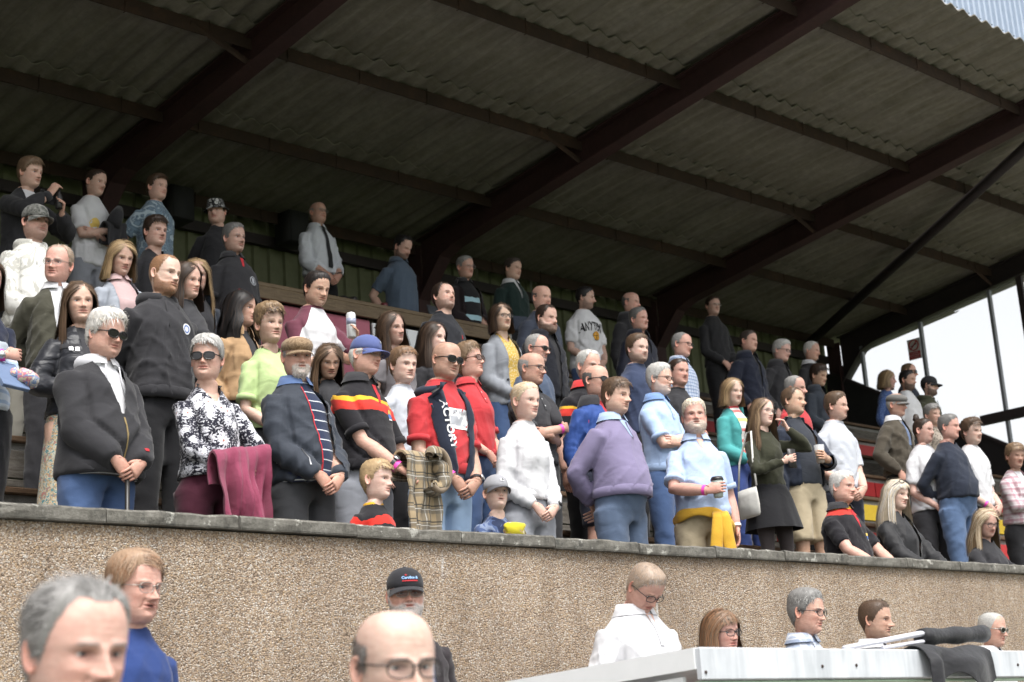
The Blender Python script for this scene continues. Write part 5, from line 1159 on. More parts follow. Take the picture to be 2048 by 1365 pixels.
person('navy44', 1275, 668, 8.1, 'person in plain navy tee with trimmed beard in the middle rows', a=50, skin='pale', fat=.35, belly=.15, sw=1.08, hair=sh('brown', thick=.020, len=.03, flow='fwd', c2='ltbrown'), head=dict(beard=('full', (.115, .075, .05), .6, .002)), top=cloth('navy_tee', (.030, .042, .085)), pose='down')
person('blue47', 1320, 726, 7.35, 'person in light blue polo with glasses and folded arms', a=65, fat=.4, belly=.3, hair=sh('silver', thick=.018, len=.045, c2='white', flow='side', part=-.03), glasses=SPT, head=dict(age=1, beard=('full', (.50, .48, .46), .65, .0035)), top=LBLUE, neck='polo', collar=cloth('denim_collar', (.16, .26, .48)), pose='cross', legs=JEAN)
person('man48', 1357, 716, 8.1, 'person in black tee between the light blue polo and the checked shirt', a=50, skin='ruddy', fat=.45, belly=.2, hair=sh('dbrown', thick=.008, len=.016), head=dict(jaw=1.08), top=BLK, pose='down')
person('check49', 1366, 664, 8.85, 'person in blue checked short-sleeved shirt and glasses', a=65, skin='ruddy', fat=.25, belly=.15, hair=sh('grey', 'thin', thick=.008, len=.02, c2='dgrey'), glasses=SPD, head=dict(age=1), top=plaid('blue_check', (.40, .46, .58), (.10, .16, .30), (.62, .66, .72), .030), neck='shirt', collar=MATS['blue_check'], pose='down')
# ---- back rows, middle
person('tie', 635, 406, 11.85, 'person in white shirt with black tie standing behind the press desk', a=42, pitch=-2, extra=.005, skin='ruddy', fat=.4, belly=.3, hair=sh('grey', 'bald', thick=.004, len=.01), glasses=SPM, head=dict(age=1), top=cloth('white_shirt', (.60, .62, .68)), sleeve='34', neck='shirt', collar=cloth('white_shirt', (.6, .62, .68)), pose='clasp', ease=.022, hem=.95)
person('polo29', 813, 470, 11.1, 'person in slate grey polo with bowed head and hands behind the back', a=58, pitch=30, hair=sh('black', 'recede', thick=.014, len=.03), head=dict(beard=('full', (.035, .025, .02), .8, .004)), top=cloth('slate_polo', (.070, .095, .135)), neck='polo', pose='behind', fat=.4, belly=.25, sw=1.06, hem=.84)
person('striped30', 930, 510, 11.1, 'person in dark jacket over a black top with two pale blue stripes', a=45, skin='ruddy', hair=sh('grey', thick=.008, len=.02, c2='dgrey'), glasses=SPM, head=dict(age=1), top=bands('ice_stripe', (.012, .012, .014), [(1.08, 1.13, (.34, .52, .60)), (.90, .95, (.34, .52, .60))], .012), neck='polo', collar=BLK, jacket=cloth('dark_fleece', (.018, .012, .014)), jopen=(.11, .12, .7, 0), fat=.45, belly=.25, pose='clasp')
person('man31', 1028, 515, 11.1, 'person in dark green fleece over a white shirt collar near the middle column', a=58, hair=sh('dbrown', thick=.012, len=.03, c2='dgrey'), head=dict(age=.9), top=WHT, neck='shirt', collar=WHT, jacket=bands('green_fleece', (.012, .026, .024), [(.8, 1.02, (.06, .07, .10))]), jopen=(.004, .04, 1.25, 0), pose='down', fat=.3)
person('bald32', 1083, 571, 9.6, 'person with shaved head above the dark navy coat', a=45, extra=.003, skin='ruddy', hair=sh('dgrey', 'bald', thick=.002, len=.006), head=dict(age=.9), top=BLK, jacket=cloth('blue_grey_knit', (.06, .07, .10)), pose='down', fat=.4)
person('bball', 1172, 572, 10.35, 'person in white tee with arched lettering and orange ball print turned to the right', a=80, skin='mid', hair=sh('black', thick=.010, len=.02), head=dict(beard=('full', (.05, .035, .028), .6, .0015), jaw=1.05), top=WHT, ease=.03, pose='clasp', legs=JEAN, body=38, fat=.15, belly=.05, sw=1.04, hem=.85)
person('man45', 1275, 613, 9.6, 'person in dark navy waterproof behind the plain navy tee', a=56, skin='ruddy', hair=sh('dgrey', thick=.009, len=.02, c2='grey'), head=dict(age=.8), top=BLK, jacket=cloth('navy_waterproof', (.012, .014, .028), .6), neck='coat', jopen=(.004, .03, 1.2, 0), pose='down', fat=.35)
person('man46', 1262, 585, 10.35, 'person in dark maroon and black jacket in the shade beside the steel column', a=60, extra=.003, skin='ruddy', hair=sh('dgrey', 'bald', thick=.002, len=.006), top=cloth('dark_maroon', (.05, .010, .014)), jacket=BLK, jopen=(.02, .05, .8, 0), neck='coat', pose='down')
person('tall51', 1425, 592, 11.1, 'person in long-sleeved black sweater and glasses standing high at the back', a=56, hair=sh('dbrown', thick=.010, len=.025), glasses=SPM, head=dict(age=.7), top=BLK, sleeve='long', neck='crew', pose='clasp', fat=.2, belly=.1)
person('navy52', 1497, 660, 9.6, 'person in navy zip jacket standing in front of the back wall right of centre', a=60, skin='ruddy', hair=sh('dbrown', thick=.008, len=.018, c2='dgrey'), head=dict(age=.6), top=BLK2, jacket=cloth('navy_zip', (.013, .016, .030)), neck='coat', jopen=(.006, .035, 1.1, 0), pose='pocket', fat=.45, belly=.2, sw=1.05)
person('gl54', 1567, 680, 9.6, 'person in black jacket and dark-rimmed glasses beside the navy zip jacket', a=64, hair=sh('silver', thick=.022, len=.04, c2='grey', mess=1.6), glasses=SPD, head=dict(age=1), top=BLK2, jacket=BLK, neck='coat', jopen=(.006, .03, 1.2, 0), pose='pocket')
person('wh55', 1625, 682, 10.35, 'person in black sweater over white collar at the dark right end of the back rows', a=70, skin='ruddy', hair=sh('white', 'recede', thick=.010, len=.025, c2='silver'), head=dict(age=1), top=BLK, sleeve='long', neck='shirt', collar=WHT, pose='down')
person('lady56', 1640, 728, 9.6, 'person in dark blue-grey jacket with head bowed near the stair wall', a=52, pitch=18, fem=1, skin='tan', hair=sh('dbrown', thick=.024, len=.05, flow='side', fringe=(.03, .6)), top=BLK, jacket=cloth('slate_jacket', (.035, .042, .055)), neck='coat', jopen=(.02, .05, .9, 0), pose='clasp')
# ---- right hand block
person('teal53', 1465, 755, 8.1, 'person in teal cardigan over a striped top and blue jeans', a=40, fem=1, skin='pale', fat=.25, belly=.1, hair=lg('dblond', c2='blond', end=-.03, part=-.012, face=60), head=dict(eye=.0074), top=stripes('candy_stripe', (.68, .66, .64), (.55, .16, .15), .085, .30, c2=(.62, .52, .18)), neck='crew', collar=RED, jacket=cloth('teal_cardigan', (.065, .31, .31)), jopen=(.095, .09, .7, .02), pose='clasp', legs=cloth('bright_blue_jeans', (.045, .075, .24)), hem=0.95, jhem=.90)
person('girl59', 1525, 795, 7.35, 'person in olive ribbed top and black skirt holding a phone, one hand raised', a=48, pitch=4, fem=1, skin='pale', fat=.1, belly=.02, hair=lg('ltbrown', c2='dblond', end=-.24, part=.0, wave=1.4, mix=.4), glasses=SPM, head=dict(eye=.0074, age=.1), top=cloth('olive_rib', (.030, .031, .018)), sleeve='long', neck='none', cutv=(.05, .07), hem=.98, skirt=(cloth('black_skirt', (.010, .010, .012)), 1.02, .62, .2, .10, cloth('sheer_tights', (.045, .036, .036), .7)), pose='phone', body=40)
person('red57', 1590, 750, 8.1, 'person in red jacket with round sleeve badge behind the beer drinker', a=70, skin='ruddy', hair=sh('grey', 'thin', thick=.010, len=.03, c2='dgrey'), head=dict(age=.9), top=RED, sleeve='long', neck='polo', collar=BLK, pose='down', fat=.4)
person('beer58', 1585, 775, 7.4, 'person in navy jacket and khaki shorts holding a plastic beer cup', a=64, skin='tan', hair=sh('brown', 'recede', thick=.014, len=.035, c2='ltbrown'), head=dict(open=.35, beard=STUB(.2), age=.8), top=cloth('dark_slate_tee', (.026, .030, .040)), neck='crew', jacket=NAVY, jopen=(.12, .105, .7, .0), pose='cupleft', legs=KHAKI, shorts=True, fat=.4, belly=.25, body=45)
person('grey60', 1672, 783, 7.35, 'person in pale grey tee and navy shorts behind the seated black polo', a=70, skin='pink', hair=sh('brown', thick=.018, len=.03, flow='fwd', c2='ltbrown'), head=dict(beard=STUB(.25)), top=GRYL, pose='clasp', legs=NAVYT, shorts=True, fat=.3, belly=.12, sw=1.08, body=45, hem=0.9)
person('flat69', 1793, 786, 8.1, 'person in olive jacket, shirt and tie and grey flat cap', a=66, extra=.004, skin='ruddy', hair=sh('silver', 'recede', thick=.008), hat=('flat', cloth('grey_tweed', (.13, .125, .12))), head=dict(age=1), top=WHT, neck='shirt', collar=WHT, jacket=cloth('olive_field_jacket', (.066, .056, .042)), jopen=(.01, .06, 1.15, 0), pose='pocket', fat=.3, belly=.2)
person('bun66', 1846, 836, 7.6, 'person in white tee with pink and gold chest print and black leggings', a=58, fem=1, skin='mid', fat=.3, belly=.15, hair=sh('dbrown', thick=.008, len=.05, flow='back', mess=.3, tail=([(0, .055, .205), (0, .075, .235), (0, .07, .262), (0, .055, .275)], [.02, .034, .030, .01], 200)), head=dict(eye=.0070), top=WHT, pose='clasp', legs=BLK, body=40, ease=.026, hem=0.9)
person('navy67', 1897, 827, 7.35, 'person in thin navy sweater and blue jeans between two white tees', a=70, skin='ruddy', fat=.6, belly=.62, hair=sh('dgrey', thick=.012, len=.02, c2='grey'), head=dict(age=.8, jaw=1.08), top=cloth('thin_navy', (.018, .023, .038)), sleeve='long', neck='none', cutv=(.05, .06), pose='behind', legs=JEANM, body=52, hem=0.97)
person('boy68', 1943, 838, 7.35, 'person in plain white tee with a pink wristband and curly fringe', a=60, skin='pale', fat=.05, belly=0, hair=sh('brown', thick=.030, len=.035, flow='fwd', mess=2.2, fringe=(.03, .3), lift=.014), head=dict(age=.1), top=WHT, pose='clasp', legs=BLK, hem=0.92, ease=.02)
person('lady70', 1862, 808, 8.85, 'person in leopard print scarf half hidden between the flat cap and the white tee', a=50, fem=1, skin='mid', hair=sh('grey', thick=.02, len=.045, c2='dgrey', flow='side', fringe=(.03, .5)), head=dict(age=.9), top=floral('leopard', (.35, .30, .25), (.04, .035, .03), (.3, .2, .1), 40, .3), pose='down')
person('bl71', 1775, 740, 10.35, 'person in blue patterned shirt at the glazed end of the stand', a=82, fem=1, hair=lg('dblond', c2='blond', end=-.02, part=.01), top=floral('blue_pattern', (.05, .09, .24), (.16, .24, .45), (.3, .4, .6), 50, .35), sleeve='34', pose='down', fat=.4)
person('man74', 1818, 728, 10.35, 'person in sunglasses almost hidden behind the bearded white tee', a=85, extra=.004, skin='ruddy', hair=sh('ltbrown', 'thin', thick=.006, len=.02), glasses=SUN, top=NAVY, pose='down')
person('beard72', 1815, 740, 9.6, 'person in white tee with full dark beard at the glazed end', a=66, skin='tan', hair=sh('black', thick=.012, len=.022), head=dict(beard=('full', (.025, .02, .018), .85, .006)), top=WHT, pose='down', fat=.3, sw=1.05)
person('cap73', 1858, 750, 9.6, 'person in black cap and olive hoodie against the bright end glass', a=82, extra=.026, skin='mid', hair=sh('black', thick=.005), hat=('cap', BLK), head=dict(beard=('full', (.03, .022, .018), .85, .008)), top=cloth('olive_hoodie', (.050, .052, .030)), sleeve='long', neck='none', hood=cloth('olive_hoodie', (.05, .052, .03)), ease=.026, pose='down')
person('lady65', 2030, 887, 7.35, 'person in pink checked shirt with folded arms at the right edge', a=50, fem=1, skin='tan', hair=sh('ltbrown', thick=.024, len=.06, flow='side', c2='dblond', fringe=(.04, -.8)), head=dict(age=.8), top=WHT, neck='none', jacket=plaid('pink_check', (.50, .44, .46), (.34, .16, .20), (.62, .60, .62), .055), jopen=(.03, .06, .8, 0), pose='cross', fat=.25)
# ---- seated behind the coping
person('polo61', 1685, 942, 6.62, 'person seated in red-yoked black polo at the parapet', a=52, seated=True, skin='ruddy', fat=.7, belly=.5, hair=sh('white', thick=.016, len=.03, c2='silver'), head=dict(age=1, jaw=1.08), top=bands('rugby_seated', (.012, .011, .014), [(.965, 1.022, (.52, .035, .025)), (1.015, 1.037, (.68, .38, .03))], .010), neck='polo', collar=BLK, pose='lap')
person('wh62', 1795, 958, 6.62, 'person seated in black jacket with sunglasses pushed up on the head', a=56, seated=True, fem=1, skin='pale', fat=.4, belly=.2, hair=lg('plat', c2='white', end=-.26, part=.0, fr2=(.04, .3), vol=1.3, mix=.4), head=dict(age=1), top=BLK, neck='none', cutv=(.08, .05), jacket=cloth('black_jacket', (.014, .014, .016), .6), jopen=(.02, .05, .5, .02), pose='lap')
person('bl63', 1975, 1015, 6.62, 'person seated in black tee and glasses with bowed head at the parapet', a=42, pitch=22, seated=True, fem=1, skin='pink', fat=.5, belly=.3, hair=lg('dblond', c2='plat', end=-.20, part=-.01, mix=.5, vol=1.2), glasses=SPD, top=BLK, neck='none', cutv=(.06, .06), pose='lap')
person('edge64', 2085, 1000, 6.62, 'person seated in black leather jacket cut off by the right edge', a=40, seated=True, hair=sh('dbrown'), top=BLK, jacket=leather('edge_leather', (.012, .013, .015)), jopen=(.02, .05, .5, 0), neck='coat', pose='lap', fat=.3)
# ---- below the wall
FT = .62
person('blue79', 275, 1099, 4.9, 'person in royal blue sweater standing against the pebbledash wall', a=42, floor=FT, skin='ruddy', fat=.3, belly=.1, near=True, hair=sh('sandy', thick=.018, len=.06, flow='side', part=-.045, c2='ginger', mix=.35, n=5000, mess=.5), glasses=('clear', FRAME_M, LENSC), head=dict(age=1, open=.12, browk=.4), top=cloth('royal_sweater', (.022, .045, .155), .95), sleeve='long', pose='down', hs=.99)
person('cap80', 808, 1129, 5.4, 'person in black lettered cap and black fleece behind the bald head', a=10, pitch=1, floor=FT, extra=.026, near=True, skin='ruddy', fat=.4, belly=.3, hair=sh('silver', 'recede', thick=.010, len=.03, n=1500), hat=('cap', cloth('cap_black', (.020, .020, .024)), None, .055), glasses=('clear', FRAME_M, LENSB, 1.1), head=dict(age=1, beard=('full', (.50, .48, .46), .85, .008)), top=cloth('lilac_shirt', (.36, .38, .50)), neck='shirt', collar=cloth('lilac_shirt', (.36, .38, .5)), jacket=cloth('black_fleece', (.024, .019, .022)), jopen=(.012, .035, .8, .03), pose='down', body=30)
person('white81', 1312, 1132, 5.3, 'person in white collared sweatshirt looking down by the dugout', a=58, pitch=46, floor=FT, near=True, skin='ruddy', fat=.75, belly=.45, sw=1.18, hair=sh('sandy', thick=.009, len=.018, c2='grey', mix=.5, n=3000), glasses=SPD, head=dict(age=.9), top=WHT, sleeve='long', neck='polo', collar=WHT, ease=.028, pose='down', body=48, hs=.95)
person('hair82', 1440, 1218, 5.3, 'person with a long fringe and glasses low behind the dugout roof', a=48, pitch=6, floor=.5, fem=1, skin='ruddy', hair=lg('ltbrown', c2='ginger', end=-.16, fr2=(.045, .1), mix=.5, n=900), glasses=SPD, top=BLK, pose='down')
person('check83', 1615, 1176, 5.2, 'person in pale blue checked shirt and glasses behind the dugout', a=66, pitch=10, floor=FT, near=True, skin='ruddy', fat=.35, belly=.2, hair=sh('dgrey', thick=.018, len=.04, c2='silver', mix=.45, flow='side', part=-.03, n=3000), glasses=SPD, head=dict(age=.9), top=plaid('faded_check', (.42, .45, .52), (.20, .25, .36), (.58, .60, .64), .05), sleeve='long', neck='shirt', collar=MATS['faded_check'], pose='down', body=50, hs=.95)
person('brown84', 1750, 1197, 5.5, 'person in white collar with cropped hair behind the folded black banner', a=60, floor=FT, near=True, skin='tan', fat=.2, hair=sh('brown', thick=.006, len=.014, n=3000), head=dict(beard=('full', (.20, .14, .10), .4, .0012), age=.8), top=WHT, neck='polo', collar=WHT, pose='down', hs=.95)
person('sun85', 1985, 1225, 5.6, 'person in round sunglasses at the far right behind the black banner', a=66, floor=FT, near=True, extra=.004, skin='ruddy', fat=.4, hair=sh('silver', 'recede', thick=.003, len=.008, n=2500), glasses=('sun', FRAME_M, LENSD, .85), head=dict(age=1), top=WHT, neck='polo', collar=WHT, pose='down')
person('near77', 165, 1155, 2.62, 'large blurred grey-haired head of a person close to the camera at lower left', a=32, pitch=10, floor=.12, near=True, skin='pink', fat=.15, hair=sh('grey', 'recede', thick=.013, len=.05, c2='dgrey', mix=.5, flow='back', n=9000, lift=.008, mess=.5), head=dict(age=.9, beard=STUB(.12, (.3, .28, .27)), eye=.0070), top=BLK2, jacket=NAVY2, neck='coat', pose='down', hs=.99)
person('bald78', 790, 1218, 2.66, 'large bald head of a person in dark-rimmed glasses close to the camera', a=26, pitch=8, floor=.12, near=True, extra=.003, skin='pale', fat=.35, hair=sh('dgrey', 'bald', thick=.003, len=.014, c2='grey', mix=.5, n=6000, noshell=1, fadelen=0), glasses=('clear', FRAME_D, LENSC, 1.05), head=dict(age=.8, brow=(.16, .12, .10)), top=BLK2, jacket=NAVY2, neck='coat', pose='down', hs=.99)
# ================================================================ prints, held things, the dugout
finish_garments()
def kid(info, name):
    for c in info['root'].children:
        if c.name.split('.')[0] == name: return c
BV = {}
def bvh(info, name):
    k = (info['root'].name, name)
    if k not in BV:
        o = kid(info, name); me = o.data; V = [v.co[:] for v in me.vertices]; BV[k] = BVHTree.FromPolygons(V, [p.vertices[:] for p in me.polygons])
    return BV[k]
def proj(info, gname, X, Z, off=.003):
    """points on the front of a garment at (x, z) given for a 1.75 m body"""
    t = bvh(info, gname); out = []; S, kz = info['S'], info['kz']; last = -.15
    for x, z in zip(np.ravel(X), np.ravel(Z)):
        x, z = x*S, z*kz-info['drop']; h = t.ray_cast(Vector((x, -1.2, z)), Vector((0, 1, 0)))
        if h[0] is not None: last = h[0][1]
        out.append((x, last-off, z))
    return np.array(out)
def patch(key, gname, name, mat, cx, cz, w, h, nx=8, nz=6, off=.003, quad=None):
    i = PEOPLE[key]; u, v = np.meshgrid(np.linspace(-1, 1, nx), np.linspace(-1, 1, nz), indexing='ij')
    if quad is not None:
        q = np.array(quad, float); a, b_ = (u+1)/2, (v+1)/2
        P2 = (q[0]*(1-a)[..., None]+q[1]*a[..., None])*(1-b_)[..., None]+(q[3]*(1-a)[..., None]+q[2]*a[..., None])*b_[..., None]; X, Z = P2[..., 0], P2[..., 1]
    else: X, Z = cx+u*w/2, cz+v*h/2
    P = proj(i, gname, X, Z, off).reshape(nx, nz, 3)
    g = Geo(); g.loft(P, closed=False); return g.obj(name, mat, i['root'])
def disc(key, gname, name, mat, cx, cz, r, r0=0, off=.003, sz=1.0):
    i = PEOPLE[key]; n = 18; an = np.arange(n)*2*math.pi/n; rr = np.array([max(r0, .0005), (r0+r)/2, r])
    X = cx+np.outer(rr, np.cos(an)); Z = cz+np.outer(rr, np.sin(an))*sz; P = proj(i, gname, X, Z, off).reshape(3, n, 3)
    g = Geo(); g.loft(P, False, False); return g.obj(name, mat, i['root'])
def words(key, gname, txt, size, cx, cz, mat, rot=0, off=.004, bold=0.0, arch=0.0, sx=1.0, sz=1.0):
    i = PEOPLE[key]; me = text_mesh(txt, size, mat, ext=0, bold=bold); n = len(me.vertices); V = np.zeros(n*3, np.float32); me.vertices.foreach_get('co', V); V = V.reshape(-1, 3)
    x, y = V[:, 0]*sx, V[:, 1]*sz-arch*V[:, 0]**2; c, s = math.cos(rot), math.sin(rot)
    P = proj(i, gname, cx+x*c-y*s, cz+x*s+y*c, off); me.vertices.foreach_set('co', P.astype(np.float32).ravel()); me.update(); return obj_from('lettering', me, i['root'])
PRW = plain('print_white', (.66, .66, .68), .8, var=.05); PRK = plain('print_black', (.02, .02, .022), .8, var=.1); PRR = plain('print_red', (.45, .02, .03), .8, var=.05); PRO = plain('print_orange', (.62, .30, .02), .8, var=.1)
PRG = plain('print_gold', (.60, .42, .10), .7, var=.15); PRP = plain('print_pink', (.62, .25, .32), .8, var=.1); PRB = plain('print_blue', (.08, .16, .42), .8, var=.1); PRS = plain('print_grey', (.34, .35, .38), .8, var=.1); BRASS = plain('zip_brass', (.30, .22, .10), .45, .7, var=.1); ZIPG = plain('zip_grey', (.10, .10, .11), .45, .5, var=.1)
PINK = plain('pink_band', (.75, .06, .38), .5, var=.05); STRAPC = plain('watch_black', (.02, .02, .022), .4); CASE = plain('watch_steel', (.45, .45, .46), .3, .9)
disc('redbeard', 'top', 'badge', PRW, .075, 1.295, .030); disc('redbeard', 'top', 'badge_ring', PRB, .075, 1.295, .022, .015, .0045)
disc('redcollar', 'top', 'emblem', PRS, .085, 1.25, .038, .030); patch('redcollar', 'top', 'emblem', PRS, .085, 1.25, .03, .045, off=.0035)
patch('redcollar', 'top', 'collar_lining', PRR, 0, 0, 0, 0, quad=[(-.006, 1.36), (.012, 1.36), (.048, 1.445), (.012, 1.445)], off=.004); patch('redcollar', 'top', 'side_panel', PRR, 0, 0, 0, 0, quad=[(-.10, 1.06), (-.06, 1.06), (-.075, 1.16), (-.085, 1.16)])
for k, z in (('bluecap', 1.275), ('polo61', 1.235)):
    patch(k, 'top', 'crest', PRG, .095, z+.016, .034, .022); patch(k, 'top', 'crest', PRB, .095, z-.008, .034, .024); patch(k, 'top', 'crest', PRW, .095, z-.027, .036, .008)
    patch(k, 'top', 'placket', PRR, 0, 0, 0, 0, quad=[(.004, 1.33 if k == 'bluecap' else 1.30), (.022, 1.335 if k == 'bluecap' else 1.305), (.040, 1.44), (.006, 1.44)], off=.004)
patch('redtee', 'top', 'print', PRW, .02, 1.262, .27, .115, 14, 8); patch('redtee', 'top', 'print', PRS, -.02, 1.250, .16, .05, off=.0042); patch('redtee', 'top', 'print', PRS, -.075, 1.283, .05, .03, off=.0046)
words('redtee', 'top', 'JET HAYES', .026, .03, 1.300, PRS, off=.006, bold=.001); words('redtee', 'top', 'at 80', .03, .10, 1.185, PRW, rot=0)
patch('tie', 'top', 'tie', BLK, 0, 0, 0, 0, nz=16, quad=[(-.036, 1.0), (.036, 1.0), (.019, 1.425), (-.019, 1.425)], off=.010); patch('tie', 'top', 'tie_knot', BLK, 0, 0, 0, 0, quad=[(-.016, 1.415), (.016, 1.415), (.026, 1.462), (-.026, 1.462)], off=.018)
words('bball', 'top', 'ANYTIME', .085, .0, 1.285, PRK, arch=.9, bold=.002, sz=1.5, sx=.85); disc('bball', 'top', 'ball_print', PRK, .035, 1.19, .048, 0, .003); disc('bball', 'top', 'ball_print', PRO, .035, 1.19, .044, 0, .0045); patch('bball', 'top', 'ball_seam', PRK, .035, 1.19, .006, .08, off=.006); patch('bball', 'top', 'ball_seam', PRK, .035, 1.19, .08, .006, off=.006)
disc('bun66', 'top', 'print', PRP, .045, 1.235, .060, 0, .003, .7); disc('bun66', 'top', 'print', PRW, .045, 1.225, .034, 0, .0045, .5); 
for x in (.0, .03, .06, .09): patch('bun66', 'top', 'print', PRG, x, 1.12, .013, .17-abs(x-.045)*.8, off=.0042)
patch('bun66', 'top', 'print', PRP, .045, 1.03, .12, .03, off=.004)
patch('boy68', 'top', 'logo', PRK, .09, 1.27, .022, .008); disc('blacktee', 'top', 'logo', PRR, .10, 1.275, .012, 0, .003, 1.6)
patch('whman', 'jacket', 'zip', BRASS, .0, 1.0, .010, .30, 3, 14, .004); patch('whman', 'jacket', 'label', PRR, .10, .985, .030, .014, 4, 3, .004)
for k, z0, z1 in (('navy52', .9, 1.30), ('gl54', .9, 1.36), ('blue43', .95, 1.36), ('man45', .9, 1.34)): patch(k, 'jacket', 'zip', ZIPG, .0, (z0+z1)/2, .009, z1-z0, 3, 12, .004)
for z, x0 in ((1.0, -.01), ): patch('cap', 'jacket', 'pocket_zip', CASE, -.135, 1.02, .008, .10, 3, 6, .004)
patch('cap', 'jacket', 'jacket_trim', PRR, 0, 0, 0, 0, nz=16, quad=[(-.020, .9), (-.013, .9), (-.046, 1.43), (-.053, 1.43)], off=.005)
words('cap', 'jacket', 'NAVIGATOR', .018, .135, 1.29, PRS, off=.004)
disc('red57', 'top', 'badge', PRW, .14, 1.22, .030)
patch('leather', 'jacket', 'buckle', CASE, -.10, 1.315, .022, .024, 4, 4, .008); patch('leather', 'jacket', 'buckle', CASE, -.065, 1.312, .022, .024, 4, 4, .008); patch('leather', 'jacket', 'strap', BLK2, -.08, 1.335, .14, .028, 8, 4, .006)
disc('teeboy', 'top', 'print', PRG, -.05, 1.21, .05); 
patch('wh62', 'jacket', 'bag_strap', plain('strap_grey', (.16, .16, .18), .7), 0, 0, 0, 0, nz=12, quad=[(.035, .85), (.058, .85), (.050, 1.44), (.030, 1.44)], off=.006)
for k, z in (('blazer', 1.05), ): disc(k, 'jacket', 'button', PRK, -.075, z, .011, 0, .004)
patch('flat69', 'top', 'tie', cloth('blue_tie', (.10, .14, .24)), 0, 0, 0, 0, nz=10, quad=[(-.03, 1.2), (.03, 1.2), (.017, 1.44), (-.017, 1.44)], off=.008)
SKP = plain('skin_patch', (.55, .34, .275), .55, var=.06)
patch('purple', 'top', 'shirt_front', MATS['collar_blue'], 0, 0, 0, 0, nz=10, quad=[(-.004, 1.33), (.012, 1.33), (.055, 1.452), (-.040, 1.452)], off=.004); patch('purple', 'top', 'placket', cloth('purple_placket', (.12, .10, .17)), 0, 0, 0, 0, nz=10, quad=[(.004, 1.325), (.014, 1.325), (.030, 1.44), (.008, 1.44)], off=.006)
patch('coffee', 'top', 'neck_opening', SKP, 0, 0, 0, 0, quad=[(-.002, 1.375), (.006, 1.375), (.030, 1.455), (-.022, 1.455)], off=.004); patch('white81', 'top', 'neck_opening', SKP, 0, 0, 0, 0, quad=[(-.002, 1.375), (.006, 1.375), (.034, 1.455), (-.024, 1.455)], off=.004)
BTN = plain('button_pale', (.45, .45, .46), .4, var=.05)
for k, i_ in list(PEOPLE.items()):
    if i_['neck'] in ('polo', 'shirt') and not i_['jk'] and k not in ('tie', 'purple', 'coffee', 'polo61', 'bluecap', 'redcollar', 'wh55', 'red57') and math.hypot(*i_['root'].location[:2]) < 12:
        z0 = 1.30 if i_['neck'] == 'polo' else .95
        patch(k, 'top', 'placket', i_['topm'], 0, (z0+1.45)/2, .026, 1.45-z0, 3, 14, .005)
        for z in np.arange(z0+.03, 1.44, .055 if z0 > 1 else .09): disc(k, 'top', 'button', BTN, 0, z, .0055, 0, .0065)
# lettering on the black cap and the motif on the child's cap
def cap_point(info, x, z, off=.0035):
    R_ = [(.137, .0825, .0985), (.160, .0835, .0985), (.183, .0805, .095), (.204, .0715, .085), (.222, .056, .066)]; zs = [r[0] for r in R_]
    w = np.interp(z, zs, [r[1] for r in R_]); f = np.interp(z, zs, [r[2] for r in R_]); return info['hx'](np.stack([x, -(f+off)*np.sqrt(np.maximum(.05, 1-(x/w)**2)), z], -1))
def cap_text(key, txt, size, cx, cz, mat):
    i = PEOPLE[key]; me = text_mesh(txt, size, mat, ext=0, bold=.0004); n = len(me.vertices); V = np.zeros(n*3, np.float32); me.vertices.foreach_get('co', V); V = V.reshape(-1, 3)
    me.vertices.foreach_set('co', cap_point(i, cx+V[:, 0], cz+V[:, 1]).astype(np.float32).ravel()); me.update(); obj_from('lettering', me, i['root'])
def cap_patch(key, cx, cz, w, h, mat, off=.0035):
    u, v = np.meshgrid(np.linspace(-.5, .5, 9), np.linspace(-.5, .5, 4), indexing='ij'); P = cap_point(PEOPLE[key], cx+u.ravel()*w, cz+v.ravel()*h, off).reshape(9, 4, 3); Geo().loft(P, closed=False).obj('motif', mat, PEOPLE[key]['root'])
cap_text('cap80', 'Caroline &', .0175, .008, .181, plain('stitch_blue', (.30, .50, .85), .7, var=.05)); cap_patch('cap80', .008, .1665, .075, .005, PRR); cap_text('cap80', 'Sir', .009, -.010, .194, PRR)
cap_patch('toddler', .012, .185, .030, .018, PRW); cap_patch('toddler', .016, .187, .016, .010, PRK, .005); cap_patch('bluecap', .012, .188, .014, .014, PRS)
# wristbands and watches (worn)
def band(key, side, mat, t=.93, wd=.010, extra=.004, watch=None):
    i = PEOPLE[key]; Sh, El, Wp, hd, pn, pts, r = i['arms'][side]; p = El*(1-t)+Wp*t; d = nrm(Wp-El); rr = np.interp(t, [.55, .88, 1], [r[5], r[6], r[7]])+extra
    Geo().tube([p-d*wd, p+d*wd], rr, 14, cap=False).obj('wristband', mat, i['root'])
    if watch:
        up = nrm(-pn-d*np.dot(-pn, d)); Geo().tube([p+up*(rr-.002), p+up*(rr+.008)], .019, 14).obj('watch', watch, i['root'])
for k, s_ in (('bluecap', -1), ('redtee', -1), ('white', -1), ('coffee', -1), ('boy68', -1), ('bald36', -1), ('woman39', 1), ('purple', -1)): band(k, s_, PINK)
band('bluecap', -1, STRAPC, .84, .009, .005, CASE); band('redtee', 1, STRAPC, .90, .010, .005, CASE); band('white', 1, STRAPC, .92, .010, .006, STRAPC); band('coffee', 1, PRW, .93, .008); band('tie', 1, STRAPC, .95, .010, .006, CASE); band('stripe', -1, PINK, .9, .012, .006, CASE)
def world_obj(geo, info, name, mat, label, cat, group=None, smooth=True, parent=None):
    """a loose thing modelled in a person's frame, set down in the world"""
    geo.V = [to_world(info, V) for V in geo.V]; A = np.vstack(geo.V); c = np.array([A[:, 0].mean(), A[:, 1].mean(), A[:, 2].min()])
    geo.V = [V-c for V in geo.V]; o = geo.obj(name, mat, smooth=smooth); o.location = c; return tag(o, label, cat, group)
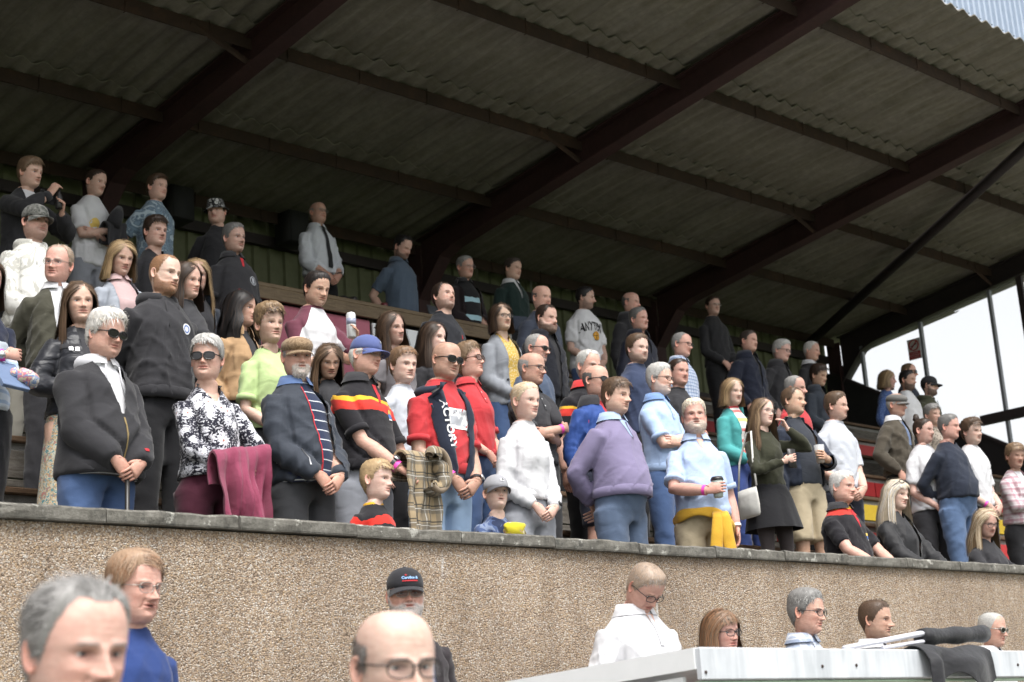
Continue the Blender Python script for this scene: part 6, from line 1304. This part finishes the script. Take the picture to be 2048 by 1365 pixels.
def palm(info, side, f=.080, n=.030):
    Sh, El, Wp, hd, pn, pts, r = info['arms'][side]; return Wp+hd*f*info['S']+pn*n*info['S']
def lathe(c, prof, k=18, ax=(0, 0, 1)):
    ax = nrm(np.array(ax, float)); a = np.array([1.0, 0, 0]) if abs(ax[0]) < .8 else np.array([0, 1.0, 0]); u = nrm(a-ax*np.dot(a, ax)); v = np.cross(ax, u); th = np.arange(k)*2*math.pi/k
    return np.array([c+ax*h+np.outer(np.cos(th), u)*r+np.outer(np.sin(th), v)*r for r, h in prof])
def vessel(key, side, name, profs, label, cat, f=.08, n=.038, up=0.0, ax=(0, 0, 1)):
    i = PEOPLE[key]; c = palm(i, side, f, n)+np.array([0, 0, up]); wc = to_world(i, c); e = empty(name, wc, i['psi'], label, cat)
    for nm, prof, mat in profs: Geo().loft(lathe(np.zeros(3), prof, ax=ax)).obj(nm, mat, e)
    return e
PLA = plain('lid_black', (.018, .016, .016), .4); CUPG = plain('cup_green', (.30, .34, .31), .6, var=.06); CANW = plain('can_white', (.66, .67, .68), .3, .2, var=.04)
mclr, tclr, bclr = new_mat('clear_plastic'); bclr.inputs['Base Color'].default_value = (.8, .82, .84, 1); bclr.inputs['Roughness'].default_value = .1; bclr.inputs['Alpha'].default_value = .45
BEER = plain('beer_amber', (.45, .22, .03), .2, var=.05)
vessel('coffee', -1, 'coffee_cup', [('cup', [(.027, -.055), (.029, -.054), (.038, .052)], CUPG), ('lid', [(.0405, .050), (.041, .058), (.038, .066), (.034, .068), (.033, .073), (.001, .073)], PLA)], 'pale green takeaway coffee cup with a black lid held by the pale blue polo', 'cup')
vessel('beer58', 1, 'beer_cup', [('cup', [(.030, -.05), (.040, .085)], mclr), ('beer', [(.0285, -.048), (.036, .048)], BEER)], 'clear plastic cup half full of beer held above khaki shorts', 'cup')
vessel('raglan', 1, 'drink_can', [('can', [(.022, -.075), (.030, -.068), (.0305, .075), (.026, .086), (.025, .088), (.001, .087)], CANW), ('print', [(.0310, .01), (.0311, .05)], plain('can_print', (.25, .27, .36), .4))], 'tall white drink can held by the raglan tee', 'can', up=.035)
vessel('teen', 1, 'small_bottle', [('bottle', [(.022, -.06), (.026, -.055), (.026, .03), (.012, .06), (.012, .085), (.001, .086)], PLA)], 'small dark bottle held up by the person at top left', 'bottle', up=.02)
# walking stick
i = PEOPLE['whman']; p = (palm(i, -1)+palm(i, 1))/2; g = Geo(); g.tube([p+np.array([-.03, -.01, .012]), p+np.array([0, -.012, .018]), p+np.array([.035, -.005, .008])], .013, 8); g.tube([p+np.array([0, -.012, .015]), (p[0]+.01, p[1]-.02, .02)], .011, 8)
world_obj(g, i, 'walking_stick', plain('stick_black', (.015, .014, .013), .4), 'black walking stick under two hands at the parapet', 'walking stick')
# phone and tote bag
i = PEOPLE['girl59']; p = palm(i, -1, .085, .016); g = Geo(); g.box(p, (.036, .005, .072), bev=.004); world_obj(g, i, 'phone', PLA, 'black phone held by the person in the olive ribbed top', 'phone')
g = Geo(); R_ = []
for z, w, d in ((.96, .10, .012), (.90, .108, .025), (.82, .115, .034), (.74, .112, .03), (.72, .10, .01)):
    an = np.arange(20)*2*math.pi/20; R_.append(np.stack([-.215+np.cos(an)*d*1.2-.01, -.02+np.sin(an)*w+.01*np.sin(an*5), 0*an+z*i['kz']], -1))
g.loft(R_); tote = world_obj(g, i, 'tote_bag', cloth('tote_canvas', (.56, .55, .52)), 'off-white canvas tote bag hanging beside the black skirt', 'bag')
g = Geo(); pts = np.array([(-.215, .09, .97), (-.20, .06, 1.2), (-.13, .02, 1.455), (-.12, -.02, 1.46), (-.19, -.085, 1.2), (-.215, -.12, .97)])*np.array([1, 1, i['kz']]); g.tube(pts, .008, 6); gV = to_world(i, g.V[0])-np.array(tote.location); g.V = [gV]; g.obj('strap', MATS['tote_canvas'], tote)
# crisp packet
i = PEOPLE['toddler']; p = palm(i, 1, .07, .0)+np.array([.03, -.03, -.02]); g = Geo(); R_ = []
for s_, w, d in ((-1, .028, .002), (-.75, .034, .012), (0, .036, .022), (.75, .033, .012), (1, .026, .002)):
    an = np.arange(12)*2*math.pi/12; R_.append(np.stack([p[0]+s_*.062+.012*np.cos(an*2+s_), p[1]+np.sin(an)*d, p[2]+np.cos(an)*w*(1+.08*np.sin(an*3+s_*5))], -1))
g.loft(R_); cp = world_obj(g, i, 'crisp_packet', blotch('packet_yellow', [(.58, .50, .03), (.58, .50, .03), (.5, .3, .2), (.62, .58, .3)], 26, 1, (.45, .6, .66)), 'bright yellow crisp packet held by the small child', 'packet'); q_ = at_y(1030, 1064, 6.27); cp.location = (q_[0], q_[1], q_[2]-.02)
# programme held by the person at the left edge
i = PEOPLE['stripe']; p = palm(i, -1, .02, .0)+np.array([-.02, -.05, -.12]); g = Geo(); g.box(p, (.075, .010, .10), rot=rot_zx(.2, -.7), bev=.003); world_obj(g, i, 'booklet', cloth('booklet_blue', (.12, .17, .28)), 'blue booklet held under folded arms at the left edge', 'booklet', smooth=False)
g = Geo(); P_ = np.array([(p[0]+.02+.12*a_, p[1]-.02+.03*math.sin(a_*9), p[2]+.02-.05*a_) for a_ in np.linspace(0, 1, 7)]); g.tube(P_, [.02, .03, .04, .032, .042, .03, .012], 12); world_obj(g, i, 'paper_bag', blotch('bag_print', [(.62, .55, .35), (.55, .2, .25), (.2, .3, .5), (.65, .62, .55)], 28, 1, (.42, .5, .58)), 'crumpled colourful paper bag held next to the blue booklet', 'bag')
# coats carried over an arm
def draped(info, p0, p1, L, amp, n_f, th=.012, back=.10, spread=.10, rr=.055):
    """cloth folded over a forearm from p0 to p1 and hanging L at the front"""
    nu, nv = 30, 22; g = Geo(); u = np.linspace(0, 1, nu)[:, None]; v = np.linspace(0, 1, nv)[None]; p0, p1 = np.array(p0), np.array(p1); ax = p1-p0
    s = v*(back+math.pi*rr+L)-back
    ang = np.clip(s/rr, 0, math.pi); down = np.maximum(s-math.pi*rr, 0); upb = np.minimum(s, 0)
    y = np.cos(ang)*rr; z = np.sin(ang)*rr-down+upb
    fo = (np.sin(u*n_f*6.28+1.1*np.sin(u*5)+1.2*np.sin(down*7+u*3))+.5*np.sin(u*n_f*15+down*9+2))*amp*(.35+sm(0, .2, down))+.006*np.sin(s*40+u*9)
    uu = (u-.5)*(1+spread*sm(0, L, down))+.5
    X = p0[0]+ax[0]*uu+0*v; Y = p0[1]+ax[1]*uu+y-fo-.02*sm(0, L, down); Z = p0[2]+ax[2]*uu+z-(.03*np.sin(u*7+1)+.015*np.sin(u*17))*sm(.5*L, L, down)
    T = np.stack([X, Y, Z], -1); nn = np.stack([0*X, -np.cos(np.clip(ang-math.pi/2, -1.57, 1.57))+0*u*0-0*X, np.sin(ang)+0*X], -1); B = T-nrm(np.stack([0*X, np.cos(ang)*1.0+0*u, np.sin(ang)+0*u], -1))*th
    g.loft(T, closed=False); g.loft(B[::-1], closed=False); g.loft(np.stack([T[0], B[0]]), closed=False); g.loft(np.stack([B[-1], T[-1]]), closed=False); g.loft(np.stack([T[:, -1], B[:, -1]])[::-1], closed=False); g.loft(np.stack([T[:, 0], B[:, 0]]), closed=False)
    return g
i = PEOPLE['lady']; w0 = i['arms'][1][2]; e0 = i['arms'][1][1]; z_ = w0[2]+.045
fle = world_obj(draped(i, (w0[0]-.22, w0[1]-.045, z_-.03), (w0[0]+.10, w0[1]+.03, z_+.03), .40, .042, 2.3, spread=-.18), i, 'fleece', cloth('maroon_fleece', (.22, .045, .085), .95, .5), 'maroon fleece draped over the forearm of the daisy print blouse', 'fleece')
i = PEOPLE['bluecap']; w0 = i['arms'][1][2]
PLD = plaid('coat_plaid', (.30, .23, .14), (.10, .095, .085), (.03, .03, .03), .085, (.42, .40, .36))
coat = world_obj(draped(i, (w0[0]-.15, w0[1]-.03, w0[2]+.045), (w0[0]+.08, w0[1]-.03, w0[2]+.06), .40, .014, 1.6, rr=.06), i, 'coat', PLD, 'coat with tartan lining carried over a forearm beside pale jeans', 'coat')
g = Geo(); c = w0+np.array([.02, -.10, .0]); th = np.linspace(-2.2, 2.4, 25)
pts = np.stack([c[0]+.06*np.cos(th), c[1]-.03+.02*np.sin(2*th), c[2]+.095*np.sin(th)], -1); g.tube(pts, .036*(1+.25*np.sin(th*3+1)+.15*np.sin(th*7)), 10, cap=False); g.V = [to_world(i, V)-np.array(coat.location) for V in g.V]; g.obj('coat_sleeve', PLD, coat)
g = Geo(); pts = np.stack([c[0]+.088*np.cos(th), c[1]-.055+0*th, c[2]+.108*np.sin(th)], -1); g.tube(pts, .018, 8, cap=False); g.V = [to_world(i, V)-np.array(coat.location) for V in g.V]; g.obj('coat_cuff', cloth('coat_canvas', (.22, .17, .12)), coat)
i = PEOPLE['teeboy']; w0 = (i['arms'][1][2]+i['arms'][-1][2])/2
jk = draped(i, (w0[0]-.02, w0[1]-.02, w0[2]+.03), (w0[0]+.17, w0[1]-.01, w0[2]+.06), .16, .02, 1.3, back=.12); jk.tube([w0+np.array([.05, -.04, .05]), w0+np.array([.10, -.03, .16]), w0+np.array([.16, .02, .24])], [.06, .055, .03], 10)
world_obj(jk, i, 'jacket', BLK, 'black jacket bundled over folded arms of the white tee at the back', 'jacket')
# sweatshirt round the shoulders of the red tee
i = PEOPLE['redtee']; S_, kz = i['S'], i['kz']; g = Geo(); NV = cloth('navy_sweat', (.016, .021, .038))
def front_band(info, gname, zs, xc, hw, off=.012, th=.014):
    g = Geo(); R_ = []
    for z, x, w in zip(zs, xc, hw):
        xs = np.linspace(x-w, x+w, 7); P = proj(info, gname, xs, np.full(7, z), off); Q_ = P.copy(); b_ = np.sin(np.linspace(0, math.pi, 7))*th+.003; Q_[:, 1] -= b_
        R_.append(np.vstack([Q_, P[::-1]]))
    g.loft(R_); return g
zs = np.linspace(1.44, .92, 16); t_ = np.linspace(0, 1, 16)
sw_ = front_band(i, 'top', zs, -.115+.075*t_-.03*np.sin(t_*3), .045-.006*t_).obj('sweatshirt_sleeve', NV, i['root']); sw2 = front_band(i, 'top', zs, .115-.045*t_+.02*np.sin(t_*3), .040-.006*t_).obj('sweatshirt_sleeve', NV, i['root'])
words('redtee', 'sweatshirt_sleeve', 'ACTORY', .068, -.086, 1.22, PRW, rot=-math.pi/2+.17, off=.004, bold=.002)
R_ = []
for a_ in np.linspace(38, 322, 22):
    an = math.radians(a_); bk = (1-math.cos(an))/2; cc = np.array([math.sin(an)*(.092+.02*abs(math.sin(an))), -math.cos(an)*.095+.01, 1.445-.035*abs(math.sin(an))+.01*bk]); th_ = np.arange(10)*2*math.pi/10; u = nrm(np.array([math.sin(an), -math.cos(an), 0])); rr = .032+.016*bk
    R_.append((cc+np.outer(np.cos(th_), u)*rr*1.3+np.outer(np.sin(th_), [0, 0, 1])*rr*.8)*i['sc3'])
Geo().loft(R_).obj('sweatshirt_body', NV, i['root'])
# jacket over one shoulder of the folded-arms polo
i = PEOPLE['bald36']; R_ = []
for t_ in np.linspace(0, 1, 14):
    y = -.16+.34*t_; z = 1.20+.27*math.sin(t_*math.pi)**.6; th_ = np.arange(12)*2*math.pi/12; R_.append((np.array([.125, y, z-.02])+np.stack([np.cos(th_)*.075, np.sin(th_)*.02, np.sin(th_)*.028], -1))*i['sc3'])
Geo().loft(R_).obj('shoulder_jacket', BLK, i['root'])
# yellow jumper tied round the waist
i = PEOPLE['coffee']; b = i['b']; YL = cloth('mustard_knit', (.58, .33, .035), .95, .5); R_ = []
for a_ in np.linspace(0, 2*math.pi, 41)[:-1]:
    z = .885+.055*math.sin(a_-.3)*-1+.02*math.cos(a_*2); w, f, k = (float(q[0]) for q in torso_dims(np.array([.97]), b)); bf = float(torso_dims(np.array([1.05]), b)[1][0]); f = max(f, bf*.95); e = .034
    s_, c_ = math.sin(a_), math.cos(a_); r = ((abs(s_)/(w+e))**2.3+(abs(c_)/((f if c_ > 0 else k)+e))**2.3)**(-1/2.3); cc = np.array([r*s_, -r*c_, z]); u = np.array([s_, -c_, 0]); th_ = np.arange(9)*2*math.pi/9
    R_.append((cc+np.outer(np.cos(th_), u)*(.011+.005*math.sin(a_*9))+np.outer(np.sin(th_), [0, 0, 1])*(.034+.008*math.sin(a_*5+1)))*i['sc3'])
g = Geo(); g.loft(R_+[R_[0]], False, False); g.obj('jumper_waist', YL, i['root'])
fy = -(max(float(torso_dims(np.array([.97]), b)[1][0]), float(torso_dims(np.array([1.05]), b)[1][0])*.95)+.07)
for x0, x1, z1 in ((.02, -.015, .56), (.07, .10, .57)):
    Geo().tube(np.array([(x0, fy+.01, .92), (x0*.9+x1*.1, fy-.01, .88), ((x0+x1)/2, fy+.005, .76), (x1, fy+.01, .64), (x1, fy+.01, z1)])*i['sc3'], [.03, .036, .04, .042, .040], 12, flat=((0, 1, 0), .45)).obj('jumper_sleeve', YL, i['root'])
g = Geo(); R_ = []
for z in np.linspace(.94, .60, 8):
    an = np.radians(np.linspace(80, 280, 30)); w, f, k = (float(q[0]) for q in torso_dims(np.array([max(z, .88)]), b)); e = .035+.012*(.94-z); r = ((np.abs(np.sin(an))/(w+e))**2.2+(np.abs(np.cos(an))/(k+e))**2.2)**(-1/2.2)*(1+.02*np.sin(an*11)); R_.append(np.stack([r*np.sin(an), -r*np.cos(an), 0*an+z], -1)*i['sc3'])
g.loft(R_, closed=False); g.obj('jumper_back', YL, i['root'])
# sunglasses pushed up into pale hair
i = PEOPLE['wh62']; q = Geo()
for s_ in (-1, 1):
    an = np.arange(16)*2*math.pi/16; ring = np.stack([s_*.034+np.cos(an)*.028, -.070+.012*np.sin(an)*1.0, .226+np.sin(an)*.012-.25*(np.abs(s_*.034+np.cos(an)*.028))], -1); q.tube(i['hx'](np.vstack([ring, ring[:2]])), .003, 6, cap=False)
    q.tube(i['hx'](np.array([(s_*.062, -.068, .212), (s_*.088, -.02, .17), (s_*.09, .02, .13)])), .003, 6)
q.obj('sunglasses', FRAME_D, i['root'])
# things on the press desk
zt = CZ+4.104
cx = empty('camera', (8.95, 10.83, zt), .4, 'black camera lying on the press desk', 'camera'); Geo().box((0, 0, .045), (.07, .035, .045), bev=.012).obj('camera_body', PLA, cx); Geo().loft(lathe(np.array([.0, -.035, .045]), [(.035, 0), (.036, .07), (.030, .075), (.001, .07)], ax=(0, -1, 0))).obj('camera_lens', PLA, cx)
e = empty('drink_can', (9.42, 10.86, zt), 0, 'small dark red can on the press desk', 'can'); Geo().loft(lathe(np.zeros(3), [(.028, 0), (.032, .008), (.032, .105), (.027, .115), (.001, .114)])).obj('can', plain('can_red', (.10, .012, .016), .35), e)
e = empty('tablet', (10.12, 10.86, zt), .1, 'dark tablet propped up on the press desk', 'tablet'); Geo().box((0, .03, .10), (.15, .006, .10), rot=rot_zx(0, -.25), bev=.004).obj('case', plain('tablet_grey', (.06, .065, .075), .4), e); Geo().box((0, .07, .06), (.05, .004, .07), rot=rot_zx(0, .5)).obj('prop', PLA, e)
# ---- dugout in front of the wall
DX, DY, DZ = 4.53, 3.7, CZ+.42
dg = empty('dugout', (DX, DY, .0), 0, 'white panelled dugout roof with worn fascia in front of the wall', 'dugout')
def dgp(c, h, name, mat, bev=.004, rot=None): return Geo().box(np.array(c)-np.array([DX, DY, 0]), h, rot=rot, bev=bev).obj(name, mat, dg, smooth=False)
DW = rough_surface('worn_white_panel', [(.3, (.46, .48, .51)), (.55, (.56, .58, .61)), (.75, (.64, .66, .68))], 1.6, 9, .06, .003, .35, streak=((1, 1, .15), 14, (.75, .76, .77))); DWS = rough_surface('dugout_side', [(.3, (.70, .71, .72)), (.7, (.78, .79, .80))], 1.6, 9, .06, .003, .45)
XE = 9.3
dgp(((DX+XE)/2+.006, DY, DZ-.055), ((XE-DX)/2, .010, .055), 'front_fascia', DW); dgp(((DX+XE)/2+.02, DY+.02, DZ-.118), ((XE-DX)/2, .016, .006), 'drip_strip', plain('green_strip', (.35, .45, .34), .5))
g = Geo(); sl_ = -.033
g.loft(np.array([[(0, y, .42+CZ+sl_*(y-.012)-.072), (.012, y, .42+CZ+sl_*(y-.012)-.072), (.012, y, .42+CZ+sl_*(y-.012)), (0, y, .42+CZ+sl_*(y-.012))] for y in (.012, .95)])-np.array([0, 0, 0])); g.obj('side_fascia', DWS, dg, smooth=False)
g = Geo(); g.loft(np.array([[(.012, y, CZ+.42+sl_*y-.014), (XE-DX, y, CZ+.42+sl_*y-.014), (XE-DX, y, CZ+.42+sl_*y-.006), (.012, y, CZ+.42+sl_*y-.006)] for y in (.014, .94)])); g.obj('roof_panel', DW, dg, smooth=False)
g = Geo(); g.loft(np.array([[(.014, y, .05), (.030, y, .05), (.030, y, CZ+.33+sl_*y), (.014, y, CZ+.33+sl_*y)] for y in (.08, .70)])); g.obj('side_panel', DWS, dg, smooth=False)
dgp(((DX+XE)/2, DY+.66, .85), ((XE-DX)/2-.05, .010, .76), 'back_panel', WHITEP); dgp(((DX+XE)/2, DY+.45, .45), ((XE-DX)/2-.1, .17, .02), 'bench', PLANK)
for x in np.arange(DX+.3, XE, 1.5): dgp((x, DY+.04, .87), (.02, .02, .78), 'post', WHITEP); dgp((x, DY+.45, .22), (.03, .15, .21), 'bench_leg', STEELD)
for px, py in ((1412, 1345), (1645, 1333), (1713, 1331), (2036, 1330)):
    p = at_y(px, py, DY-.012); Geo().loft(lathe(p-np.array([DX, DY, 0]), [(.006, -.004), (.006, .002), (.001, .003)], 8, (0, -1, 0))).obj('bolt', RUST, dg)
# folded black banner on its white poles
bn = at_y(1900, 1280, DY+.05); BN = empty('folded_banner', (bn[0], bn[1], DZ), 0, 'black folded banner hanging over the dugout edge with white rolled ends', 'banner')
BC = cloth('banner_black', (.018, .018, .021), .6, .3, .5); WC = cloth('banner_white', (.60, .60, .66), .7)
loc = lambda P: np.asarray(P)-np.array([bn[0], bn[1], DZ])
A_, B_ = at_y(1842, 1275, DY+.06), at_y(1966, 1268, DY+.06); g = Geo(); tt = np.linspace(0, 1, 12)[:, None]; g.tube(loc(A_*(1-tt)+B_*tt), .036+.004*np.sin(np.arange(12)*1.3), 14, flat=((0, 0, 1), .95)); g.obj('banner_roll', BC, BN)
for (a0, b0), (a1, b1), r_ in (((1690, 1296), (1852, 1266), .020), ((1765, 1296), (1850, 1283), .016)):
    A_, B_ = at_y(a0, b0, DY+.05), at_y(a1, b1, DY+.06); P_ = A_*(1-tt)+B_*tt; P_[:, 2] = np.maximum(P_[:, 2], DZ+.006+r_*.4*0); g = Geo(); g.tube(loc(P_), r_*(.75+.25*np.linspace(0, 1, 12)), 10, flat=((0, 0, 1), .6)); g.obj('rolled_end', WC, BN)
nu, nv = 34, 16; xa, xb = at_y(1845, 1300, DY-.03)[0], at_y(1975, 1300, DY-.03)[0]; u = np.linspace(0, 1, nu)[:, None]; v = np.linspace(0, 1, nv)[None]
Lh = .135+.045*np.sin(u*7.5+2.2)+.03*np.exp(-((u-.22)/.12)**2)
s = v*(Lh+.09); over = np.minimum(s, .09); down = np.maximum(s-.09, 0)
X = xa+(xb-xa)*(u+.06*v*(u-.3)); Yv = DY+.070-over*.98-.012*(down > 0)-(.028+.026*np.sin(u*13+1.5*np.sin(u*5))+.0*v)*sm(0, .06, down)-.006; Z = DZ+.006+.02*np.sin(over/.09*math.pi)*(.6+.4*np.sin(u*9))-down
T = np.stack([X, Yv, Z], -1); g = Geo(); B = T+np.array([0, .004, -.003]); g.loft(loc(T), closed=False); g.loft(loc(B)[::-1], closed=False); g.loft(loc(np.stack([T[:, -1], B[:, -1]]))[::-1], closed=False); g.loft(loc(np.stack([T[0], B[0]])), closed=False); g.loft(loc(np.stack([B[-1], T[-1]])), closed=False); g.obj('banner_fold', BC, BN)
